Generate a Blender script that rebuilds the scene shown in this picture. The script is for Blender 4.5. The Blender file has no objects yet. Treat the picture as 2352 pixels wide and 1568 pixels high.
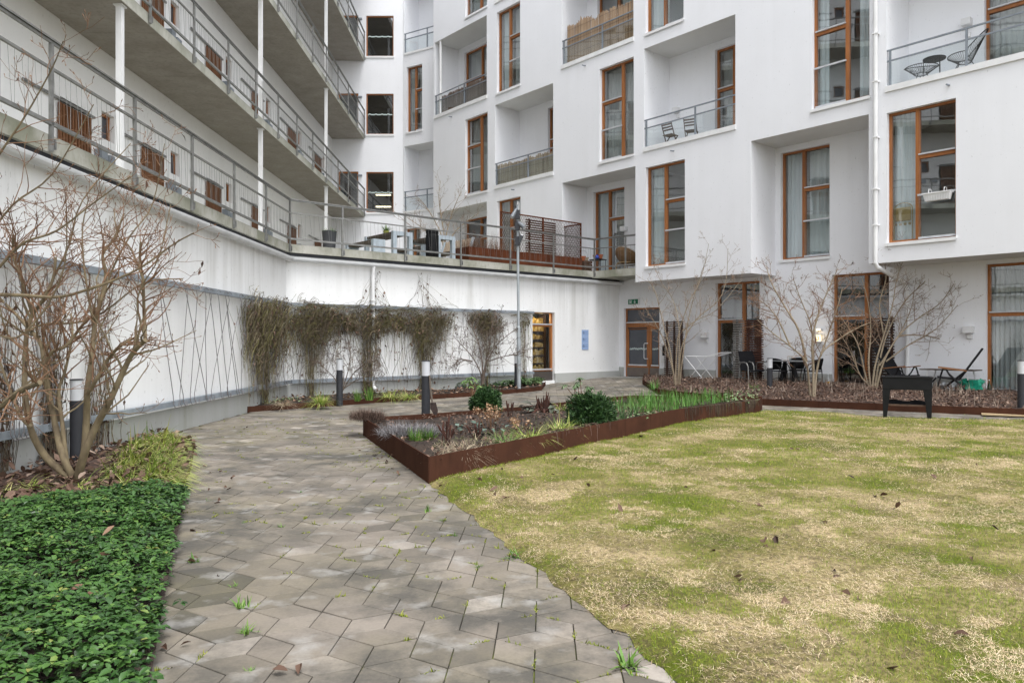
import bpy, bmesh, math, random
import numpy as np
from mathutils import Matrix, Vector
R = math.radians
random.seed(7)
rng = np.random.default_rng(11)
sc = bpy.context.scene
C = sc.collection
# ------------------------------------------------------------------ camera: level, 1.5 m above the paving
CAMZ = 1.5
F = 1728.0      # focal length in units of a 2352 px wide frame
cam = bpy.data.cameras.new("camera")
cam.sensor_width = 36.0
cam.lens = 36.0 * F / 2352.0
cam.clip_end = 500
cam.clip_start = 0.05
camo = bpy.data.objects.new("camera", cam)
C.objects.link(camo)
camo.location = (0, 0, CAMZ)
camo.rotation_euler = (R(90), 0, 0)
sc.camera = camo

def pt(x, y, Y):
    """measured point of the photograph at a known depth"""
    return ((x - 1176) / F * Y, Y, CAMZ - (y - 784) / F * Y)

def sstep(t):
    t = np.clip(t, 0, 1)
    return t * t * (3 - 2 * t)

def gz(X, Y):
    """height of the ground: flat near, rising gently to the doors"""
    s = .7639 * np.asarray(X) + .6454 * np.asarray(Y)
    return .24 * sstep((s - 14.5) / 6.0)

def G(x, y, dz=0.0):
    """photograph pixel on the ground"""
    lo, hi = .5, 60.0
    for i in range(60):
        Y = (lo + hi) / 2
        p = pt(x, y, Y)
        if p[2] > float(gz(p[0], p[1])) + dz: lo = Y
        else: hi = Y
    p = pt(x, y, lo)
    return (p[0], p[1], float(gz(p[0], p[1])) + dz)

# ------------------------------------------------------------------ mesh helpers
class MB:
    def __init__(s, T=None):
        s.v = []; s.f = []; s.T = T
    def add(s, vs, fs):
        n = len(s.v)
        if s.T: s.v += [tuple(s.T(*p)) for p in vs]
        else: s.v += [tuple(p) for p in vs]
        s.f += [tuple(i + n for i in f) for f in fs]
        return s
    def quad(s, a, b, c, d): return s.add([a, b, c, d], [(0, 1, 2, 3)])
    def box(s, x0, x1, y0, y1, z0, z1):
        return s.add([(x0,y0,z0),(x1,y0,z0),(x1,y1,z0),(x0,y1,z0),(x0,y0,z1),(x1,y0,z1),(x1,y1,z1),(x0,y1,z1)],
                     [(0,3,2,1),(4,5,6,7),(0,1,5,4),(1,2,6,5),(2,3,7,6),(3,0,4,7)])
    def bar(s, p, q, w, h, up=(0, 0, 1)):
        p = Vector(p); q = Vector(q); d = (q - p).normalized(); up = Vector(up)
        if abs(d.dot(up)) > .98: up = Vector((1, 0, 0))
        a = d.cross(up).normalized(); b = a.cross(d).normalized()
        vs = []
        for o in (p, q):
            for i, j in ((-1,-1),(1,-1),(1,1),(-1,1)):
                vs.append(o + a * (i * w / 2) + b * (j * h / 2))
        return s.add(vs, [(0,1,2,3),(7,6,5,4),(0,4,5,1),(1,5,6,2),(2,6,7,3),(3,7,4,0)])
    def tube(s, pts, r, n=6, cap=True):
        pts = [Vector(p) for p in pts]; m = len(pts)
        rs = [r] * m if isinstance(r, (int, float)) else list(r)
        vs = []; fs = []; a = None
        for i in range(m):
            t = (pts[min(i + 1, m - 1)] - pts[max(i - 1, 0)])
            t = t.normalized() if t.length > 1e-9 else Vector((0, 0, 1))
            if a is None:
                a = t.cross(Vector((0, 0, 1)) if abs(t.z) < .9 else Vector((1, 0, 0))).normalized()
            else:
                a = (a - t * a.dot(t))
                a = a.normalized() if a.length > 1e-6 else t.orthogonal().normalized()
            b = t.cross(a)
            for k in range(n):
                an = 2 * math.pi * k / n
                vs.append(pts[i] + (a * math.cos(an) + b * math.sin(an)) * rs[i])
        for i in range(m - 1):
            for k in range(n):
                fs.append((i*n+k, i*n+(k+1)%n, (i+1)*n+(k+1)%n, (i+1)*n+k))
        if cap:
            fs.append(tuple(range(n - 1, -1, -1))); fs.append(tuple((m-1)*n + k for k in range(n)))
        return s.add(vs, fs)
    def lathe(s, prof, n=20, c=(0, 0, 0)):
        vs = []; fs = []
        for r, z in prof:
            for k in range(n):
                a = 2 * math.pi * k / n
                vs.append((c[0] + r * math.cos(a), c[1] + r * math.sin(a), c[2] + z))
        for i in range(len(prof) - 1):
            for k in range(n):
                fs.append((i*n+k, i*n+(k+1)%n, (i+1)*n+(k+1)%n, (i+1)*n+k))
        fs.append(tuple(range(n - 1, -1, -1))); fs.append(tuple((len(prof)-1)*n + k for k in range(n)))
        return s.add(vs, fs)
    def prism(s, poly, z0, z1):
        n = len(poly); g0 = z0 if callable(z0) else (lambda x, y: z0); g1 = z1 if callable(z1) else (lambda x, y: z1)
        vs = [(x, y, g0(x, y)) for x, y in poly] + [(x, y, g1(x, y)) for x, y in poly]
        fs = [tuple(range(n - 1, -1, -1)), tuple(range(n, 2*n))] + [(i, (i+1)%n, n+(i+1)%n, n+i) for i in range(n)]
        return s.add(vs, fs)
    def build(s, name, mat, parent=None, smooth=False, bevel=0, local=False):
        me = bpy.data.meshes.new(name)
        vs = s.v
        if parent is not None and not local:
            inv = root_mat(parent).inverted()
            vs = [tuple(inv @ Vector(p)) for p in vs]
        me.from_pydata(vs, [], s.f)
        return finish(me, name, mat, parent, smooth, bevel)

def finish(me, name, mat, parent=None, smooth=False, bevel=0):
    me.materials.append(mat)
    me.polygons.foreach_set("use_smooth", [bool(smooth)] * len(me.polygons))
    if smooth:
        me.polygons.foreach_set("use_smooth", [True] * len(me.polygons))
        if not name.endswith('soil') and len(me.polygons) < 60000: me.set_sharp_from_angle(angle=R(42))
    me.update()
    o = bpy.data.objects.new(name, me)
    C.objects.link(o)
    if parent is not None: o.parent = parent
    if bevel:
        b = o.modifiers.new("bevel", 'BEVEL'); b.width = bevel; b.segments = 2; b.limit_method = 'ANGLE'; b.angle_limit = R(40)
        me.polygons.foreach_set("use_smooth", [True] * len(me.polygons))
        w = o.modifiers.new("wn", 'WEIGHTED_NORMAL')
    return o

def fast_mesh(name, verts, faces, mat, parent=None, attr=None, smooth=False):
    """numpy mesh: verts (n,3), faces (m,k) all the same size; attr = per-face float"""
    verts = np.asarray(verts, np.float32); faces = np.asarray(faces, np.int32)
    if parent is not None:
        l = np.array(root_mat(parent).inverted(), np.float32)
        verts = verts @ l[:3, :3].T + l[:3, 3]
    me = bpy.data.meshes.new(name)
    m, k = faces.shape
    me.vertices.add(len(verts)); me.vertices.foreach_set("co", verts.ravel())
    me.loops.add(m * k); me.loops.foreach_set("vertex_index", faces.ravel())
    me.polygons.add(m); me.polygons.foreach_set("loop_start", np.arange(0, m * k, k, dtype=np.int32))
    me.polygons.foreach_set("loop_total", np.full(m, k, np.int32))
    me.update(calc_edges=True)
    if attr is not None:
        a = me.attributes.new("rnd", 'FLOAT', 'FACE'); a.data.foreach_set("value", np.asarray(attr, np.float32))
    return finish(me, name, mat, parent, smooth)

def root_mat(o):
    while o.parent is not None: o = o.parent
    return Matrix.Translation(o.location) @ Matrix.Rotation(o.rotation_euler.z, 4, 'Z')

def tag(o, label=None, cat=None, group=None, kind=None):
    if label: o["label"] = label
    if cat: o["category"] = cat
    if group: o["group"] = group
    if kind: o["kind"] = kind
    return o
def thing(name, label, cat, loc=(0, 0, 0), rz=0.0, group=None):
    o = bpy.data.objects.new(name, None); C.objects.link(o)
    o.empty_display_size = .2
    o.location = loc; o.rotation_euler = (0, 0, rz)
    return tag(o, label, cat, group)
def copy_tree(o, parent=None):
    c = o.copy(); C.objects.link(c)
    if parent is not None: c.parent = parent
    for ch in list(o.children): copy_tree(ch, c)
    return c
def dup(o, loc, rz, label, group=None):
    c = copy_tree(o); c.location = loc; c.rotation_euler = (0, 0, rz); c["label"] = label
    if group: c["group"] = group
    return c

# ------------------------------------------------------------------ materials
def nd(nt, t, **kw):
    n = nt.nodes.new(t)
    for k, v in kw.items():
        if k.startswith('i_'): n.inputs[k[2:].replace('_', ' ')].default_value = v
        else: setattr(n, k, v)
    return n
def rgba(c): return (c[0], c[1], c[2], 1)
def base_mat(name, rough=.8, metallic=0, spec=.3):
    m = bpy.data.materials.new(name); m.use_nodes = True
    nt = m.node_tree; b = nt.nodes["Principled BSDF"]
    b.inputs["Roughness"].default_value = rough; b.inputs["Metallic"].default_value = metallic
    b.inputs["Specular IOR Level"].default_value = spec
    return m, nt, b
def noise(nt, scale, detail=4, vec=None, rough=.55):
    n = nd(nt, 'ShaderNodeTexNoise'); n.inputs['Scale'].default_value = scale; n.inputs['Detail'].default_value = detail
    n.inputs['Roughness'].default_value = rough
    if vec is not None: nt.links.new(vec, n.inputs['Vector'])
    return n.outputs['Fac']
def ramp(nt, fac, stops):
    r = nd(nt, 'ShaderNodeValToRGB'); e = r.color_ramp.elements
    while len(e) < len(stops): e.new(.5)
    for i, (p, c) in enumerate(stops):
        e[i].position = p; e[i].color = rgba(c) if len(c) == 3 else c
    nt.links.new(fac, r.inputs['Fac'])
    return r.outputs['Color']
def mixc(nt, a, b, fac, mode='MIX'):
    m = nd(nt, 'ShaderNodeMix', data_type='RGBA', blend_type=mode)
    for s, v in ((m.inputs[6], a), (m.inputs[7], b), (m.inputs[0], fac)):
        if hasattr(v, 'node'): nt.links.new(v, s)
        elif isinstance(v, (int, float)): s.default_value = v
        else: s.default_value = rgba(v)
    return m.outputs[2]
def coords(nt, scale=(1, 1, 1), kind='Object'):
    t = nd(nt, 'ShaderNodeTexCoord'); m = nd(nt, 'ShaderNodeMapping'); m.inputs['Scale'].default_value = scale
    nt.links.new(t.outputs[kind], m.inputs['Vector']); return m.outputs['Vector']
def bump(nt, b, h, strength=.3, dist=.01):
    n = nd(nt, 'ShaderNodeBump'); n.inputs['Strength'].default_value = strength; n.inputs['Distance'].default_value = dist
    nt.links.new(h, n.inputs['Height']); nt.links.new(n.outputs['Normal'], b.inputs['Normal'])
def simple(name, c1, c2=None, scale=6, rough=.8, metallic=0, stretch=(1, 1, 1), bmp=0, bscale=None, spec=.3, lo=.35, hi=.65, detail=5, bdist=.004):
    m, nt, b = base_mat(name, rough, metallic, spec)
    if c2 is None: c2 = tuple(x * .86 for x in c1)
    v = coords(nt, stretch)
    f = noise(nt, scale, detail, v)
    nt.links.new(ramp(nt, f, [(lo, c1), (hi, c2)]), b.inputs['Base Color'])
    if bmp: bump(nt, b, noise(nt, bscale or scale * 6, 4, v), bmp, bdist)
    return m
def leafy(name, stops, rough=.6, pscale=1.5, pamt=.35, trans=0.0, spec=.3, dark=None):
    """per-face random colour along a ramp, with a slow patchy variation"""
    m, nt, b = base_mat(name, rough, 0, spec)
    a = nd(nt, 'ShaderNodeAttribute', attribute_name="rnd")
    n = noise(nt, pscale, 3, coords(nt))
    mm = nd(nt, 'ShaderNodeMath', operation='MULTIPLY_ADD'); nt.links.new(n, mm.inputs[0]); mm.inputs[1].default_value = pamt * 2
    s = nd(nt, 'ShaderNodeMath', operation='SUBTRACT'); nt.links.new(a.outputs['Fac'], s.inputs[0]); s.inputs[1].default_value = pamt
    nt.links.new(s.outputs[0], mm.inputs[2])
    nt.links.new(ramp(nt, mm.outputs[0], stops), b.inputs['Base Color'])
    return m

MAT = {}
MAT['plaster'] = None
def plaster(name, col, stain, bstr=.25, streak=0.0, zdark=None):
    m, nt, b = base_mat(name, .9, 0, .15)
    v = coords(nt)
    c = ramp(nt, noise(nt, .7, 5, v), [(.3, col), (.75, tuple(x * .955 for x in col))])
    if streak:
        vs = coords(nt, (3.2, 3.2, .16))
        f = ramp(nt, noise(nt, 1.0, 7, vs, .65), [(.42, (0, 0, 0)), (.68, (1, 1, 1))])
        f2 = ramp(nt, noise(nt, .55, 3, v), [(.38, (.1, .1, .1)), (.62, (1, 1, 1))])
        ff = mixc(nt, (0, 0, 0), f, f2)
        if zdark:
            t = nd(nt, 'ShaderNodeTexCoord'); sx = nd(nt, 'ShaderNodeSeparateXYZ'); nt.links.new(t.outputs['Object'], sx.inputs[0])
            mr = nd(nt, 'ShaderNodeMapRange'); nt.links.new(sx.outputs['Z'], mr.inputs['Value'])
            mr.inputs['From Min'].default_value = zdark[0]; mr.inputs['From Max'].default_value = zdark[1]
            mr.inputs['To Min'].default_value = .25; mr.inputs['To Max'].default_value = 1.0
            ff = mixc(nt, (0, 0, 0), ff, mr.outputs[0])
        s = nd(nt, 'ShaderNodeMath', operation='MULTIPLY'); nt.links.new(ff, s.inputs[0]); s.inputs[1].default_value = streak
        c = mixc(nt, c, stain, s.outputs[0])
        # small dark specks of lichen
        sp = ramp(nt, noise(nt, 26, 3, coords(nt, (1, 1, .45))), [(.66, (0, 0, 0)), (.72, (1, 1, 1))])
        s2 = nd(nt, 'ShaderNodeMath', operation='MULTIPLY'); nt.links.new(sp, s2.inputs[0]); s2.inputs[1].default_value = .45
        c = mixc(nt, c, tuple(x * .6 for x in stain), s2.outputs[0])
    nt.links.new(c, b.inputs['Base Color'])
    h = mixc(nt, noise(nt, 2.5, 3, v), noise(nt, 130, 3, v), .35)
    bump(nt, b, h, bstr, .012)
    return m
MAT['facade'] = plaster('facade_plaster', (.80, .805, .83), (.52, .52, .51), .22, streak=.11)
MAT['gallery_wall'] = plaster('gallery_plaster', (.80, .80, .795), (.5, .5, .48), .15, streak=.10)
MAT['terrace_wall'] = plaster('terrace_plaster', (.80, .80, .795), (.38, .37, .33), .3, streak=.62, zdark=(1.2, 3.7))
MAT['plinth'] = plaster('plinth_concrete', (.42, .425, .41), (.26, .27, .2), .3, streak=.5)
def concrete(name, c1, c2, moss=0.0, rough=.85):
    m, nt, b = base_mat(name, rough, 0, .2)
    v = coords(nt)
    c = ramp(nt, noise(nt, 1.6, 8, v, .65), [(.3, c1), (.7, c2)])
    c = mixc(nt, c, tuple(x * .8 for x in c2), ramp(nt, noise(nt, 14, 4, coords(nt, (1, 1, .5))), [(.5, (0, 0, 0)), (.75, (.6, .6, .6))]))
    if moss:
        f = ramp(nt, noise(nt, 1.1, 6, v), [(.42, (0, 0, 0)), (.62, (moss, moss, moss))])
        c = mixc(nt, c, (.075, .085, .03), f)
    nt.links.new(c, b.inputs['Base Color']); bump(nt, b, noise(nt, 40, 4, v), .25, .006)
    return m
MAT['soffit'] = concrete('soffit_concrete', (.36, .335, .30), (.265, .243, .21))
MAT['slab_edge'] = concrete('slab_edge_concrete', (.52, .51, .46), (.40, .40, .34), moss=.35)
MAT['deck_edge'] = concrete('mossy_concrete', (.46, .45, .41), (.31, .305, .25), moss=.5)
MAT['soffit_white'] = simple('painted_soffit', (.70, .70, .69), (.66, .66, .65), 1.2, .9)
MAT['steel'] = simple('galvanised_steel', (.27, .27, .262), (.19, .19, .18), 9, .5, .55, bmp=.08)
MAT['steel_blue'] = simple('grey_painted_steel', (.27, .30, .33), (.22, .245, .27), 4, .5, .3)
MAT['trellis'] = simple('zinc_strip', (.30, .335, .37), (.20, .225, .25), 5, .6, .2, bmp=.1)
MAT['white_metal'] = simple('white_metal', (.78, .78, .78), (.70, .70, .70), 3, .45, 0)
MAT['gutter'] = simple('grey_white_gutter', (.66, .67, .68), (.50, .51, .52), 2.5, .4, 0, lo=.4, hi=.8)
MAT['alu'] = simple('aluminium_strip', (.62, .63, .65), (.52, .53, .55), 5, .4, .3)
def wood(name, c1, c2, rough=.5, axis=2, sc_=9, spec=.3):
    m, nt, b = base_mat(name, rough, 0, spec)
    st = [6, 6, 6]; st[axis] = .5
    v = coords(nt, tuple(st))
    c = ramp(nt, noise(nt, sc_ / 3, 7, v, .65), [(.3, c1), (.7, c2)])
    c = mixc(nt, c, tuple(x * .72 for x in c2), ramp(nt, noise(nt, 1.3, 3, coords(nt)), [(.45, (0, 0, 0)), (.8, (.8, .8, .8))]))
    nt.links.new(c, b.inputs['Base Color']); bump(nt, b, noise(nt, sc_, 4, v), .2, .003)
    return m
MAT['frame'] = wood('oiled_wood', (.39, .155, .05), (.26, .096, .031), .42)
MAT['gate'] = wood('slat_gate_wood', (.20, .088, .038), (.12, .05, .021), .6)
MAT['darkwood'] = wood('weathered_dark_slats', (.072, .040, .028), (.034, .02, .015), .75, 0)
MAT['redwood'] = wood('red_brown_slats', (.085, .030, .018), (.038, .015, .010), .7, 0)
MAT['greywood'] = wood('grey_planks', (.13, .105, .082), (.075, .06, .048), .8, 1)
MAT['paleslat'] = wood('pale_planks', (.40, .33, .25), (.30, .24, .18), .7, 1)
MAT['chairwood'] = wood('brown_chair_wood', (.12, .07, .045), (.07, .042, .03), .6)
MAT['reed'] = None
def glass(name, tint=(.82, .86, .86), lo=.10, fres=1.0):
    m = bpy.data.materials.new(name); m.use_nodes = True; nt = m.node_tree
    for n in list(nt.nodes): nt.nodes.remove(n)
    out = nd(nt, 'ShaderNodeOutputMaterial'); t = nd(nt, 'ShaderNodeBsdfTransparent'); g = nd(nt, 'ShaderNodeBsdfGlossy')
    t.inputs['Color'].default_value = rgba(tint); g.inputs['Roughness'].default_value = .015; g.inputs['Color'].default_value = (.93, .95, .97, 1)
    lw = nd(nt, 'ShaderNodeLayerWeight'); lw.inputs['Blend'].default_value = .5
    pw = nd(nt, 'ShaderNodeMath', operation='POWER'); nt.links.new(lw.outputs['Facing'], pw.inputs[0]); pw.inputs[1].default_value = 3.5
    mr = nd(nt, 'ShaderNodeMapRange'); nt.links.new(pw.outputs[0], mr.inputs['Value'])
    mr.inputs['To Min'].default_value = lo; mr.inputs['To Max'].default_value = fres
    b = nd(nt, 'ShaderNodeBump'); b.inputs['Strength'].default_value = .05; b.inputs['Distance'].default_value = .02
    nt.links.new(noise(nt, 1.4, 2, coords(nt)), b.inputs['Height'])
    nt.links.new(b.outputs['Normal'], g.inputs['Normal'])
    mx = nd(nt, 'ShaderNodeMixShader'); nt.links.new(mr.outputs[0], mx.inputs[0]); nt.links.new(t.outputs[0], mx.inputs[1]); nt.links.new(g.outputs[0], mx.inputs[2])
    nt.links.new(mx.outputs[0], out.inputs['Surface'])
    return m
MAT['glass'] = glass('window_glass', (.78, .83, .84), .24)
MAT['clear'] = glass('balustrade_glass', (.93, .955, .955), .07)
MAT['darkglass'] = glass('stair_glass', (.55, .6, .62), .22)
m, nt, b = base_mat('frosted_glass', .35, 0, .4)
nt.links.new(ramp(nt, noise(nt, 1.5, 3, coords(nt)), [(.3, (.085, .09, .105)), (.7, (.065, .07, .082))]), b.inputs['Base Color']); MAT['frosted'] = m
MAT['room'] = simple('room_wall', (.40, .39, .37), (.33, .32, .30), 1.0, .95)
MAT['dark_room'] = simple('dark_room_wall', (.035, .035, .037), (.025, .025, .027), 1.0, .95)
m, nt, b = base_mat('curtain_cloth', .9, 0, .1)
nt.links.new(ramp(nt, noise(nt, 2.0, 5, coords(nt, (6, 6, .15))), [(.3, (.80, .84, .84)), (.7, (.60, .65, .66))]), b.inputs['Base Color']); MAT['curtain'] = m
m, nt, b = base_mat('net_curtain', .9, 0, .1)
nt.links.new(ramp(nt, noise(nt, 2.0, 5, coords(nt, (6, 6, .15))), [(.3, (.60, .60, .58)), (.7, (.42, .43, .42))]), b.inputs['Base Color']); MAT['net'] = m
def corten(name, c1, c2, sc_=2.2):
    m, nt, b = base_mat(name, .9, 0, .06)
    v = coords(nt)
    c = ramp(nt, noise(nt, sc_, 8, v, .7), [(.3, c1), (.72, c2)])
    c = mixc(nt, c, tuple(x * .6 for x in c2), ramp(nt, noise(nt, 5, 4, coords(nt, (2, 2, .25))), [(.55, (0, 0, 0)), (.8, (.7, .7, .7))]))
    nt.links.new(c, b.inputs['Base Color']); bump(nt, b, noise(nt, 90, 3, v), .25, .003)
    return m
MAT['corten'] = corten('corten_steel', (.082, .035, .021), (.046, .021, .014))
MAT['corten_red'] = corten('rusty_planter_steel', (.13, .044, .022), (.07, .026, .015))
MAT['reed'] = leafy('reed', [(0, (.20, .125, .075)), (.35, (.36, .25, .16)), (.7, (.46, .34, .235)), (1, (.28, .18, .11))], .8, 1.2, .25)
MAT['reed_dark'] = leafy('dark_reed', [(0, (.09, .06, .045)), (.35, (.17, .12, .095)), (.7, (.26, .2, .16)), (1, (.11, .075, .06))], .8, 1.2, .25)
MAT['reed_pale'] = leafy('pale_reed', [(0, (.22, .17, .12)), (.4, (.36, .30, .22)), (.75, (.47, .41, .31)), (1, (.25, .19, .13))], .8, 1.2, .25)
MAT['black'] = simple('black_plastic', (.009, .009, .010), (.006, .006, .0065), 6, .5, 0, bmp=.1, spec=.2)
MAT['black_fabric'] = simple('black_mesh_fabric', (.010, .010, .012), (.006, .006, .007), 40, .85, 0, bmp=.2, spec=.15)
MAT['charcoal'] = simple('charcoal_paint', (.036, .037, .042), (.029, .030, .035), 8, .55, 0, bmp=.05)
MAT['pot'] = simple('charcoal_pot', (.06, .062, .068), (.042, .044, .048), 3, .7)
MAT['opal'] = simple('opal_lamp_glass', (.54, .55, .57), (.5, .51, .53), 2, .35)
MAT['terracotta'] = simple('terracotta', (.42, .13, .06), (.33, .1, .045), 5, .8)
MAT['zinc'] = simple('zinc_sheet', (.46, .52, .57), (.33, .385, .43), 7, .5, .15, lo=.3, hi=.7)
MAT['white_plastic'] = simple('white_plastic', (.72, .72, .72), (.66, .66, .66), 4, .5)
MAT['grey_lamp'] = simple('grey_lamp_housing', (.16, .175, .19), (.13, .14, .155), 4, .5, .2)
MAT['pole'] = simple('light_grey_pole', (.40, .43, .45), (.33, .36, .38), 5, .45, .3)

# ------------------------------------------------------------------ world, sun, view
w = bpy.data.worlds.new("World"); sc.world = w; w.use_nodes = True
nt = w.node_tree; bg = nt.nodes['Background']
sky = nt.nodes.new('ShaderNodeTexSky'); sky.sky_type = 'NISHITA'; sky.sun_disc = False
SUN_EL, SUN_AZ = R(70), R(152)     # high veiled sun, behind the camera to the left
sky.sun_elevation = SUN_EL; sky.sun_rotation = SUN_AZ
sky.air_density = 1.0; sky.dust_density = 1.6; sky.ozone_density = .6
hs = nt.nodes.new('ShaderNodeHueSaturation'); hs.inputs['Saturation'].default_value = .17
nt.links.new(sky.outputs[0], hs.inputs['Color']); nt.links.new(hs.outputs[0], bg.inputs['Color'])
bg.inputs['Strength'].default_value = .15
sl = bpy.data.lights.new("sun", 'SUN'); sl.energy = .8; sl.angle = R(28); sl.color = (1, .99, .97)
so = bpy.data.objects.new("sun", sl); C.objects.link(so)
sd = Vector((math.sin(SUN_AZ) * math.cos(SUN_EL), math.cos(SUN_AZ) * math.cos(SUN_EL), math.sin(SUN_EL)))
so.rotation_euler = sd.to_track_quat('Z', 'Y').to_euler(); so.location = (0, 0, 40)
sc.view_settings.view_transform = 'Standard'; sc.view_settings.look = 'None'
sc.view_settings.exposure = 1.62; sc.view_settings.gamma = 1
sc.cycles.use_denoising = True
sc.cycles.max_bounces = 10; sc.cycles.diffuse_bounces = 5; sc.cycles.transparent_max_bounces = 24; sc.cycles.glossy_bounces = 3
# ================================================================== BUILDINGS
class Frame:
    """a wall plane: u along it, d into it, z up"""
    def __init__(s, o, ang):
        s.o = o; s.e = (math.cos(ang), math.sin(ang)); s.n = (-math.sin(ang), math.cos(ang)); s.ang = ang
    def w(s, u, d, z):
        return (s.o[0] + s.e[0]*u + s.n[0]*d, s.o[1] + s.e[1]*u + s.n[1]*d, z)
    def hit(s, x, d=0.0):
        r = (x - 1176) / F
        k = (s.o[0]*s.n[0] + s.o[1]*s.n[1] + d) / (r*s.n[0] + s.n[1])
        return (r*k - s.o[0])*s.e[0] + (k - s.o[1])*s.e[1]
    def Y(s, x, d=0.0):
        r = (x - 1176) / F
        return (s.o[0]*s.n[0] + s.o[1]*s.n[1] + d) / (r*s.n[0] + s.n[1])
    def z(s, x, y, d=0.0): return CAMZ + (784 - y) / F * s.Y(x, d)

def wall_holes(mb, u0, u1, z0, z1, holes, d=0.0, step=None):
    us = sorted({u0, u1} | {min(max(v, u0), u1) for h in holes for v in h[:2]})
    zs = sorted({z0, z1} | {min(max(v, z0), z1) for h in holes for v in h[2:4]})
    for i in range(len(us) - 1):
        for j in range(len(zs) - 1):
            if us[i+1] - us[i] < 1e-6 or zs[j+1] - zs[j] < 1e-6: continue
            cu, cz = (us[i] + us[i+1]) / 2, (zs[j] + zs[j+1]) / 2
            if any(h[0] < cu < h[1] and h[2] < cz < h[3] for h in holes): continue
            mb.quad((us[i], d, zs[j]), (us[i+1], d, zs[j]), (us[i+1], d, zs[j+1]), (us[i], d, zs[j+1]))
def reveal(mb, h, d0, d1, sides='LRTB'):
    a, b, c, e = h
    if 'L' in sides: mb.quad((a, d0, c), (a, d0, e), (a, d1, e), (a, d1, c))
    if 'R' in sides: mb.quad((b, d0, e), (b, d0, c), (b, d1, c), (b, d1, e))
    if 'T' in sides: mb.quad((a, d0, e), (b, d0, e), (b, d1, e), (a, d1, e))
    if 'B' in sides: mb.quad((b, d0, c), (a, d0, c), (a, d1, c), (b, d1, c))

def curtain_mesh(fr, u0, u1, z0, z1, d, parent, amp=.035, mat='curtain', fold=.11, name='curtain'):
    n = max(8, int((u1 - u0) / fold * 8)); mb = MB(fr.w)
    ph = random.random() * 6
    vs = []; fs = []
    for i in range(n + 1):
        u = u0 + (u1 - u0) * i / n
        dd = d + amp * math.sin(2*math.pi*(u - u0)/fold + ph + .8*math.sin(u*5)) * (.6 + .4*math.sin(u*3.1 + ph))
        vs += [(u, dd, z0), (u + .01*math.sin(i), dd + .01, z1)]
    for i in range(n): fs.append((2*i, 2*i+2, 2*i+3, 2*i+1))
    mb.add(vs, fs); return mb.build(name, MAT[mat], parent, smooth=True)

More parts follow.
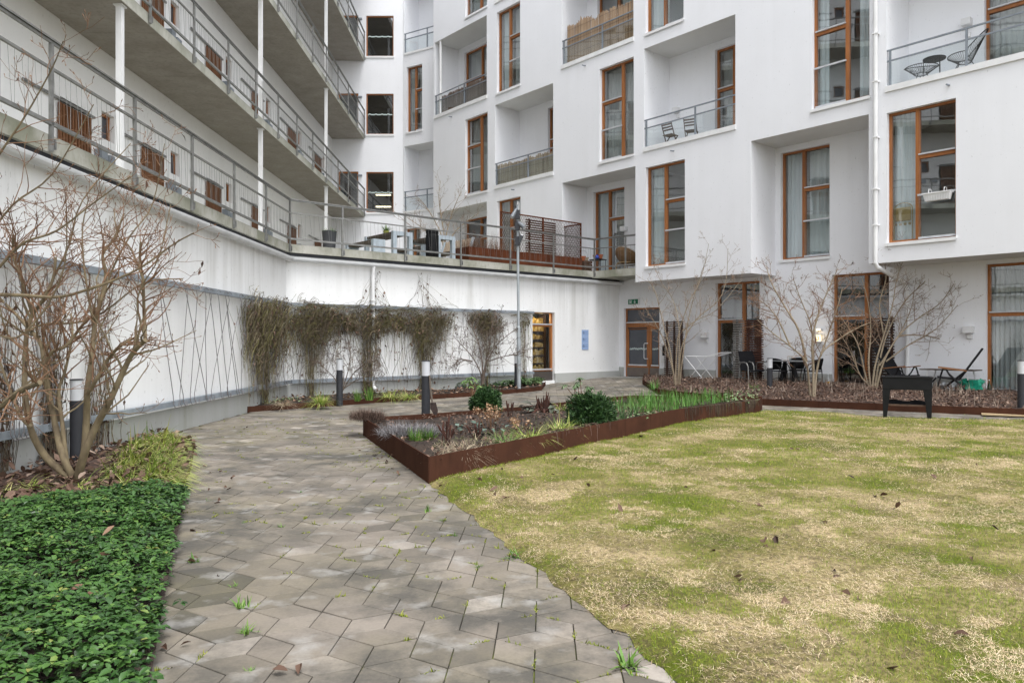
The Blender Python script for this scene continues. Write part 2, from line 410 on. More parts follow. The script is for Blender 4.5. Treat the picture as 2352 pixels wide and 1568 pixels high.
def window(parent, fr, u0, u1, z0, z1, d, split='R', m=.46, rows=(.36, .66), guard=True, sill=True, curt='both', dark=False, name='window', lining=None):
    """oiled-wood window in an opening whose outer face is at depth d; returns the frame"""
    W = .06; q = d + .13            # frame face
    fm = MB(fr.w)
    um = u0 + m * (u1 - u0)
    fm.box(u0, u0 + W, q, q + .09, z0, z1); fm.box(u1 - W, u1, q, q + .09, z0, z1)
    fm.box(u0 + W, u1 - W, q + .001, q + .09, z1 - W, z1); fm.box(u0 + W, u1 - W, q + .001, q + .09, z0, z0 + W)
    if m: fm.box(um - .045, um + .045, q - .012, q + .088, z0 + W, z1 - W)
    a, b = ((u0 + W, um - .045) if split == 'L' else (um + .045, u1 - W)) if m else (u0 + W, u1 - W)
    strips = MB(fr.w); bars = []; zl = []
    H = z1 - z0
    for i, f in enumerate(rows):
        zz = z1 - f * H
        if guard and i == len(rows) - 1 and len(rows) > 1:
            bars.append(zz); continue
        fm.box(a, b, q - .010, q + .085, zz - .085, zz)
        strips.box(a - .012, b + .012, q - .05, q - .011, zz + .002, zz + .036)
        zl.append(zz)
    # sash borders of the opening column
    zt = [z1 - W] + [z1 - f*H for f in rows[:len(rows) - (1 if guard and len(rows) > 1 else 0)]] + [z0 + W]
    o = fm.build(name, MAT['frame'], parent)
    gm = MB(fr.w); gm.quad((u0 + W, q + .05, z0 + W), (u1 - W, q + .05, z0 + W), (u1 - W, q + .05, z1 - W), (u0 + W, q + .05, z1 - W))
    gm.build('pane', MAT['darkglass' if dark else 'glass'], o)
    if strips.v:
        for lo, hi in [(zz + .002, zz + .036) for zz in zl] + [(z0 + .035, z0 + .085)]:
            st = MB(fr.w); st.box(a - .012, b + .012, q - .05, q - .011, lo, hi); st.build('transom_strip', MAT['alu'], o)
    if guard and bars:
        g = MB(fr.w); g.box(a - .03, b + .03, q - .06, q - .02, bars[0] - .02, bars[0] + .025)
        g.build('guard_bar', MAT['alu'], o)
        g = MB(fr.w); g.quad((a - .02, q - .042, z0 + .1), (b + .02, q - .042, z0 + .1), (b + .02, q - .042, bars[0] - .02), (a - .02, q - .042, bars[0] - .02))
        g.build('guard_glass', MAT['clear'], o)
    if sill:
        s = MB(fr.w); s.box(u0 - .04, u1 + .03, d - .05, q, z0 - .045, z0 - .004)
        s.box(u0 - .04, u1 + .03, d - .05, d - .042, z0 - .085, z0 - .045)
        s.build('window_sill', MAT['white_metal'], o)
    # the room behind
    rm = MB(fr.w); D = q + 2.4; e = .25
    A = (u0 - e, u1 + e, z0 - .05, z1 + .1)
    rm.quad((A[0], D, A[2]), (A[1], D, A[2]), (A[1], D, A[3]), (A[0], D, A[3]))
    reveal(rm, A, q + .1, D)
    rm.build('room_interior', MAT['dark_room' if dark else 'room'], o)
    if curt in ('both', 'tall', 'net'):
        t0, t1 = (um, u1 - W) if split == 'L' else (u0 + W, um)
        if not m: t0, t1 = u0 + W, u1 - W
        curtain_mesh(fr, t0, t0 + (t1 - t0)*random.uniform(.8, 1), z0 + .08, z1 - .03, q + .2, o, mat='net' if curt == 'net' else 'curtain')
        if curt != 'tall' and m:
            curtain_mesh(fr, a, b, z0 + .08, z1 - .03, q + .26, o, amp=.025, mat='net' if (curt == 'net' or random.random() < .5) else 'curtain', fold=.14)
    elif curt == 'sides':
        curtain_mesh(fr, u0 + W, u0 + W + .3*(u1 - u0)*.55, z0 + .08, z1 - .03, q + .2, o)
        curtain_mesh(fr, u1 - W - .35*(u1 - u0)*.6, u1 - W, z0 + .08, z1 - .03, q + .2, o)
    return o

# ------------------------------------------------------------------ the white apartment house on the right
FR = Frame((4.1, 25.0), math.atan2(-.7639, .6454))
UL = FR.hit(995.5); UR = 21.0; TOP = 19.6; DR = 1.31
house = thing('apartment_building', 'white rendered apartment block with orange wood windows, deep loggias and an overhanging upper front', 'building', FR.w(0, 0, 0), FR.ang)
L1, L2, L3, L4 = (3.95, 7.19), (7.74, 10.98), (11.57, 14.85), (15.35, 18.7)
fwall = MB(FR.w); holes = []
wins = [  # x0, x1, level, split side, mullion place, curtain
    (1068.5, 1120, L2, 'L', .62, 'net'), (1069, 1118.5, L4, 'L', .62, 'both'), (1141, 1194.5, L3, 'R', .48, 'both'), (1142, 1195.5, L1, 'R', .5, 'net'),
    (1377, 1455.5, L2, 'L', .62, 'net'), (1483, 1570, L3, 'R', .46, 'tall'), (1483, 1573, L1, 'R', .46, 'tall'),
    (1865, 1997, L2, 'L', .59, 'sides'), (2037, 2195.5, L1, 'R', .43, 'tall')]
for x0, x1, lv, sp, m, cu in wins:
    h = (FR.hit(x0), FR.hit(x1), lv[0], lv[1]); holes.append(h); reveal(fwall, h, 0, .14)
    window(house, FR, *h, 0, sp, m, curt=cu)
def back_wall(h, wh, D=DR):
    """a recess: reveals and back wall with window openings wh"""
    reveal(fwall, h, 0, D, 'LR')
    wall_holes(fwall, h[0], h[1], h[2], h[3], wh, D)
    for q in wh: reveal(fwall, q, D, D + .14)
def soffit_panel(a, b, z):
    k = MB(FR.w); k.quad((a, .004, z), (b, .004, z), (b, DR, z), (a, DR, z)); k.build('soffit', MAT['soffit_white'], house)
def soffit(h, z=None):
    z = z or h[3]
    soffit_panel(h[0], h[1], z)
    fwall.quad((h[0], 0, z + .006), (h[1], 0, z + .006), (h[1], .02, z + .006), (h[0], .02, z + .006))
lips = []
def loggia(x0, x1, z0, z1, wx0, wx1, wtop, split='L', m=.5, curt='net', rows=(.42,), floor=True, rail=True, posts=(.0, .56), x1u=None, dark=False):
    u0, u1 = FR.hit(x0), FR.hit(x1) if x1u is None else x1u
    h = (u0, u1, z0, z1); holes.append(h)
    wh = (FR.hit(wx0, DR), FR.hit(wx1, DR), z0 + .03, wtop)
    back_wall(h, [wh]); soffit(h)
    window(house, FR, *wh, DR, split, m, rows=rows, guard=False, sill=False, curt=curt, dark=dark)
    if floor:
        fl = MB(FR.w); fl.box(u0 + .002, u1 - .002, -.035, DR - .01, z0 - .05, z0)
        fl.box(u0 - .03, u1 + .02, -.045, .02, z0 - .09, z0 + .055)
        lip = fl.build('loggia_floor', MAT['white_metal'], house)
        sp = MB(FR.w); sp.tube([(u0 + .35*(u1-u0), .02, z0 - .28), (u0 + .35*(u1-u0), -.16, z0 - .30)], .022, 8)
        sp.build('drain_spout', MAT['steel_blue'], house)
    if rail:
        r = MB(FR.w); dd = .03
        r.box(u0, u1, dd - .022, dd + .022, z0 + .93, z0 + .965)
        r.box(u0, u1, dd - .018, dd + .018, z0 + .665, z0 + .70)
        ro = r.build('balcony_railing', MAT['steel_blue'], house)
        for f in posts:
            p = MB(FR.w); uu = u0 + .05 + f * (u1 - u0); p.box(uu, uu + .045, dd - .021, dd + .021, z0 + .056, z0 + .929); p.build('railing_post', MAT['steel_blue'], ro)
        g = MB(FR.w); g.box(u0 + .03, u1 - .01, dd + .022, dd + .03, z0 + .08, z0 + .66); g.build('glass_panel', MAT['clear'], ro)
    return h
lgB = loggia(998.5, 1118, 11.62, 14.97, 1066, 1150, 14.7, 'L', .45)
lgC = loggia(1137, 1270.5, 7.78, 11.12, 1258, 1318, 10.85, 'L', .5)
lgC4 = loggia(1137, 1270.5, 15.32, 18.7, 1200, 1290, 18.3, 'L', .5)
lgD = loggia(1291, 1455, 11.58, 14.97, 1372, 1462, 14.75, 'L', .5, curt='tall')
lgE = loggia(1479.5, 1689, 7.80, 11.10, 1642, 1722, 10.86, 'L', .5)
lgG = loggia(2036.5, 2500, 7.80, 11.10, 2261, 2440, 10.8, 'L', .62, posts=(0, .42, .8), curt='net')
# recesses that open on the terrace and, under the overhang, on the garden
dB = (FR.hit(1003), FR.hit(1118), 3.95, 7.28); holes.append(dB)
wq = (FR.hit(1067, DR), FR.hit(1135, DR), 3.97, 7.05); back_wall(dB, [wq]); soffit(dB)
window(house, FR, *wq, DR, 'R', .5, rows=(.3,), guard=False, sill=False, curt=None, dark=True)
dD = (FR.hit(1291), FR.hit(1459.5), 3.47, 7.32); holes.append(dD)
wq = (FR.hit(1363, DR), FR.hit(1434, DR), 3.97, 7.09); back_wall(dD, [wq]); soffit(dD)
window(house, FR, *wq, DR, 'R', .46, rows=(.34,), guard=False, sill=False, curt='both')
rF = (FR.hit(1725), FR.hit(1995.5), 3.47, 7.27); holes.append(rF)
wF = (FR.hit(1793, DR), FR.hit(1905.5, DR), 3.92, 7.10)
back_wall(rF, [wF]); soffit(rF)
window(house, FR, *wF, DR, 'R', .44, curt='both')
# front plane
wall_holes(fwall, UL, UR, 3.47, TOP, holes, 0)
fwall.quad((UL, 0, 3.47), (UL, 3, 3.47), (UL, 3, TOP), (UL, 0, TOP))            # left flank
fwall.quad((UR, 0, 0), (UR, 12, 0), (UR, 12, TOP), (UR, 0, TOP))
# undersides of the overhang
for a, b in ((FR.hit(1459.5), FR.hit(1725)), (FR.hit(1995.5), UR)):
    soffit_panel(a, b, 3.472)
    fwall.quad((a, 0, 3.47), (b, 0, 3.47), (b, .012, 3.47), (a, .012, 3.47))
    fwall.quad((a, .004, 3.468), (a, DR, 3.468), (a, DR, 4.2), (a, .004, 4.2))
# ground floor wall
gholes = []
gwins = [(1643.5, 1744.5, .25, 3.36, 'L', .60, None), (1911, 2042, .27, 3.37, 'L', .58, None), (2264, 2420, .27, 3.37, 'R', .0, 'net')]
uC = FR.hit(1422.5, DR)
door_h = (FR.hit(1432.5, DR), FR.hit(1514.5, DR), .245, 2.56 + .1)
door_h = (door_h[0], door_h[1], .245, FR.z(1470, 707, DR)); gholes.append(door_h)
for x0, x1, z0, z1, sp, m, cu in gwins:
    h = (FR.hit(x0, DR), FR.hit(x1, DR), z0, z1); gholes.append(h)
    window(house, FR, *h, DR, sp, m, rows=(.38,), guard=False, sill=False, curt=cu, dark=(cu is None), name='garden_door')
gw = MB(FR.w)
wall_holes(gw, uC - 1.2, UR, -.3, 3.472, gholes, DR)
wall_holes(fwall, UL, FR.hit(1291), 3.3, 3.95, [], DR)
for h in gholes: reveal(gw, h, DR, DR + .14)
gw.build('ground_floor_wall', MAT['facade'], house)
ed = [uC] + [v for h in sorted(gholes) for v in h[:2]] + [UR]
for i in range(0, len(ed), 2): pl = MB(FR.w); pl.box(ed[i], ed[i+1], DR - .022, DR + .02, -.3, .58); pl.build('plinth', MAT['plinth'], house)
fwall.build('wall', MAT['facade'], house)
rf = MB(FR.w); rf.box(UL, UR, .0, 12, TOP, TOP + .3); rf.box(UL, UR, 11.9, 12, 0, TOP); rf.build('roof', MAT['steel_blue'], house)
# threshold slabs under the garden doors
for x0, x1 in ((1640, 1750), (1896, 2060), (2255, 2430)):
    th = MB(FR.w); th.box(FR.hit(x0, DR), FR.hit(x1, DR), DR - .42, DR + .12, .1, .255); th.build('threshold', MAT['alu'], house)
# main entrance: oiled-wood double door with fanlight
a, b, c, e = door_h; q = DR + .12
em = MB(FR.w); zt = FR.z(1470, 742, DR); W = .085
em.box(a, a + .05, q, q + .09, c, e); em.box(b - .05, b, q, q + .09, c, e); em.box(a + .05, b - .05, q, q + .09, e - .05, e)
em.box(a + .05, b - .05, q, q + .09, zt - .07, zt + .01)
um = a + (b - a) * .66
em.box(um - .02, um + .02, q - .01, q + .08, c, zt - .07)
eo = em.build('entrance_door', MAT['frame'], house)
for (l, r_) in ((a + .05, um - .02), (um + .02, b - .05)):
    lf = MB(FR.w); z0, z1 = c + .02, zt - .072
    lf.box(l, l + W, q + .004, q + .06, z0, z1); lf.box(r_ - W, r_, q + .004, q + .06, z0, z1)
    lf.box(l + W, r_ - W, q + .004, q + .06, z1 - .15, z1); lf.box(l + W, r_ - W, q + .004, q + .06, z0, z0 + .42)
    lo = lf.build('door_leaf', MAT['frame'], eo)
    k = MB(FR.w); k.box(l + .01, r_ - .01, q - .004, q + .003, z0, z0 + .31); k.build('kick_plate', simple('brushed_kick_plate', (.20, .165, .14), (.16, .135, .12), 4, .5, .5), eo)
    k = MB(FR.w); k.box(l + W - .01, r_ - W + .01, q - .02, q + .004, z0 + .375, z0 + .42); k.build('weather_strip', MAT['alu'], eo)
    k = MB(FR.w); k.quad((l + W, q + .03, z0 + .42), (r_ - W, q + .03, z0 + .42), (r_ - W, q + .03, z1 - .15), (l + W, q + .03, z1 - .15)); k.build('pane', MAT['frosted'], eo)
    zb = FR.z(1470, 801, DR)
    k = MB(FR.w); n = max(4, int((r_ - l - 2*W - .05) / .036)); x = l + W + .02; st = (r_ - l - 2*W - .04) / n
    pat = [(0, 1), (0, .45), (.45, 0), (1, .2), (.2, 1), (0, 1), (1, .5), (0, 1)]
    for i in range(n):
        s0, s1 = pat[i % 8]
        k.add([(x + i*st, q + .026, zb - .05 + .06*s0), (x + i*st + st*.98, q + .026, zb - .05 + .06*s1), (x + i*st + st*.98, q + .026, zb + .0 + .05*s1), (x + i*st, q + .026, zb + .0 + .05*s0)], [(0, 1, 2, 3)])
    k.build('pattern_band', simple('pale_glass_film', (.52, .60, .58), (.48, .56, .54), 5, .6), eo)
k = MB(FR.w); k.quad((a + .05, q + .04, zt), (b - .05, q + .04, zt), (b - .05, q + .04, e - .05), (a + .05, q + .04, e - .05)); k.build('fanlight_pane', MAT['frosted'], eo)
k = MB(FR.w); k.box(a + .05, b - .05, q - .03, q - .001, zt + .012, zt + .05); k.build('transom_strip', MAT['alu'], eo)
k = MB(FR.w); k.box(a + .14, um - .1, q - .05, q + .003, zt - .19, zt - .15); k.build('door_closer', MAT['charcoal'], eo)
k = MB(FR.w); hu = um - .15; zb = FR.z(1470, 806, DR)
k.tube([(hu + .1, q, zb + .27), (hu, q - .06, zb + .27), (hu - .02, q - .07, zb + .24), (hu - .02, q - .07, zb - .24), (hu, q - .06, zb - .27), (hu + .1, q, zb - .27)], .016, 8)
k.build('handle', MAT['alu'], eo, smooth=True)
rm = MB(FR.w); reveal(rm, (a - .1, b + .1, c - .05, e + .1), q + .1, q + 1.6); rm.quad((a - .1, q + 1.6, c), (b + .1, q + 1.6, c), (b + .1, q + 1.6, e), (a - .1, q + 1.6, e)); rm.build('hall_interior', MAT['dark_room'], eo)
# white rain pipe on the front, kinked back under the overhang
dp = MB(FR.w); up = FR.hit(2015)
dp.tube([(up, -.10, TOP), (up, -.10, 3.46), (up + .03, -.06, 3.36), (FR.hit(2078, DR - .12), DR - .12, FR.z(2078, 650, DR)), (FR.hit(2084, DR - .09), DR - .09, FR.z(2084, 672, DR)), (FR.hit(2084, DR - .09), DR - .09, .3)], .055, 12)
for zz in (15.5, 12.2, 9.2, 8.0, 6.6, 5.3, 4.4): dp.lathe([(.064, zz), (.064, zz + .03)], 12, FR.w(up, -.10, 0)) if False else dp.box(up - .065, up + .065, -.165, -.0, zz, zz + .03)
dp.build('rain_pipe', MAT['white_metal'], house, smooth=False)
dp = MB(FR.w); up = FR.hit(1009); dp.tube([(up, .08, 15.0), (up, .08, 11.62)], .06, 10); dp.build('rain_pipe', MAT['white_metal'], house, smooth=True)
# wall lamps and boxes
def wall_box(name, x, y, d, wd, hh, dp_, mat, parent=None, fr=None, taper=0):
    fr = fr or FR; u = fr.hit(x, d); z = fr.z(x, y, d); k = MB(fr.w)
    k.add([(u - wd/2, d, z - hh/2), (u + wd/2, d, z - hh/2), (u + wd/2, d - dp_, z - hh/2 + taper), (u - wd/2, d - dp_, z - hh/2 + taper),
           (u - wd/2, d, z + hh/2), (u + wd/2, d, z + hh/2), (u + wd/2, d - dp_, z + hh/2), (u - wd/2, d - dp_, z + hh/2)],
          [(0,3,2,1),(4,5,6,7),(0,1,5,4),(1,2,6,5),(2,3,7,6),(3,0,4,7)])
    return k.build(name, MAT[mat], parent, bevel=.006)
for x, y in ((1623, 770), (2228, 757), (1557, 255), (1437, 526), (2224, 54)):
    wall_box('wall_lamp', x, y, DR, .21, .17, .2, 'white_plastic', house)
for x, y in ((1624, 783), (2229, 772), (1559, 268), (2225, 82)):
    wall_box('socket_box', x, y, DR, .11, .11, .07, 'white_plastic', house)
wall_box('entry_panel', 1524, 812, DR, .2, .62, .05, 'white_plastic', house)
wall_box('entry_panel', 1524.5, 805, DR - .05, .1, .34, .02, 'black', house)
# ------------------------------------------------------------------ narrow flank facade that joins the house to the stair tower
FA = Frame((-5.26, 36.2), math.atan2(-1.1, 1.76))
aw = MB(FA.w); ah = []
h = (FA.hit(934), FA.hit(969.5), 11.5, 14.62); ah.append(h); reveal(aw, h, 0, .14)
window(house, FA, *h, 0, 'R', .5, curt='net')
h = (FA.hit(928.5), 2.12, 7.72, 10.86); ah.append(h); reveal(aw, h, 0, 1.1, 'L'); aw.quad((h[0], 1.1, h[2]), (h[1] + .6, 1.1, h[2]), (h[1] + .6, 1.1, h[3]), (h[0], 1.1, h[3]))
white_s = MB(FA.w); white_s.quad((h[0], .004, h[3]), (h[1], .004, h[3]), (h[1], 1.1, h[3]), (h[0], 1.1, h[3])); white_s.build('soffit', MAT['soffit_white'], house)
h2 = (FA.hit(928.5), 2.12, 15.3, 18.6); ah.append(h2); reveal(aw, h2, 0, 1.1, 'LT'); aw.quad((h2[0], 1.1, h2[2]), (h2[1] + .6, 1.1, h2[2]), (h2[1] + .6, 1.1, h2[3]), (h2[0], 1.1, h2[3]))
h3 = (FA.hit(932), FA.hit(966), 3.97, 6.9); ah.append(h3); reveal(aw, h3, 0, .14)
window(house, FA, *h3, 0, 'R', .5, rows=(.3,), guard=False, sill=False, curt='net')
wall_holes(aw, 0, 2.15, 3.6, TOP, ah, 0); aw.build('wall', MAT['facade'], house)
for hh in (h, h2):
    k = MB(FA.w); k.box(hh[0], 2.14, -.04, 1.09, hh[2] - .08, hh[2] + .02); k.build('loggia_floor', MAT['white_metal'], house)
    k = MB(FA.w); k.box(hh[0], 2.14, 0, .04, hh[2] + .93, hh[2] + .97); k.box(hh[0], 2.14, .0, .04, hh[2] + .66, hh[2] + .70)
    ro = k.build('balcony_railing', MAT['steel_blue'], house)
    for f in (.0, .72):
        p = MB(FA.w); uu = hh[0] + .03 + f*1.85; p.box(uu, uu + .05, -.002, .042, hh[2] + .021, hh[2] + .929); p.build('railing_post', MAT['steel_blue'], ro)
    g = MB(FA.w); g.box(hh[0] + .08, 2.13, .045, .052, hh[2] + .05, hh[2] + .66); g.build('glass_panel', MAT['clear'], ro)

# ------------------------------------------------------------------ terrace podium on the left and at the back
FL = Frame((-5.46, 0), math.atan2(1, -.012))
UF = 18.94
fold = FL.w(UF, 0, 0)
Cc = FR.w(uC, DR, 0)
FT = Frame((fold[0], fold[1]), math.atan2(Cc[1] - fold[1], Cc[0] - fold[0]))
LT_ = math.hypot(Cc[0] - fold[0], Cc[1] - fold[1])
DECK = 3.95
terr = thing('terrace_podium', 'white rendered podium wall with grey plinth, white gutter and a railed terrace on top', 'terrace', (fold[0], fold[1], 0))
tw = MB(FL.w); wall_holes(tw, -7, UF, -.3, 3.7, [], 0); tw.build('wall', MAT['terrace_wall'], terr)
tw = MB(FT.w); dh = (FT.hit(1223), FT.hit(1274), .2, 2.46)
wall_holes(tw, 0, LT_ + .05, -.3, 3.7, [dh], 0); reveal(tw, dh, 0, .16); tw.build('wall', MAT['terrace_wall'], terr)
k = MB(FL.w); k.box(-7, UF - .02, -.03, .05, -.3, .40); k.build('plinth', MAT['plinth'], terr)
k = MB(FT.w); k.box(.02, dh[0], -.03, .05, -.3, .42); k.box(dh[1], LT_ - .01, -.03, .05, -.3, .44); k.build('plinth', MAT['plinth'], terr)
# deck slab
cr = FT.w(FT.hit(1359.5), 0, 0)
poly = [FL.w(-7, 0, 0)[:2], fold[:2], cr[:2], FR.w(FR.hit(1459.5) + .1, .02, 0)[:2], FR.w(FR.hit(1459.5) + .1, 1.5, 0)[:2], FR.w(UL, 1.5, 0)[:2], (-3.0, 36.5), (-9.0, 36.5), FL.w(-7, 3.0, 0)[:2]]
k = MB(); k.prism(poly, 3.705, DECK); k.build('deck_slab', MAT['deck_edge'], terr)
k = MB(FL.w); k.box(-7, UF - .03, -.085, 0, 3.74, DECK + .0); e1 = k
k.build('deck_edge_beam', MAT['deck_edge'], terr)
k = MB(FT.w); k.box(.03, FT.hit(1359.5), -.085, 0, 3.74, DECK); k.build('deck_edge_beam', MAT['deck_edge'], terr)
k = MB(FL.w); k.box(-7, UF, -.02, -.0005, 3.66, 3.74); k.build('drip_strip', MAT['charcoal'], terr)
k = MB(FT.w); k.box(0, LT_, -.02, -.0005, 3.66, 3.74); k.build('drip_strip', MAT['charcoal'], terr)
def gutter(path, parent):
    k = MB()
    prof = [(.085 * math.cos(t), .085 * math.sin(t)) for t in [math.pi * (1 + i / 8) for i in range(9)]]
    prof = [(-.085, .012)] + prof + [(.085, .012), (.07, .012)] + [(.07 * math.cos(t), .07 * math.sin(t)) for t in [math.pi * (2 - i / 8) for i in range(9)]]
    vs = []; fs = []; n = len(prof)
    for i, p in enumerate(path):
        a = Vector(path[max(i-1, 0)]); b = Vector(path[min(i+1, len(path)-1)]); t = (b - a).normalized(); s = Vector((t.y, -t.x, 0))
        for x, z in prof: vs.append(Vector(p) + s * x + Vector((0, 0, z)))
    for i in range(len(path) - 1):
        for j in range(n): fs.append((i*n + j, i*n + (j+1) % n, (i+1)*n + (j+1) % n, (i+1)*n + j))
    k.add(vs, fs)
    return k.build('gutter', MAT['gutter'], parent, smooth=False)
gutter([FL.w(-7, -.13, 3.60), FL.w(UF - .055, -.13, 3.60), FT.w(LT_ - .02, -.13, 3.60)], terr)
k = MB(FT.w); u = FT.hit(853)
k.tube([(u, -.13, 3.55), (u, -.09, 3.3), (u, -.09, .3), (u + .03, -.16, .2)], .05, 12)
for zz in (.8, 1.7, 2.6): k.box(u - .06, u + .06, -.15, -.0, zz, zz + .03)
k.build('drain_pipe', MAT['white_metal'], terr)
# climbing-plant trellis: two zinc strips and a laced wire
for z in (2.43, .49):
    k = MB(FL.w); k.box(-5, UF - .1, -.14, -.045, z - .045, z + .045); k.build('trellis_rail', MAT['trellis'], terr)
    k = MB(FT.w); k.box(.1, dh[0] - .05, -.14, -.045, z - .045, z + .045); k.build('trellis_rail', MAT['trellis'], terr)
def lacing(fr, u0, u1, parent, n):
    k = MB(fr.w); rr = random.Random(5)
    ts = sorted(u0 + (u1 - u0) * rr.random() for i in range(n)); bs = [t + rr.uniform(-.95, .95) for t in ts]
    P = []
    for i in range(n):
        a, b = (ts[i], 2.42), (bs[i], .49)
        bend = rr.uniform(.25, .8)
        mid = (a[0] + (b[0] - a[0]) * (1 - bend) + rr.uniform(-.06, .06), .49 + 1.93 * bend)
        k.tube([(a[0], -.15, a[1] - .03), (a[0], -.17, a[1] - .12), (mid[0], -.15, mid[1]), (b[0] + .01, -.16, b[1] + .12), (b[0], -.17, b[1])], .0065, 4, False)
        nb = bs[i] + rr.uniform(.1, .25)
        k.tube([(bs[i], -.17, .49), (bs[i] + .04, -.18, .43), (nb - .05, -.18, .43), (nb, -.16, .5)], .006, 4, False)
        k.tube([(ts[i] - .04, -.15, 2.42), (ts[i], -.17, 2.46), (ts[i] + .12, -.17, 2.42)], .006, 4, False)
    k.build('trellis_wire', simple('dark_trellis_wire', (.16, .15, .15), (.11, .1, .1), 5, .5), parent)['kind'] = 'stuff'
lacing(FL, 5.5, 18.6, terr, 50)
lacing(FT, .5, 7.2, terr, 30)
# glazed door with the lit shelves behind
a, b, c, e = dh; q = .11; W = .07
k = MB(FT.w); k.box(a, a + W, q, q + .08, c, e); k.box(b - W, b, q, q + .08, c, e); k.box(a + W, b - W, q, q + .08, e - .03, e); k.box(a + W, b - W, q, q + .08, 1.99, 2.07); k.box(a + W, b - W, q, q + .08, c + .32, c + .4)
do = k.build('glazed_door', MAT['frame'], terr)
k = MB(FT.w); k.quad((a + W, q + .04, c + .4), (b - W, q + .04, c + .4), (b - W, q + .04, e - .03), (a + W, q + .04, e - .03)); k.build('pane', MAT['clear'], do)
k = MB(FT.w); k.box(a + .01, b - .01, q - .02, q + .02, c, c + .31); k.build('kick_plate', simple('dull_door_plate', (.10, .085, .075), (.08, .07, .065), 4, .5, .3), do)
k = MB(FT.w); k.box(a + .02, b - .02, q - .025, q - .001, 2.05, 2.09); k.box(a + W - .02, b - W + .02, q - .02, q - .001, c + .355, c + .40); k.build('weather_strip', MAT['alu'], do)
rm = MB(FT.w); reveal(rm, (a - .2, b + 1.6, c, e), q + .1, 2.4); rm.quad((a - .2, 2.4, c), (b + 1.6, 2.4, c), (b + 1.6, 2.4, e), (a - .2, 2.4, e)); rm.build('room_interior', MAT['room'], do)
lit, n2, b2 = base_mat('lit_shelf_goods', .6); b2.inputs['Base Color'].default_value = (.5, .38, .16, 1)
n2.links.new(ramp(n2, noise(n2, 9, 3, coords(n2, (1, 1, .6))), [(.3, (.10, .06, .02)), (.5, (.45, .30, .08)), (.7, (.55, .48, .30))]), b2.inputs['Base Color'])
sh = MB(FT.w); gd = MB(FT.w); rr = random.Random(8); s0, s1 = a + .30, a + 1.25
for i in range(7):
    z = c + .30 + i*.27; sh.box(s0, s1, .75, 1.05, z - .02, z)
    x = s0 + .03
    while x < s1 - .08:
        ww = rr.uniform(.05, .09); gd.box(x, x + ww, .76, .9, z + .002, z + rr.uniform(.12, .22)); x += ww + .012
sh.box(s0 - .03, s0, .7, 1.06, c, e - .05); sh.box(s1, s1 + .03, .7, 1.06, c, e - .05)
so2 = sh.build('shelf', MAT['chairwood'], do); gd.build('shelf_goods', lit, do)
spl = bpy.data.lights.new('shelf_lamp', 'POINT'); spl.energy = 4; spl.color = (1, .80, .45); spl.shadow_soft_size = .1
slo = bpy.data.objects.new('shelf_lamp', spl); C.objects.link(slo); slo.location = FT.w(a + .75, .45, e - .2)
# ------------------------------------------------------------------ railings
def railing(pts, z0, parent, post_at=None, cables=True, top=1.12):
    k = MB()
    for i in range(len(pts) - 1):
        p, q = pts[i], pts[i+1]
        for zz, ww, hh in ((top, .065, .022), (top - .03, .03, .03), (.78, .035, .03), (.13, .04, .045)):
            k.bar((p[0], p[1], z0 + zz), (q[0], q[1], z0 + zz), ww, hh)
    ro = k.build('railing', MAT['steel'], parent)
    for i, p in enumerate(pts):
        a = Vector(pts[max(i-1, 0)]); b = Vector(pts[min(i+1, len(pts)-1)]); t = (b - a); t.z = 0; t.normalize()
        k = MB(); k.bar((p[0], p[1], z0 - .2), (p[0], p[1], z0 + top - .045), .04, .045, (t.x, t.y, 0))
        k.bar((p[0] + t.x*.05, p[1] + t.y*.05, z0 - .17), (p[0] + t.x*.05, p[1] + t.y*.05, z0 - .05), .06, .02, (t.x, t.y, 0))
        k.build('railing_post', MAT['steel'], ro)
    if cables:
        k = MB()
        for i in range(len(pts) - 1):
            p, q = Vector((*pts[i][:2], z0)), Vector((*pts[i+1][:2], z0)); L = (q - p).length; n = int(L / .115)
            for j in range(n):
                t0 = (j + .35) / n; t1 = (j + (.35 if j % 2 else .95)) / n
                a = p.lerp(q, t0); b = p.lerp(q, min(t1, .995)); a.z += .765; b.z += .15
                k.tube([a, b], .0032, 3, False)
        k.build('railing_cable', MAT['steel'], ro)
    return ro
rp = [FL.w(2.85 + 2.02*i, -.11, 0) for i in range(0, 8)] + [FL.w(UF - .05, -.11, 0)]
rp += [FT.w(FT.hit(x), -.11, 0) for x in (782, 926, 1053.5, 1167, 1266)] + [FT.w(FT.hit(1358.5) + .03, -.11, 0)]
railing(rp, DECK, terr)
ce = FR.w(FR.hit(1459.5) - .02, .1, 0); c0 = rp[-1]
railing([c0, tuple(Vector(c0).lerp(Vector(ce), .74)), ce], DECK, terr)

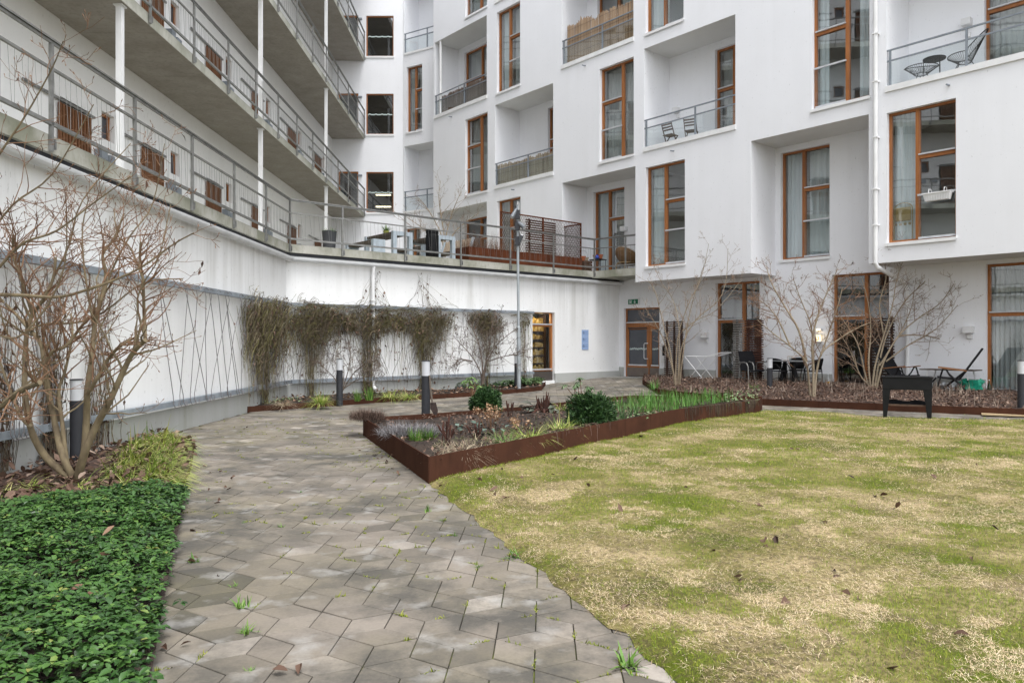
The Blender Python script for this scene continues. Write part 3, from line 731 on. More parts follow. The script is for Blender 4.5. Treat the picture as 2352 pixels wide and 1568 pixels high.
# ------------------------------------------------------------------ gallery block on the left, closed by the stair tower
YE = 36.2
gal = thing('gallery_building', 'white gallery-access block with stacked concrete walkways, steel railings and wooden slat gates', 'building', FL.w(10, 2.76, 0))
DI, DG = 2.76, 1.23
floors = [3.95, 7.69, 11.45, 15.2]
gh = []; gi = MB(FL.w)
doors = [10.3, 14.0, 17.2, 20.9, 24.7, 28.8, 32.9]
for li, zf in enumerate(floors):
    for u in doors:
        h = (u, u + 1.0, zf + .02, zf + 2.1); gh.append(h)
        g2 = (u + 1.45, u + 1.95, zf + 1.72, zf + 2.28); gh.append(g2)
        reveal(gi, h, DI, DI + .35); reveal(gi, g2, DI, DI + .2)
        k = MB(FL.w); k.quad((h[0], DI + .35, h[2]), (h[1], DI + .35, h[2]), (h[1], DI + .35, h[3]), (h[0], DI + .35, h[3]))
        dd = k.build('recess_void', MAT['dark_room'], gal)  # near-black sheet stands for the shaded depth behind the gate
        k = MB(FL.w); sx = u - .12
        for s in range(11): k.box(sx + s*.1, sx + s*.1 + .055, DI - .07, DI - .03, zf + .06, zf + 1.96)
        k.box(sx, sx + 1.06, DI - .03, DI - .005, zf + .3, zf + .38); k.box(sx, sx + 1.06, DI - .03, DI - .005, zf + 1.6, zf + 1.68)
        gt = k.build('slat_gate', MAT['gate'], gal)
        k = MB(FL.w); k.box(u - 1.15, u + 1.1, DI - .06, DI - .025, zf + 2.0, zf + 2.045); k.build('gate_track', MAT['steel'], gt)
        k = MB(FL.w); W = .05
        k.box(g2[0], g2[0]+W, DI+.1, DI+.16, g2[2], g2[3]); k.box(g2[1]-W, g2[1], DI+.1, DI+.16, g2[2], g2[3]); k.box(g2[0]+W, g2[1]-W, DI+.1, DI+.16, g2[3]-W, g2[3]); k.box(g2[0]+W, g2[1]-W, DI+.1, DI+.16, g2[2], g2[2]+W)
        wo = k.build('small_window', MAT['frame'], gal)
        k = MB(FL.w); k.quad((g2[0], DI+.14, g2[2]), (g2[1], DI+.14, g2[2]), (g2[1], DI+.14, g2[3]), (g2[0], DI+.14, g2[3])); k.build('pane', MAT['frosted'], wo)
        k = MB(FL.w); k.box(u + 1.15, u + 1.38, DI - .16, DI, zf + 1.25, zf + 1.42); k.box(u + 1.6, u + 1.86, DI - .1, DI, zf + 1.2, zf + 1.4); k.build('meter_box', MAT['steel_blue'], gal)
wall_holes(gi, -7, YE + .3, DECK - .1, TOP, gh, DI)
gi.build('wall', MAT['gallery_wall'], gal)
for li, zf in enumerate(floors[1:]):
    k = MB(FL.w); u = -7
    while u < YE - .1:
        k.box(u, min(u + 2.39, YE - .01), DG + .006, DI - .002, zf - .22, zf - .012); u += 2.4
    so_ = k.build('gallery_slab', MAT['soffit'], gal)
    k = MB(FL.w); k.box(-7, YE - .01, DG, DI - .002, zf - .011, zf); k.box(-7, YE - .01, DG - .004, DG + .005, zf - .215, zf - .0115); k.build('slab_edge', MAT['slab_edge'], gal)
    pts = [FL.w(-6 + 2.02*i, DG - .04, 0) for i in range(0, 21)] + [FL.w(YE - .05, DG - .04, 0)]
    railing(pts, zf, gal, cables=True)
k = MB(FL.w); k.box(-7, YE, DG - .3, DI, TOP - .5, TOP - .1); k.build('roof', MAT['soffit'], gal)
for x in (275.5, 598.5, 749):
    u = FL.hit(x, DG + .12)
    k = MB(FL.w); k.box(u - .055, u + .055, DG + .07, DG + .17, DECK, TOP - .5)
    for zf in floors[1:]: k.box(u - .09, u + .09, DG + .04, DG + .2, zf - .245, zf - .215)
    k.build('column', MAT['white_metal'], gal)
# stair tower wall facing the court
FE = Frame((-8.9, YE), 0.0)
ew = MB(FE.w); eh = []
u0, u1 = FE.hit(841), FE.hit(904); ud0, ud1 = FE.hit(777), FE.hit(823)
band = simple('pale_glass_band', (.50, .60, .58), (.46, .55, .53), 5, .6)
for zf in floors[1:]:
    h = (u0, u1, zf + .02, zf + 1.96); eh.append(h); reveal(ew, h, 0, .12)
    k = MB(FE.w); W = .05
    k.box(h[0], h[0]+W, .06, .14, h[2], h[3]); k.box(h[1]-W, h[1], .06, .14, h[2], h[3]); k.box(h[0]+W, h[1]-W, .06, .14, h[3]-W, h[3]); k.box(h[0]+W, h[1]-W, .06, .14, h[2], h[2]+.03)
    wo = k.build('stair_window', MAT['frame'], gal)
    k = MB(FE.w); k.quad((h[0]+W, .1, h[2]), (h[1]-W, .1, h[2]), (h[1]-W, .1, h[3]-W), (h[0]+W, .1, h[3]-W)); k.build('pane', MAT['darkglass'], wo)
    k = MB(FE.w); n = 20; st = (h[1]-h[0]-.14)/n; zb = h[2] + .92
    for i in range(n):
        s0, s1 = [(0, 1), (1, 1), (1, 0), (.3, .3), (.6, .1)][i % 5]; x = h[0] + .07 + i*st
        k.add([(x, .096, zb + .04*s0), (x+st*.99, .096, zb + .04*s1), (x+st*.99, .096, zb + .05 + .04*s1), (x, .096, zb + .05 + .04*s0)], [(0, 1, 2, 3)])
    k.build('pattern_band', band, wo)
    k = MB(FE.w); k.box(h[0] - .03, h[1] + .03, -.04, .06, h[2] - .1, h[2] - .02); k.build('window_sill', MAT['white_metal'], wo)
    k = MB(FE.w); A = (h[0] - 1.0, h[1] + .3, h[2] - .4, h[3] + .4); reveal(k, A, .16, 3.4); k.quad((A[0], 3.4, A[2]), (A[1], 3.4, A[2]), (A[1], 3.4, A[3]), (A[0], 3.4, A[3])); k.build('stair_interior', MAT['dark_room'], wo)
    # a lit ceiling lamp inside the stair
    em = bpy.data.materials.get('stair_lamp_light')
    if em is None:
        em, n2, b2 = base_mat('stair_lamp_light', .5); b2.inputs['Emission Color'].default_value = (1, .86, .55, 1); b2.inputs['Emission Strength'].default_value = 2.2; b2.inputs['Base Color'].default_value = (.8, .75, .6, 1)
    if zf < 15 and zf != 11.45:
        k = MB(FE.w)
        for dz in (.28, .62, 1.22): k.box(h[0] + .1, h[0] + .85, 2.0, 2.15, h[2] + dz, h[2] + dz + .035)
        k.build('stair_lamp', em, wo)
    h = (ud0, ud1, zf + .02, zf + 1.98); eh.append(h); reveal(ew, h, 0, .12)
    k = MB(FE.w); W = .07
    k.box(h[0], h[0]+W, .05, .13, h[2], h[3]); k.box(h[1]-W, h[1], .05, .13, h[2], h[3]); k.box(h[0]+W, h[1]-W, .05, .13, h[3]-W, h[3]); k.box(h[0]+W, h[1]-W, .05, .13, h[2], h[2]+.2)
    wo = k.build('stair_door', MAT['frame'], gal)
    k = MB(FE.w); k.quad((h[0]+W, .1, h[2]), (h[1]-W, .1, h[2]), (h[1]-W, .1, h[3]-W), (h[0]+W, .1, h[3]-W)); k.build('pane', MAT['darkglass'], wo)
    k = MB(FE.w); A = (h[0] - .1, h[1] + .1, h[2] - .1, h[3] + .1); reveal(k, A, .16, 2.4); k.quad((A[0], 2.4, A[2]), (A[1], 2.4, A[2]), (A[1], 2.4, A[3]), (A[0], 2.4, A[3])); k.build('stair_interior', MAT['dark_room'], wo)
    k = MB(FE.w); ux = FE.hit(827); k.box(ux - .1, ux + .1, -.1, 0, zf + 1.75, zf + 1.82); k.build('wall_lamp', MAT['steel_blue'], gal)
wall_holes(ew, -.1, FE.hit(925.5) + .02, DECK - .1, TOP, eh, 0); ew.build('tower_wall', MAT['facade'], gal)
# ================================================================== GROUND
def inpoly(poly, X, Y):
    X = np.asarray(X); Y = np.asarray(Y); c = np.zeros(X.shape, bool); n = len(poly)
    for i in range(n):
        (x0, y0), (x1, y1) = poly[i][:2], poly[i-1][:2]
        hit = ((y0 > Y) != (y1 > Y)) & (X < (x1 - x0) * (Y - y0) / (y1 - y0 + 1e-12) + x0)
        c ^= hit
    return c
def edge_dist(poly, X, Y, closed=True):
    d = np.full(np.shape(X), 1e9); n = len(poly)
    for i in range(n if closed else n - 1):
        a = np.array(poly[i][:2]); b = np.array(poly[(i+1) % n][:2]); ab = b - a; L = ab @ ab
        t = np.clip(((X - a[0])*ab[0] + (Y - a[1])*ab[1]) / L, 0, 1)
        d = np.minimum(d, np.hypot(X - a[0] - t*ab[0], Y - a[1] - t*ab[1]))
    return d
def vnoise(X, Y, s, seed=0):
    """cheap smooth value noise"""
    r = np.random.default_rng(seed); T = r.random((64, 64))
    x = np.asarray(X) / s; y = np.asarray(Y) / s; xi = np.floor(x).astype(int); yi = np.floor(y).astype(int); fx = sstep(x - xi); fy = sstep(y - yi)
    g = lambda i, j: T[i % 64, j % 64]
    return (g(xi, yi)*(1-fx) + g(xi+1, yi)*fx)*(1-fy) + (g(xi, yi+1)*(1-fx) + g(xi+1, yi+1)*fx)*fy
def sheet(name, poly, hfun, step, mat, kind='structure', cut=True):
    xs = [p[0] for p in poly]; ys = [p[1] for p in poly]
    bm = bmesh.new()
    nx = int((max(xs) - min(xs)) / step) + 2; ny = int((max(ys) - min(ys)) / step) + 2
    f = bm.faces.new([bm.verts.new((p[0], p[1], 0)) for p in poly])
    for i in range(nx):
        g = bm.verts[:] + bm.edges[:] + bm.faces[:]
        bmesh.ops.bisect_plane(bm, geom=g, plane_co=(min(xs) + i*step + .001, 0, 0), plane_no=(1, 0, 0))
    for i in range(ny):
        g = bm.verts[:] + bm.edges[:] + bm.faces[:]
        bmesh.ops.bisect_plane(bm, geom=g, plane_co=(0, min(ys) + i*step + .001, 0), plane_no=(0, 1, 0))
    bmesh.ops.recalc_face_normals(bm, faces=bm.faces[:])
    n = len(bm.verts); A = np.array([v.co[:2] for v in bm.verts]); H = hfun(A[:, 0], A[:, 1])
    for v, h in zip(bm.verts, H): v.co.z = h
    for f in bm.faces:
        if f.normal.z < 0: f.normal_flip()
    me = bpy.data.meshes.new(name); bm.to_mesh(me); bm.free()
    o = finish(me, name, mat, None, True); tag(o, kind=kind); return o

# polygons (metres)
g2 = lambda x, y: G(x, y)[:2]
PL = [(-.876, 7.95), (.365, 9.78), (3.02, 13.62), (5.18, 15.75), (5.55, 16.7), (2.65, 17.0), (.05, 13.95), (-1.6, 12.55), (-2.38, 12.05)]
_rl = random.Random(6)
LAWN = [(-.876, 7.95)] + [(-.876 + 1.591*i/40 + _rl.gauss(0, .018) - .012*math.sin(i*.9), 7.95 - 4.61*i/40 + _rl.gauss(0, .02)) for i in range(1, 40)] + [(.715, 3.34), (1.6, .9), (9, .6), (19, 2), (19, 9.0), g2(2352, 968), g2(2200, 966), g2(2030, 962), g2(1900, 949), g2(1745, 946), (5.18, 15.72), (3.02, 13.6), (.365, 9.76)]
FLp = lambda u, d=-.03: FL.w(u, d, 0)[:2]
BEDL = [(-1.02, 1.6), (-1.66, 3.31), (-2.26, 4.8), (-3.15, 7.1), (-3.8, 8.9), (-4.6, 10.9), FLp(12.0), FLp(-1), (-4, -1.2)]
BEDB = [g2(557, 947), g2(756, 933), g2(950, 918.5), g2(1045, 913), g2(1150, 905.5), g2(1244, 896), g2(1253, 884), FT.w(FT.hit(1215), -.03, 0)[:2], FT.w(0, -.03, 0)[:2], FLp(16.2)]
pr = lambda x, y, d=DR - .02: None
BEDR = [FR.w(FR.hit(1482, DR), DR - .03, 0)[:2], g2(1476, 882), g2(1510, 905), g2(1600, 916), g2(1745, 930), g2(2030, 943), g2(2352, 957), (14.5, 12.4), FR.w(14.0, DR - .03, 0)[:2]]
# base ground reaching far past the court
mdirt = simple('bare_ground', (.10, .085, .065), (.06, .05, .04), 3, .95, bmp=.3)
bigx = [-60, 60]
o = sheet('ground', [(-60, -60), (60, -60), (60, 90), (-60, 90)], lambda x, y: gz(x, y) - .05, 3.0, mdirt)
# joint bed with moss, under the paving
m, nt, b = base_mat('paving_joint', .95, 0, .1)
v = coords(nt)
c = ramp(nt, noise(nt, .55, 5, v), [(.44, (.05, .046, .037)), (.54, (.16, .19, .03))])
c = mixc(nt, c, (.035, .033, .028), ramp(nt, noise(nt, 9, 3, v), [(.4, (0, 0, 0)), (.6, (1, 1, 1))]))
nt.links.new(c, b.inputs['Base Color']); MAT['joint'] = m
PATHBOX = [(-7.5, -1), (11, -1), (16, 9), (16, 14), (6, 27.5), (-2, 27.5), (-7.5, 20)]
sheet('path', PATHBOX, lambda x, y: gz(x, y) - .012, .8, MAT['joint'])
# the paving itself: rhombic slabs in three directions, every slab its own tone
def paving():
    A0 = R(-32.5); Lh = .229
    d = [np.array((math.cos(A0 + R(60)*i), math.sin(A0 + R(60)*i))) * Lh for i in range(6)]
    o = np.array(((1138.9 - 1176) / (1466.9 - 784) * 1.5, F * 1.5 / (1466.9 - 784)))
    a, b_ = d[0] + d[1], d[1] + d[2]
    V = []; Fc = []; att = []; n = 0
    r = np.random.default_rng(3)
    for i in range(-70, 90):
        for j in range(-90, 110):
            p = o + a*i + b_*j
            if not (-7.2 < p[0] < 12 and 1.2 < p[1] < 27.5): continue
            for k in range(3):
                q = np.array([p, p + d[2*k], p + d[2*k] + d[2*k+1], p + d[2*k+1]])
                c = q.mean(0)
                V.append((c, q, k))
    cs = np.array([t[0] for t in V])
    keep = (~inpoly(LAWN, cs[:, 0], cs[:, 1]) | (edge_dist(LAWN, cs[:, 0], cs[:, 1]) < .35))
    for key in (PL, BEDL, BEDB, BEDR): keep &= ~inpoly(key, cs[:, 0], cs[:, 1]) | (edge_dist(key, cs[:, 0], cs[:, 1]) < .3)
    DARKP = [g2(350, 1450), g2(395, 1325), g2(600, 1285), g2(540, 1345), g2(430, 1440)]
    s = .7639*cs[:, 0] + .6454*cs[:, 1]; keep &= s < 20.5
    lim = FT.o[0]*FT.n[0] + FT.o[1]*FT.n[1]; keep &= (cs[:, 0]*FT.n[0] + cs[:, 1]*FT.n[1]) < lim
    keep &= cs[:, 0] > -5.6
    vs = []; fs = []; rnd = []
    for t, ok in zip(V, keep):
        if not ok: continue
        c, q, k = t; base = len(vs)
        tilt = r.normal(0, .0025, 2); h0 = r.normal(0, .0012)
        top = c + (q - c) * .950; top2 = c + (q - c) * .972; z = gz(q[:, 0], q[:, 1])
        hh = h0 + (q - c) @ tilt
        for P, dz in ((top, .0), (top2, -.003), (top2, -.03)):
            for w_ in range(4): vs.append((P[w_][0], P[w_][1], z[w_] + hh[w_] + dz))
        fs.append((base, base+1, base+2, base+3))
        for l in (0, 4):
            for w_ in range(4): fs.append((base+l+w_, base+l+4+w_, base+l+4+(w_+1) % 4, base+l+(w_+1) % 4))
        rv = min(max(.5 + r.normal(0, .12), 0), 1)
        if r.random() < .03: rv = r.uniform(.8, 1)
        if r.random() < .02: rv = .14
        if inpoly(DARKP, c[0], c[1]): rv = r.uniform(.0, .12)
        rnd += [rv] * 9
    m, nt, b = base_mat('paving_slab', .82, 0, .25)
    at = nd(nt, 'ShaderNodeAttribute', attribute_name='rnd'); v = coords(nt)
    c = ramp(nt, at.outputs['Fac'], [(0, (.062, .058, .052)), (.3, (.172, .149, .122)), (.55, (.218, .189, .158)), (.8, (.262, .23, .196)), (1, (.36, .322, .283))])
    gr = ramp(nt, noise(nt, .55, 5, v, .6), [(.42, (0, 0, 0)), (.72, (1, 1, 1))])
    f = nd(nt, 'ShaderNodeMath', operation='MULTIPLY'); nt.links.new(gr, f.inputs[0]); f.inputs[1].default_value = .6
    c = mixc(nt, c, (.165, .148, .082), f.outputs[0])                                   # algae
    dk = mixc(nt, (0, 0, 0), ramp(nt, noise(nt, 1.15, 8, v, .72), [(.42, (0, 0, 0)), (.58, (.95, .95, .95))]), ramp(nt, noise(nt, .4, 2, v), [(.36, (.4, .4, .4)), (.55, (1, 1, 1))]))
    c = mixc(nt, c, (.078, .073, .064), dk)                                   # grime
    sp = ramp(nt, noise(nt, 3.6, 5, v), [(.56, (0, 0, 0)), (.74, (.75, .75, .75))])
    c = mixc(nt, c, (.33, .32, .30), sp)                                      # pale efflorescence
    c = mixc(nt, c, tuple([.55]*3), ramp(nt, noise(nt, 60, 4, v), [(.35, (.22, .22, .22)), (.6, (0, 0, 0))]), 'MULTIPLY')
    nt.links.new(c, b.inputs['Base Color'])
    bump(nt, b, mixc(nt, noise(nt, 70, 4, v), noise(nt, 6, 3, v), .5), .3, .004)
    o = fast_mesh('paving', vs, fs, m, None, rnd); tag(o, kind='structure')
    # moss and fine grass rooted in the joints, thickest along the lawn and the beds
    E = []
    for (c, q, k), ok in zip(V, keep):
        if ok and c[1] < 15:
            for w_ in range(2): E.append((q[w_], q[w_+1]))
    E = np.array(E); mid = E.mean(1)
    dl = np.minimum(edge_dist(LAWN, mid[:, 0], mid[:, 1]), edge_dist(PL, mid[:, 0], mid[:, 1]))
    pr = .05 + .55*np.exp(-dl/.5) + .35*(vnoise(mid[:, 0], mid[:, 1], .9, 33) > .60)
    E = E[r.random(len(E)) < pr]; nb = 26
    t = r.random((len(E), nb)); lo = r.random((len(E), 1))*.6; t = lo + t*r.uniform(.2, .5, (len(E), 1)); t = np.clip(t, 0, 1)
    P = (E[:, None, 0]*(1 - t[..., None]) + E[:, None, 1]*t[..., None]).reshape(-1, 2); n = len(P)
    P += r.normal(0, .0045, (n, 2)); L = r.uniform(.012, .026, n)*np.where(r.random(n) < .04, 2.5, 1)
    mm = leafy('joint_moss', [(0, (.08, .10, .012)), (.5, (.16, .19, .02)), (1, (.27, .28, .05))], .9, 2, .15)
    o = blades('joint_moss', P[:, 0], P[:, 1], gz(P[:, 0], P[:, 1]) - .004, L, np.full(n, .0085), np.abs(r.normal(.9, .4, n)), r.uniform(0, 6.28, n), r.random(n), mm, 2)
    tag(o, 'yellow-green moss and fine grass growing in the paving joints', 'moss', kind='stuff')

# lawn soil sheet with slow bumps, and its blades
def lawn_h(X, Y):
    e = sstep(edge_dist(LAWN, X, Y) / .12)
    return gz(X, Y) + .004 + e * (.018 + .035*vnoise(X, Y, .9, 2) + .02*vnoise(X, Y, .33, 4))
m, nt, b = base_mat('lawn_thatch', .95, 0, .1); v = coords(nt)
c = ramp(nt, noise(nt, 1.1, 6, v, .62), [(.38, (.09, .11, .014)), (.5, (.19, .165, .06)), (.62, (.34, .27, .145))])
c = mixc(nt, c, (.09, .07, .04), ramp(nt, noise(nt, 24, 5, coords(nt, (1, 1, 1))), [(.40, (.6, .6, .6)), (.52, (0, 0, 0))]))
nt.links.new(c, b.inputs['Base Color']); bump(nt, b, noise(nt, 45, 5, v), .9, .03); MAT['thatch'] = m
sheet('lawn_soil', LAWN, lawn_h, .12, MAT['thatch'])
def blades(name, X, Y, Z, L, wd, lean, az, rnd, mat, seg=2, parent=None, droop=.5):
    """curved grass blades, two quads-as-strips each"""
    n = len(X); dx, dy = np.cos(az), np.sin(az); px, py = -dy*wd/2, dx*wd/2
    V = np.empty((n, (seg+1)*2, 3)); 
    for k in range(seg + 1):
        t = k / seg; hh = L * (t*np.cos(lean) - droop*np.sin(lean)*t*t*.6); rr = L*np.sin(lean)*t*(1 + .2*t)
        wk = (1 - t*.92)
        for s, sg in ((0, 1), (1, -1)):
            V[:, 2*k+s, 0] = X + dx*rr + px*wk*sg; V[:, 2*k+s, 1] = Y + dy*rr + py*wk*sg; V[:, 2*k+s, 2] = Z + hh
    base = np.arange(n)[:, None]*(seg+1)*2
    fs = np.concatenate([base + np.array([2*k, 2*k+1, 2*k+3, 2*k+2])[None] for k in range(seg)], 1).reshape(-1, 4)
    return fast_mesh(name, V.reshape(-1, 3), fs, mat, parent, np.repeat(rnd, seg))
def scatter(poly, n, r):
    xs = [p[0] for p in poly]; ys = [p[1] for p in poly]
    X = r.uniform(min(xs), max(xs), n); Y = r.uniform(min(ys), max(ys), n); k = inpoly(poly, X, Y); return X[k], Y[k]
def lawn():
    r = np.random.default_rng(21)
    xs = []; ys = []
    for (y0, y1, dens) in ((2.6, 4.5, 13000), (4.5, 7, 7000), (7, 10.5, 3300), (10.5, 18, 1500)):
        x1 = y1*.72 + 1.2
        n = int((x1 + 1.5)*(y1 - y0)*dens); X = r.uniform(-1.5, x1, n); Y = r.uniform(y0, y1, n); k = inpoly(LAWN, X, Y) & (X < .70*Y + 1.2); xs.append(X[k]); ys.append(Y[k])
    X = np.concatenate(xs); Y = np.concatenate(ys); n = len(X)
    X = X + r.normal(0, .01, n)
    grn = vnoise(X*.75, Y, .42, 8)*.32 + vnoise(X, Y, .15, 9)*.32 + vnoise(X, Y, 1.5, 10)*.24 + vnoise(X, Y, .06, 19)*.16
    ed = edge_dist(LAWN, X, Y); grn = grn + .20*np.exp(-ed/.22) + .05*sstep((Y - 8)/5)
    green = r.random(n) < np.clip((grn - .515 - .035*sstep((8 - Y)/4)) * 9 + .42, .11, .96)
    far = np.clip(Y/7, .75, 2.0)
    L = np.where(green, r.uniform(.014, .034, n), r.uniform(.016, .042, n)) * (1 + .15*far)
    lean = np.where(green, r.normal(.65, .3, n), r.normal(1.22, .22, n))
    comb = 2*math.pi*vnoise(X, Y, 1.1, 14)*2 
    az = np.where(green, r.uniform(0, 6.283, n), comb + r.normal(0, 1.3, n))
    Z = lawn_h(X, Y) - .003 + np.where(green, 0, r.uniform(0, .012, n))
    rnd = np.where(green, r.uniform(0, .42, n), r.uniform(.5, 1, n))
    dkp = vnoise(X, Y, .35, 31); rnd = np.where(~green & (dkp > .62) & (r.random(n) < .6), .46, rnd)
    mat = leafy('grass_blade', [(0, (.075, .135, .006)), (.22, (.165, .235, .013)), (.42, (.33, .35, .04)), (.46, (.06, .042, .022)), (.54, (.38, .275, .155)), (.8, (.74, .57, .36)), (1, (.84, .72, .52))], .75, 1.0, .03)
    wd = np.where(green, .0026, .0021) * far * 1.15
    o = blades('grass', X, Y, Z, L, wd, lean, az, rnd, mat, 2); tag(o, 'mown lawn of green tufts and dry straw-coloured patches in the court', 'grass', kind='stuff')
    print('blades', n)
lawn()

paving()
# raised corten beds
def soil_sheet(name, poly, hz, amp, mat, step=.12):
    return sheet(name, poly, lambda x, y: gz(x, y) + hz + amp*(vnoise(x, y, .5, 6) - .5) + amp*.6*(vnoise(x, y, .17, 7) - .5), step, mat)
MAT['soil'] = simple('dark_soil', (.045, .031, .023), (.022, .016, .013), 7, .95, bmp=.8, bscale=40, bdist=.02)
MAT['litter_base'] = simple('leaf_mould', (.10, .062, .047), (.05, .034, .028), 9, .95, bmp=.8, bscale=40, bdist=.02)
def strip_edge(mb, pts, z0, h, th=.012, closed=False):
    n = len(pts)
    for i in range(n if closed else n - 1):
        a, b = pts[i], pts[(i+1) % n]; L = math.hypot(b[0]-a[0], b[1]-a[1]); t = ((b[0]-a[0])/L, (b[1]-a[1])/L); s = (t[1]*th/2, -t[0]*th/2)
        m = max(1, int(L / .8))
        for j in range(m):
            p = (a[0] + (b[0]-a[0])*j/m, a[1] + (b[1]-a[1])*j/m); q = (a[0] + (b[0]-a[0])*(j+1)/m, a[1] + (b[1]-a[1])*(j+1)/m)
            hp, hq = float(gz(*p)), float(gz(*q)); f = lambda P: h(P) if callable(h) else h
            vs = []
            for P, hh in ((p, hp), (q, hq)):
                for sg in (1, -1):
                    vs += [(P[0] + s[0]*sg, P[1] + s[1]*sg, hh + z0), (P[0] + s[0]*sg, P[1] + s[1]*sg, hh + f(P))]
            mb.add(vs, [(0, 1, 5, 4), (2, 6, 7, 3), (1, 3, 7, 5), (0, 4, 6, 2)] + ([(0, 2, 3, 1)] if j == 0 else []) + ([(4, 5, 7, 6)] if j == m - 1 else []))
planter = thing('corten_planter', 'low raised bed edged in rust-brown steel plates, pointing its corner at the lawn', 'planter', (-.876, 7.95, 0))
for seg in ([PL[0], PL[1], PL[2]], [PL[2], PL[3], PL[4]], [PL[4], PL[5], PL[6], PL[7], PL[8]], [PL[8], PL[0]]):
    k = MB(); strip_edge(k, seg, -.04, .282); k.build('edge_plate', MAT['corten'], planter)
def planter_soil(x, y): return gz(x, y) + .21 + .05*(vnoise(x, y, .6, 6) - .5) + .04*(vnoise(x, y, .17, 7) - .5)
sheet('planter_soil', PL, planter_soil, .12, MAT['soil'])
k = thing('bed_edging', 'low rust-brown steel edging in front of the bed below the trellis wall', 'edging', (*g2(756, 933), 0))
mb = MB(); strip_edge(mb, BEDB[:7], -.04, .12); mb.build('edge_plate', MAT['corten'], k)
k = thing('bed_edging', 'long rust-brown steel edging between the back path and the leaf-covered bed by the patios', 'edging', (*g2(1745, 930), .0))
mb = MB(); strip_edge(mb, BEDR[:8], -.04, .15); mb.build('edge_plate', MAT['corten'], k)
k = thing('bed_edging', 'rust-brown steel edging along the path beside the dark green ground cover', 'edging', (*BEDL[2], 0))
mb = MB(); strip_edge(mb, BEDL[:7], -.04, .05); mb.build('edge_plate', MAT['corten'], k)
soil_sheet('bed_soil', BEDL, .045, .05, MAT['litter_base'])
soil_sheet('bed_soil', BEDB, .10, .05, MAT['soil'])
soil_sheet('bed_soil', BEDR, .11, .06, MAT['litter_base'])
# concrete apron at the entrance
m_ap = concrete('apron_concrete', (.36, .355, .33), (.27, .26, .23))
k = MB(); a = [FT.w(FT.hit(1277), -.035, 0), FR.w(FR.hit(1424, DR), DR - .035, 0), FR.w(FR.hit(1500, DR), DR - .035, 0), FR.w(FR.hit(1488, DR), DR - .6, 0), FR.w(FR.hit(1424, DR) - .1, DR - 1.0, 0), FT.w(FT.hit(1277), -.35, 0)]
k.prism([p[:2] for p in a], lambda x, y: float(gz(x, y)) - .02, lambda x, y: float(gz(x, y)) + .012); tag(k.build('apron', m_ap), kind='structure')
# wooden slab patios are hidden by the bed: low terrace of slabs by the wall
# ================================================================== OBJECTS
fa = FR.ang                      # direction of the house front
def fp(x, d, dz=0.0, z=None):
    """point in front of (or in) the house front at photo column x, depth d"""
    p = FR.w(FR.hit(x, d), d, 0); return (p[0], p[1], (float(gz(p[0], p[1])) if z is None else z) + dz)
# ---- bollard lamps
def bollard(loc, label):
    t = thing('bollard_lamp', label, 'bollard lamp', loc, 0, 'bollard lamps along the paths')
    k = MB(); k.lathe([(.074, -.12), (.074, .70)], 28); k.build('post', MAT['charcoal'], t, True, local=True)
    k = MB(); k.lathe([(.071, .70), (.071, .945)], 28); k.build('lamp_head', MAT['opal'], t, True, local=True)
    k = MB(); k.lathe([(.076, .945), (.076, .955), (.06, .96)], 28); k.build('cap', MAT['charcoal'], t, False, local=True)
    for ch in t.children:
        if ch.name.startswith(('post', 'lamp_head')):
            for p in ch.data.polygons:
                if len(p.vertices) > 4: p.use_smooth = False
    return t
b0 = bollard(pt(978, 957, 12.8), 'charcoal bollard lamp standing in the rusty steel planter with a shovel against it')
for (x, y, Y), l in (((176, 1052, 9.1), 'charcoal bollard lamp behind the bare shrub by the left wall'), ((780, 919, 17.4), 'charcoal bollard lamp beside a grass tuft in the bed below the trellis'),
                 ((1187, 887, 22.9), 'charcoal bollard lamp half hidden behind the tall floodlight pole'), ((1768, 905, 20.0), 'charcoal bollard lamp in the leaf bed left of the small multi-stemmed tree'),
                 ((2347, 941, 14.55), 'charcoal bollard lamp at the right end of the leaf bed')):
    dup(b0, pt(x, y, Y), 0, l)
# ---- floodlight pole
Yp = 22.3; p0 = pt(1192, 886, Yp)
t = thing('floodlight_pole', 'tall pale grey pole with three grey floodlights at its top', 'lamp post', p0)
p1 = pt(1191, 752, Yp); p2 = pt(1188.5, 470, Yp)
k = MB(); k.tube([(p0[0], p0[1], p0[2] - .15), p1], .060, 16); k.tube([p1, (p1[0], p1[1], p1[2] + .05)], [.060, .040], 16); k.tube([p1, p2], .040, 14); k.build('pole', MAT['pole'], t, True)
for (hx, hy, ax, az, r) in ((1181, 490, -.5, -.95, .066), (1196, 516, .75, -.7, .068), (1195, 551, .35, .9, .05)):
    c = Vector(pt(hx, hy, Yp - .12)); d = Vector((ax, -.45, az)).normalized()
    k = MB(); k.tube([c - d*.17, c - d*.12, c + d*.10, c + d*.16], [r*.55, r*.8, r, r*1.08], 16); h = k.build('floodlight', MAT['grey_lamp'], t, True)
    k = MB(); k.tube([c + d*.161, c + d*.165], [r*.9, r*.88], 16); k.build('lens', MAT['opal'], h)
    k = MB(); k.bar(tuple(c - d*.05), (p2[0], p2[1], c.z - .02), .05, .08); k.box(p2[0] - .07, p2[0] + .07, Yp - .13, Yp - .03, c.z - .16, c.z + .1); k.build('bracket', MAT['charcoal'], h)
k = MB(); k.tube([pt(1188, 470, Yp - .06), pt(1189, 463, Yp - .06), pt(1192, 466, Yp - .07), pt(1191, 500, Yp - .06)], .013, 6); k.tube([pt(1192, 525, Yp - .06), pt(1196, 540, Yp - .06), pt(1193, 560, Yp - .06)], .012, 6); k.build('cable', MAT['white_plastic'], t)
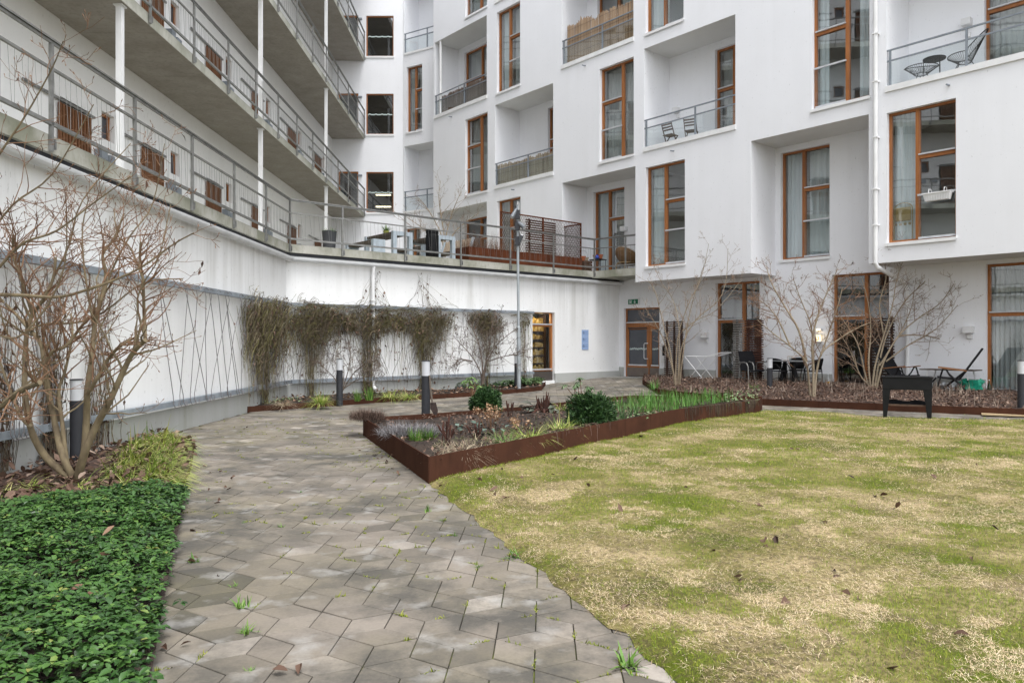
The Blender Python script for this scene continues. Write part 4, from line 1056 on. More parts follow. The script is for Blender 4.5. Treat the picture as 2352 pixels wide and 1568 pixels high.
# ---- signs
def disc(mb, c, ax, up, r0, r1, n=28):
    vs = []; fs = []
    for i in range(n):
        a = 2*math.pi*i/n
        for r in (r0, r1): vs.append(Vector(c) + Vector(ax)*(r*math.cos(a)) + Vector(up)*(r*math.sin(a)))
    for i in range(n): fs.append((2*i, 2*i+1, (2*i+3) % (2*n), (2*i+2) % (2*n)))
    mb.add(vs, fs)
uc = FT.hit(1343.5); zc = FT.z(1343.5, 780)
t = thing('notice_sign', 'tall pale blue notice with three prohibition symbols on the white podium wall', 'sign', FT.w(uc, 0, zc))
hw, hh = .163, .345
k = MB(FT.w)
for i in range(3): k.box(uc - hw, uc + hw, -.018, -.004, zc - hh + i*.23 + .002, zc - hh + (i+1)*.23 - .002)
k.build('panel', simple('pale_blue_sign', (.30, .41, .63), (.27, .38, .60), 3, .5), t)
ink = simple('sign_ink', (.05, .08, .16), None, 3, .6); ink2 = simple('sign_small_print', (.17, .24, .43), None, 3, .6)
e3 = Vector((FT.e[0], FT.e[1], 0)); z3 = Vector((0, 0, 1))
for i in range(3):
    cz = zc - hh + i*.23 + .125; c = Vector(FT.w(uc - .085, -.0205, cz))
    k = MB(); disc(k, c, e3, z3, .036, .046)
    a = (e3 - z3).normalized() * .04; b_ = (e3 + z3).normalized() * .005; k.add([c - a - b_, c + a - b_, c + a + b_, c - a + b_], [(0, 1, 2, 3)])
    if i == 2: k.add([c - e3*.012 - z3*.02, c + e3*.012 - z3*.02, c + e3*.012 + z3*.02, c - e3*.012 + z3*.02], [(0, 1, 2, 3)])
    if i == 1: disc(k, c, e3, z3, 0, .017)
    if i == 0: disc(k, c - z3*.012, e3, z3, 0, .014); 
    k.build('symbol', ink, t)
    k = MB(FT.w)
    for j, (l0, l1) in enumerate(((-.02, .09), (-.015, .10) if i != 1 else (-.02, .05))): k.box(uc + l0, uc + l1, -.0215, -.0185, cz + .012 - j*.04, cz + .022 - j*.04)
    k.build('text_line', ink2, t)
ux = FR.hit(1458, DR); zx = FR.z(1458, 693, DR)
t = thing('exit_sign', 'small green emergency exit sign with a white arrow above the entrance door', 'sign', FR.w(ux, DR, zx))
k = MB(FR.w); k.box(ux - .24, ux + .24, DR - .09, DR - .005, zx - .10, zx + .10); k.build('housing', MAT['white_plastic'], t)
m_g = simple('exit_green', (.012, .15, .075), None, 3, .4)
k = MB(FR.w); k.box(ux - .225, ux + .225, DR - .094, DR - .0905, zx - .085, zx + .085); k.build('green_face', m_g, t)
k = MB(FR.w); q0, q1 = DR - .098, DR - .0945
k.box(ux - .165, ux - .07, q0, q1, zx + .045, zx + .06); k.box(ux - .165, ux - .15, q0, q1, zx - .06, zx + .045); k.box(ux - .085, ux - .07, q0, q1, zx - .06, zx + .045); k.box(ux - .135, ux - .1, q0, q1, zx - .05, zx + .02)
k.build('doorway_symbol', MAT['white_plastic'], t)
k = MB(FR.w); k.box(ux + .07, ux + .09, q0, q1, zx - .02, zx + .06); k.add([(ux + .03, q0, zx - .01), (ux + .08, q0, zx - .065), (ux + .13, q0, zx - .01), (ux + .105, q0, zx - .005), (ux + .08, q0, zx - .032), (ux + .055, q0, zx - .005)], [(0, 1, 2, 4, 5), (2, 3, 4)]); k.build('arrow', MAT['white_plastic'], t)
# ---- shovel leaning on the planter's bollard
t = thing('shovel', 'garden shovel with dark blade leaning on the bollard in the steel planter', 'shovel', pt(1000, 945, 12.6))
k = MB(); k.tube([pt(986.5, 862, 12.75), pt(989, 895, 12.66), pt(993, 925, 12.6)], .016, 8); k.build('handle', MAT['greywood'], t, True)
k = MB(); A = [pt(x, y, 12.6) for x, y in ((988, 925), (1001, 924), (1006, 943), (1003, 954), (995, 950), (988.5, 938))]; n = len(A)
k.add(A + [(a[0], a[1] + .012, a[2]) for a in A], [tuple(range(n - 1, -1, -1)), tuple(range(n, 2*n))] + [(i, (i+1) % n, n + (i+1) % n, n + i) for i in range(n)]); k.build('blade', simple('rusty_dark_iron', (.055, .035, .028), (.03, .022, .02), 30, .8), t)

# ---- balcony things
def reed_screen(lab, x0, x1, z0, zt, mat, seed, jag=.05, d0=.10):
    r = random.Random(seed); u0, u1 = FR.hit(x0, d0), FR.hit(x1, d0)
    t = thing('reed_screen', lab, 'reed screen', FR.w(u0, d0, z0), 0, 'reed screens on the balconies')
    u = u0; V = []; Fc = []; at = []; i = 0
    trend = 0
    while u < u1:
        w_ = r.uniform(.011, .02); f = (u - u0)/(u1 - u0); trend = trend*.9 + r.gauss(0, jag*.35)
        zz = (zt(f) if callable(zt) else zt) + trend + r.uniform(-jag, jag*.4); dd = d0 + r.uniform(-.008, .008); sl = r.uniform(-.012, .012)
        b = len(V)
        for (a, c) in ((0, 0), (w_, 0), (w_, .012), (0, .012)): V.append(FR.w(u + a, dd + c, z0 + .06))
        for (a, c) in ((0, 0), (w_, 0), (w_, .012), (0, .012)): V.append(FR.w(u + a + sl, dd + c, zz))
        Fc += [(b, b+1, b+5, b+4), (b+1, b+2, b+6, b+5), (b+2, b+3, b+7, b+6), (b+3, b, b+4, b+7), (b+4, b+5, b+6, b+7)]; at += [min(max(r.gauss(.5, .25), 0), 1)]*5
        u += w_ + r.uniform(0, .004)
    fast_mesh('reeds', V, Fc, MAT[mat], t, at)
    k = MB(FR.w)
    for f in (.25, .6, .9): 
        zz = z0 + f*((zt(.5) if callable(zt) else zt) - z0); k.tube([(u0, d0 - .012, zz), (u1, d0 - .012, zz)], .004, 4)
    k.build('binding_wire', MAT['charcoal'], t)
reed_screen('tall pale brown reed mat rising ragged above a balcony rail', 1303, 1454.5, 11.58, lambda f: 13.06 - .10*f, 'reed', 1, .06)
reed_screen('dark weathered brushwood mat behind the railing of the highest balcony left of the narrow window', 1008, 1117, 11.62, 12.50, 'reed_dark', 2, .05)
reed_screen('low straw-coloured reed mat on the balcony above the terrace', 1141, 1270, 7.78, 8.66, 'reed_pale', 3, .04)
def folding_chair(loc, rz, lab, grp):
    t = thing('folding_chair', lab, 'chair', loc, rz, grp)
    k = MB()
    for i in range(5): k.box(-.19 + i*.078, -.13 + i*.078, -.18, .18, .435, .45)
    k.build('seat', MAT['chairwood'], t, local=True)
    k = MB()
    for z in (.60, .68, .76): k.bar((.14 - .38*z/.82, -.18, z), (.14 - .38*z/.82, .18, z), .018, .05)
    k.build('backrest', MAT['chairwood'], t, local=True)
    for s in (-1, 1):
        k = MB(); k.bar((.14, s*.19, 0), (-.24, s*.19, .82), .02, .035); k.build('leg', MAT['chairwood'], t, local=True)
        k = MB(); k.bar((-.2, s*.165, 0), (.17, s*.165, .44), .02, .03); k.build('leg', MAT['chairwood'], t, local=True)
    return t
c0_ = folding_chair(fp(1540, .62, z=7.80), fa + R(92), 'brown wooden folding chair nearest the left end of the balcony behind glass', 'wooden folding chairs on the balcony')
dup(c0_, fp(1588, .72, z=7.80), fa + R(112), 'brown wooden folding chair beside the middle railing post of the balcony')
def string_chair(loc, rz, lab, grp, tilt):
    t = thing('string_chair', lab, 'chair', loc, rz, grp)
    def P(a, r): 
        x = math.cos(a)*.36*r; y = math.sin(a)*.38*r
        back = max(0, -math.cos(a))
        return (x*(1 - .0*back) - (.12*back if r > .9 else 0), y, .42 + (.06 + tilt*back*.42 if r > .9 else -.10))
    k = MB(); k.tube([P(2*math.pi*i/28, 1) for i in range(29)], .011, 6, False); k.tube([P(2*math.pi*i/20, .4) for i in range(21)], .009, 6, False)
    k.build('frame_ring', MAT['black'], t, True, local=True)
    k = MB()
    for i in range(44): a = 2*math.pi*i/44; k.tube([P(a, 1), P(a, .4)], .005, 4, False)
    k.build('cord_seat', MAT['black'], t, local=True)
    for a in (R(35), R(-35), R(180)):
        k = MB(); q = P(a, .4); k.tube([q, (math.cos(a)*.33, math.sin(a)*.33, 0)], .01, 6); k.build('leg', MAT['black'], t, local=True)
    return t
string_chair(fp(2116, .66, z=7.84), fa - R(60), 'low round black cord chair left of the balcony table', 'black cord chairs on the balcony', .45)
string_chair(fp(2216, .62, z=7.84), fa + R(200), 'black cord chair with a high leaning back near the balcony window', 'black cord chairs on the balcony', 1.3)
pt_ = fp(2146, .5, z=7.84)
t = thing('balcony_table', 'small round black metal table between the cord chairs on the balcony', 'table', pt_)
k = MB(); k.lathe([(.25, .545), (.255, .57), (.235, .57), (.235, .552)], 28); k.build('table_top', MAT['black'], t, local=True)
for i in range(3):
    a = 2*math.pi*i/3 + .5; k = MB(); k.tube([(math.cos(a)*.23, math.sin(a)*.23, .55), (math.cos(a)*.24, math.sin(a)*.24, 0)], .009, 6); k.build('leg', MAT['black'], t, local=True)
u = FR.hit(2155); zz = FR.z(2155, 452)
t = thing('flower_box', 'empty white plastic flower box hung on a window guard', 'flower box', FR.w(u, -.05, zz))
k = MB(FR.w)
k.add([(u - .30, -.13, zz + .09), (u + .30, -.13, zz + .09), (u + .30, .05, zz + .09), (u - .30, .05, zz + .09), (u - .26, -.10, zz - .09), (u + .26, -.10, zz - .09), (u + .26, .03, zz - .09), (u - .26, .03, zz - .09)],
      [(7, 6, 5, 4), (0, 4, 5, 1), (1, 5, 6, 2), (2, 6, 7, 3), (3, 7, 4, 0)])
for i in range(9): uu = u - .24 + i*.06; k.bar((uu*1, -.118 + .0, zz + .06), (u + (uu - u)*.9, -.108, zz - .08), .016, .014)
k.box(u - .32, u + .32, -.145, -.125, zz + .075, zz + .10); k.box(u - .32, u + .32, .045, .06, zz + .075, zz + .1)
k.build('trough', MAT['white_plastic'], t)
k = MB(FR.w)
for s in (-.17, .17): k.tube([(u + s, -.13, zz + .09), (u + s, -.1, zz + .19), (u + s, .03, zz + .2), (u + s, .06, zz + .1)], .008, 6)
k.build('hanger', MAT['white_metal'], t)
# gilt chair seen behind the glass
cp = fp(2083, .52, z=3.98)
t = thing('banquet_chair', 'gold upholstered chair standing behind the tall left window pane', 'chair', cp, fa + R(90))
goldm = simple('gold_cloth', (.42, .30, .10), (.33, .23, .07), 9, .7); 
k = MB(); k.box(-.2, .22, -.2, .2, .42, .48); k.build('seat', goldm, t, local=True, bevel=.02)
k = MB(); k.box(-.24, -.20, -.19, .19, .52, .86); k.build('backrest', goldm, t, local=True, bevel=.02)
k = MB(); k.tube([(-.22, -.22, 0), (-.22, -.22, .82)] + [(-.22, -.22*math.cos(R(i*18)), .82 + .15*math.sin(R(i*18))) for i in range(1, 10)] + [(-.22, .22, .82), (-.22, .22, 0)], .013, 8); k.build('back_frame', goldm, t, local=True)
for s in (-1, 1): k = MB(); k.tube([(.2, s*.18, 0), (.2, s*.18, .42)], .012, 6); k.build('leg', goldm, t, local=True)

# ---- terrace furniture
def picnic(cx, cy, ang, lab):
    t = thing('terrace_table', lab, 'table', (cx, cy, DECK), ang, 'zinc and plank tables on the terrace')
    k = MB()
    for i in range(5): k.box(-.74, .74, -.30 + i*.122, -.19 + i*.122, .69, .75)
    k.build('table_top', MAT['greywood'], t, local=True)
    for s in (-1, 1):
        k = MB(); x0, x1 = (s*.80 - .06, s*.80 + .06)
        k.box(x0, x1, -.33, -.21, 0, .76); k.box(x0, x1, .21, .33, 0, .76); k.box(x0, x1, -.209, .209, .64, .76); k.build('end_frame', MAT['zinc'], t, local=True)
    return t
def bench(cx, cy, ang, lab, back=False):
    t = thing('terrace_bench', lab, 'bench', (cx, cy, DECK), ang, 'zinc and plank benches on the terrace')
    k = MB()
    for i in range(3): k.box(-.70, .70, -.17 + i*.115, -.065 + i*.115, .36, .44)
    k.build('seat', MAT['greywood'], t, local=True)
    for s in (-1, 1): k = MB(); k.box(s*.77 - .07, s*.77 + .07, -.19, .19, 0, .45); k.build('end_block', MAT['zinc'], t, local=True)
    if back:
        k = MB()
        for i in range(13): k.bar((-.70 + i*.115, .20, .42), (-.70 + i*.115, .36, .84), .095, .03, (1, 0, 0))
        k.build('backrest', MAT['paleslat'], t, local=True)
        for s in (-1, 1): k = MB(); k.bar((s*.78, .17, .45), (s*.78, .33, .86), .05, .10, (1, 0, 0)); k.build('back_support', MAT['zinc'], t, local=True)
    return t
AT = R(130)
T1 = picnic(-3.74, 22.68, AT, 'plank-topped table with zinc end frames carrying a small potted plant')
dup(T1, (-2.54, 23.5, DECK), AT, 'plank-topped table with zinc end frames behind the black bin')
B1_ = bench(-4.3, 21.98, AT, 'plank bench with zinc ends, leftmost by the terrace railing')
dup(B1_, (-3.05, 23.3, DECK), AT, 'plank bench with zinc ends between the two terrace tables')
dup(B1_, (-3.12, 22.95, DECK), AT, 'plank bench with zinc ends immediately left of the black bin') if False else None
bench(-1.98, 24.35, AT + math.pi, 'bench with pale slatted backrest and zinc ends right of the black bin', True)
bx, by = -2.36, 22.25
t = thing('litter_bin', 'black cylindrical ribbed bin standing at the terrace railing', 'bin', (bx, by, DECK))
k = MB(); k.lathe([(.175, 0), (.185, .02), (.185, .70), (.178, .71), (.178, .73), (.19, .74), (.19, .84), (.16, .86)], 26); k.build('bin_body', MAT['black'], t, True, local=True)
k = MB()
for i in range(26): a = 2*math.pi*i/26; k.bar((math.cos(a)*.188, math.sin(a)*.188, .05), (math.cos(a)*.188, math.sin(a)*.188, .68), .012, .012)
k.build('ribs', MAT['black'], t, local=True)
def plant_tuft(name, parent, c, n, L, spread, mat, wd=.012, seed=0, lean=.6, droop=.6):
    r = np.random.default_rng(seed); a = r.uniform(0, 6.28, n); rr = spread*np.sqrt(r.random(n))
    X = c[0] + rr*np.cos(a); Y = c[1] + rr*np.sin(a)
    return blades(name, X, Y, np.full(n, c[2]), L*r.uniform(.6, 1.1, n), np.full(n, wd)*r.uniform(.7, 1.2, n), np.abs(r.normal(lean, .3, n)), a + r.normal(0, .5, n), r.random(n), mat, 4, parent, droop)
MAT['green'] = leafy('fresh_green_blade', [(0, (.05, .12, .02)), (.5, (.10, .20, .03)), (1, (.18, .28, .06))], .5, 2, .2)
MAT['variegated'] = leafy('variegated_blade', [(0, (.07, .13, .015)), (.3, (.18, .28, .035)), (.6, (.38, .43, .09)), (.85, (.52, .49, .21)), (1, (.40, .32, .16))], .5, 2, .15)
MAT['strawb'] = leafy('dry_straw_blade', [(0, (.16, .115, .075)), (.5, (.34, .27, .18)), (1, (.5, .42, .3))], .8, 2, .1)
MAT['twig_brown'] = leafy('brown_twig', [(0, (.06, .038, .03)), (.5, (.13, .085, .065)), (1, (.20, .14, .11))], .8, 2, .1)
t = thing('plant_pot', 'large dark grey tapered planter with low withered plants by the white post', 'pot', (-5.33, 21.95, DECK))
k = MB(); k.lathe([(.15, 0), (.21, .72), (.215, .76), (.19, .76), (.185, .70)], 28); k.build('pot_body', MAT['pot'], t, False, local=True)
plant_tuft('plant', t, (-5.33, 21.95, DECK + .70), 60, .25, .14, MAT['green'], .02, 3, .7)
t = thing('potted_plant', 'small green spiky plant in a yellow-green pot on the terrace table', 'potted plant', (-3.78, 22.6, DECK + .75))
k = MB(); k.lathe([(.07, 0), (.095, .12), (.08, .12)], 16); k.build('pot_body', simple('lime_pot', (.33, .36, .08), None, 3, .5), t, local=True)
plant_tuft('plant', t, (-3.78, 22.6, DECK + .86), 70, .28, .06, MAT['green'], .022, 5, .8)
# rusty planter box with dry perennials, mesh screen and slatted wind screen
ua, ub = FT.hit(1077, .25), FT.hit(1337, .25)
t = thing('terrace_planter', 'long rusty steel planter box with dry brown plants behind the terrace railing', 'planter', FT.w(ua, .5, DECK))
k = MB(FT.w)
for a, b, c, e in ((ua, ub, .25, .256), (ua, ub, .99, .996), (ua, ua + .006, .2565, .9895), (ub - .006, ub, .2565, .9895)): k.box(a, b, c, e, DECK + .02, DECK + .46)
k.build('box', MAT['corten_red'], t)
k = MB(FT.w); k.box(ua + .01, ub - .01, .26, .98, DECK + .3, DECK + .40); k.build('soil', MAT['soil'], t)
r = np.random.default_rng(40)
def dry_stems(n, ulo, uhi, dlo, dhi, h, mat, parent, name, seed, wd=.008):
    r = np.random.default_rng(seed); u = r.uniform(ulo, uhi, n); d = r.uniform(dlo, dhi, n)
    P = np.array([FT.w(a, b, DECK + .4) for a, b in zip(u, d)])
    return blades(name, P[:, 0], P[:, 1], P[:, 2], h*r.uniform(.4, 1.1, n), np.full(n, wd), np.abs(r.normal(.5, .3, n)), r.uniform(0, 6.28, n), r.random(n), mat, 4, parent, .3)
MAT['rust_twig'] = leafy('red_brown_twig', [(0, (.08, .04, .025)), (.5, (.17, .09, .055)), (1, (.26, .16, .1))], .85, 2, .1)
dry_stems(650, ua, ua + (ub - ua)*.35, .3, .95, .75, MAT['rust_twig'], t, 'dry_plants', 41)
dry_stems(500, ua + (ub - ua)*.3, ub, .3, .95, .28, MAT['rust_twig'], t, 'dry_plants', 42)
us = [FT.hit(1150, .8), FT.hit(1247, .8), FT.hit(1334, .8)]; z0, z1 = DECK + .42, 5.76
t = thing('mesh_screen', 'rust-brown framed expanded-metal screen standing in the terrace planter', 'screen', FT.w(us[1], .8, DECK + .4))
k = MB(FT.w)
for u in us: k.box(u - .022, u + .022, .78, .82, DECK + .1, z1)
for a, b in zip(us[:-1], us[1:]):
    for z in (z0, z1 - .02): k.box(a + .022, b - .022, .785, .815, z - .02, z + .02)
ue = us[2]
k.box(ue - .02, ue + .02, .82, 2.4, z1 - .06, z1 - .02); k.box(ue - .02, ue + .02, 2.4, 2.44, DECK, z1 - .02)
k.build('frame', MAT['corten_red'], t)
k = MB(FT.w)
def mesh_panel(k, P, W, H, p=.075, q=.16):
    n = int((W + H) / p) + 2
    sl = q / p
    for sg in (1, -1):
        i = -int(H/sl/p) - 1
        while i * p < W + H/sl:
            x0 = i*p; a = (x0, 0); b = (x0 + H/sl, H)
            pts = []
            t0 = max(0, -x0*sl/H) if True else 0; t1 = min(1, (W - x0)*sl/H)
            if t1 > t0:
                xa, za, xb, zb = x0 + t0*H/sl, t0*H, x0 + t1*H/sl, t1*H
                if sg < 0: xa, xb = W - xa, W - xb
                k.tube([P(xa, za), P(xb, zb)], .006, 3, False)
            i += 1
for a, b in zip(us[:-1], us[1:]): mesh_panel(k, lambda x, z, a=a: (a + .02 + x, .8, z0 + z), b - a - .04, z1 - z0 - .03)
mesh_panel(k, lambda x, z: (ue, .83 + x, z0 + z), 1.55, z1 - z0 - .06)
k.build('metal_mesh', MAT['corten'], t)
def slat_screen(lab, fr, u0, u1, d, z0, z1, mat, n, th=.022, split=None, grp='slatted wooden screens', hgt=.041):
    t = thing('slat_screen', lab, 'screen', fr.w((u0 + u1)/2, d, z0), 0, grp)
    rr = random.Random(int(abs(u0)*100))
    def slab(a, b, mt):
        k = MB(fr.w); st = (z1 - z0)/n
        for i in range(n):
            zz = z0 + i*st + .02; j = rr.uniform(-.012, .012); dz = rr.uniform(-.006, .006)
            k.add([(a + j, d - th, zz), (b + j, d - th, zz + dz), (b + j, d, zz + dz), (a + j, d, zz), (a + j, d - th, zz + hgt), (b + j, d - th, zz + hgt + dz), (b + j, d, zz + hgt + dz), (a + j, d, zz + hgt)],
                  [(0,3,2,1),(4,5,6,7),(0,1,5,4),(1,2,6,5),(2,3,7,6),(3,0,4,7)])
        k.build('slats', MAT[mt], t)
    if split: slab(u0, u0 + (u1-u0)*split, 'sky_sheen_slat'); slab(u0 + (u1-u0)*split + .02, u1, mat)
    else: slab(u0, u1, mat)
    for f in (.12, .5, .88):
        k = MB(fr.w); uu = u0 + (u1 - u0)*f; k.box(uu - .03, uu + .03, d + .001, d + .05, z0 - .1, z1 + .02); k.build('post', MAT['darkwood'], t)
    return t
MAT['sky_sheen_slat'] = wood('sky_sheen_slats', (.25, .24, .225), (.13, .125, .115), .8, 0)  # sky reflected on the slats, put into the colour as grey
slat_screen('dark slatted wooden wind screen behind the rusty mesh on the terrace', FT, FT.hit(1207, 2.0), FT.hit(1288, 2.0), 2.0, DECK + .1, 5.9, 'darkwood', 22, hgt=.05)
# things at the end of the terrace
t = thing('wooden_crate', 'small dark wooden crate with flower pots at the terrace corner', 'crate', (2.60, 26.75, DECK), R(40))
k = MB()
for z in (.02, .12, .22, .32):
    k.box(-.2, .2, -.16, -.145, z, z + .08); k.box(-.2, .2, .145, .16, z, z + .08); k.box(-.2, -.185, -.144, .144, z, z + .08); k.box(.185, .2, -.144, .144, z, z + .08)
k.build('crate_slats', MAT['chairwood'], t, local=True); k = MB(); k.box(-.19, .19, -.14, .14, .02, .035); k.build('crate_bottom', MAT['chairwood'], t, local=True)
def pot(loc, lab, r=.085, h=.16, m='terracotta'):
    t = thing('flower_pot', lab, 'pot', loc, 0, 'small flower pots at the terrace corner')
    k = MB(); k.lathe([(r*.72, 0), (r*.95, h*.78), (r*1.08, h*.78), (r*1.08, h), (r*.9, h), (r*.85, h*.8)], 18); k.build('pot_body', MAT[m], t, local=True)
pot((2.52, 26.62, DECK + .40), 'terracotta pot on the left of the wooden crate'); pot((2.66, 26.9, DECK + .40), 'pale pot standing on the wooden crate', .08, .15, 'paleslat')
t = thing('side_table', 'small black wire-legged table carrying terracotta pots on the terrace', 'table', (3.08, 26.95, DECK), R(-40))
k = MB(); k.box(-.24, .24, -.2, .2, .46, .485); k.build('table_top', MAT['black'], t, local=True)
for sx in (-1, 1):
    for sy in (-1, 1): k = MB(); k.tube([(sx*.21, sy*.17, 0), (sx*.21, sy*.17, .46)], .01, 6); k.build('leg', MAT['black'], t, local=True)
pot((3.16, 26.85, DECK + .485), 'terracotta pot on the right of the black side table'); pot((2.98, 27.0, DECK + .485), 'terracotta pot on the left of the black side table', .075)
t = thing('watering_bottle', 'crumpled blue bag between the pots on the black side table', 'bag', (3.04, 26.82, DECK + .487)); t.name = 'blue_bag'
k = MB(); k.lathe([(.05, 0), (.085, .04), (.07, .09), (.03, .13), (.045, .16)], 9); k.build('bag_body', simple('blue_foil', (.02, .07, .42), (.01, .04, .25), 12, .35), t, local=True)
# wire garden chair by the crate
t = thing('wire_chair', 'light metal chair with rounded back behind the wooden crate', 'chair', (2.72, 27.25, DECK), R(-60))
k = MB(); k.box(-.2, .2, -.2, .2, .44, .455); k.build('seat', MAT['alu'], t, local=True)
k = MB(); k.tube([(-.2, -.2, .45), (-.24, -.2, .72)] + [(-.25, -.2*math.cos(R(i*30)), .72 + .15*math.sin(R(i*30))) for i in range(7)] + [(-.2, .2, .45)], .012, 8); k.build('backrest', MAT['alu'], t, True, local=True)
for sx in (-1, 1):
    for sy in (-1, 1): k = MB(); k.tube([(sx*.2, sy*.2, 0), (sx*.19, sy*.19, .45)], .011, 6); k.build('leg', MAT['alu'], t, local=True)
# rattan bowl chair with a white cushion
rc = (3.95, 26.05, DECK)
t = thing('rattan_chair', 'round rattan bowl chair with a white cushion in the terrace corner', 'chair', rc, R(215))
tl = Matrix.Translation((0, 0, .42)) @ Matrix.Rotation(R(-38), 4, 'Y')
k = MB(lambda x, y, z: tl @ Vector((x, y, z)))
k.lathe([(.10, -.17), (.27, -.11), (.42, .02), (.47, .12), (.455, .125), (.40, .04), (.25, -.08), (.09, -.14)], 30); bw = k.build('bowl', simple('rattan', (.25, .15, .075), (.13, .075, .04), 30, .7, bmp=.4, stretch=(1, 1, 3)), t, local=True)
k = MB(lambda x, y, z: tl @ Vector((x, y, z)))
k.lathe([(.05, -.10), (.25, -.05), (.41, .07), (.46, .17), (.40, .20), (.22, .09), (.03, .05)], 26); k.build('cushion', simple('white_cushion', (.62, .6, .57), (.52, .5, .47), 8, .9, bmp=.3), t, True, local=True)
k = MB()
for s in (-1, 1): k.tube([(s*.28, -.22, 0), (s*.25, -.2, .22), (0, -.22, .28), (-s*.0, -.22, .28)], .016, 8); k.tube([(s*.28, .22, 0), (s*.25, .2, .22), (0, .22, .28)], .016, 8)
k.tube([(.3*math.cos(2*math.pi*i/20), .3*math.sin(2*math.pi*i/20), .27) for i in range(21)], .015, 6, False); k.tube([(.33*math.cos(2*math.pi*i/20), .33*math.sin(2*math.pi*i/20), .02) for i in range(21)], .015, 6, False)
k.build('stand', simple('pale_rattan', (.42, .29, .15), (.3, .2, .1), 20, .6), t, local=True)

# ---- patios under the overhang
def zs(x, d): return fp(x, d)[2]
def psc(lab, x0, x1, d, ytop, n, mat, **kw):
    u0, u1 = FR.hit(x0, d), FR.hit(x1, d); slat_screen(lab, FR, u0, u1, d, zs((x0+x1)/2, d), FR.z((x0+x1)/2, ytop, d), mat, n, **kw)
psc('dark slatted wooden screen right of the entrance door, behind a bare shrub', 1526, 1570, .85, 738, 28, 'darkwood')
psc('red-brown slatted screen, its left part painted with grey sky sheen, in front of the first garden door', 1684, 1754, .80, 735, 27, 'redwood', split=.38)
psc('dark slatted wooden screen behind the wide bare shrub and the recliner', 1992, 2055, .80, 729, 26, 'darkwood')
# clothes airer
c = fp(1622, .55)
t = thing('clothes_airer', 'white folding clothes airer with raised wings below the wall lamp', 'clothes airer', c, fa)
h = .80
k = MB()
k.tube([(-.62, -.28, h), (.22, -.28, h), (.22, .28, h), (-.62, .28, h), (-.62, -.28, h)], .011, 6)
for i in range(1, 8): k.tube([(-.62 + i*.105, -.28, h), (-.62 + i*.105, .28, h)], .004, 4)
k.build('drying_frame', MAT['white_metal'], t, local=True)
k = MB(); k.tube([(.22, -.28, h), (.72, -.28, h + .13), (.72, .28, h + .13), (.22, .28, h)], .011, 6)
for i in range(1, 5): k.tube([(.22 + i*.1, -.28, h + i*.026), (.22 + i*.1, .28, h + i*.026)], .004, 4)
k.build('wing', MAT['white_metal'], t, local=True)
for s in (-.28, .28):
    for a, b in ((-.62, .05), (.22, -.45), ):
        k = MB(); k.tube([(a, s, h), (b + (.12 if a < 0 else -.1), s*.96, 0)], .012, 6); k.build('leg', MAT['white_metal'], t, local=True)
k = MB(); k.tube([(-.15, -.27, 0.12), (-.15, .27, .12)], .009, 6); k.build('cross_bar', MAT['white_metal'], t, local=True)
# garden armchairs
def armchair(loc, rz, lab, grp):
    t = thing('garden_armchair', lab, 'chair', loc, rz, grp)
    k = MB(); P = [(.24, .44), (-.20, .40)]; 
    k.box(-.22, .25, -.24, .24, .40, .43); k.build('seat', MAT['black_fabric'], t, local=True, bevel=.01)
    k = MB(); vs = []
    prof = [(-.20, .40), (-.255, .6), (-.30, .8), (-.36, .98)]
    for x, z in prof:
        for y in (-.25, .25): vs += [(x, y, z), (x - .022, y, z + .004)]
    fs = []
    for i in range(3):
        b = i*4; fs += [(b, b+2, b+6, b+4), (b+1, b+5, b+7, b+3), (b, b+4, b+5, b+1), (b+2, b+3, b+7, b+6)]
    fs += [(0, 1, 3, 2), (12, 14, 15, 13)]
    k.add(vs, fs); k.build('backrest', MAT['black_fabric'], t, local=True)
    for s in (-1, 1):
        k = MB(); y = s*.275
        k.tube([(-.30, y, .0), (-.24, y, .40), (-.25, y, .56), (-.18, y, .645), (.0, y, .66), (.16, y, .64), (.24, y, .54), (.26, y, .30), (.30, y, 0)], .017, 8); k.build('arm_frame', MAT['steel'], t, True, local=True)
    return t
ch0 = armchair(fp(1728, .42), fa - R(28), 'black mesh garden armchair beside the bollard, turned towards the table', 'black mesh garden armchairs')
dup(ch0, fp(1741, .78), fa - R(28), 'black mesh garden armchair behind its twin against the slatted screen')
c = fp(1812, .55)
t = thing('garden_table', 'dark garden table on a central black base behind the small tree', 'table', c, fa)
k = MB(); k.box(-.52, .52, -.34, .34, .70, .725); k.build('table_top', simple('grey_table_top', (.16, .165, .17), (.12, .125, .13), 3, .35), t, local=True, bevel=.006)
for s in (-.12, .12): k = MB(); k.add([(s - .03, -.05, .70), (s + .03, -.05, .70), (s + .03, .05, .70), (s - .03, .05, .70), (s*1.8 - .06, -.12, 0), (s*1.8 + .06, -.12, 0), (s*1.8 + .06, .12, 0), (s*1.8 - .06, .12, 0)], [(0,1,2,3),(7,6,5,4),(0,4,5,1),(1,5,6,2),(2,6,7,3),(3,7,4,0)]); k.build('leg', MAT['black'], t, local=True)
t = thing('drinking_glass', 'small clear glass standing on the dark garden table', 'glass', (c[0] + .02, c[1] - .05, c[2] + .726))
k = MB(); k.lathe([(.032, 0), (.038, .10), (.036, .10), (.03, .008)], 16); k.build('glass_body', MAT['clear'], t, local=True)
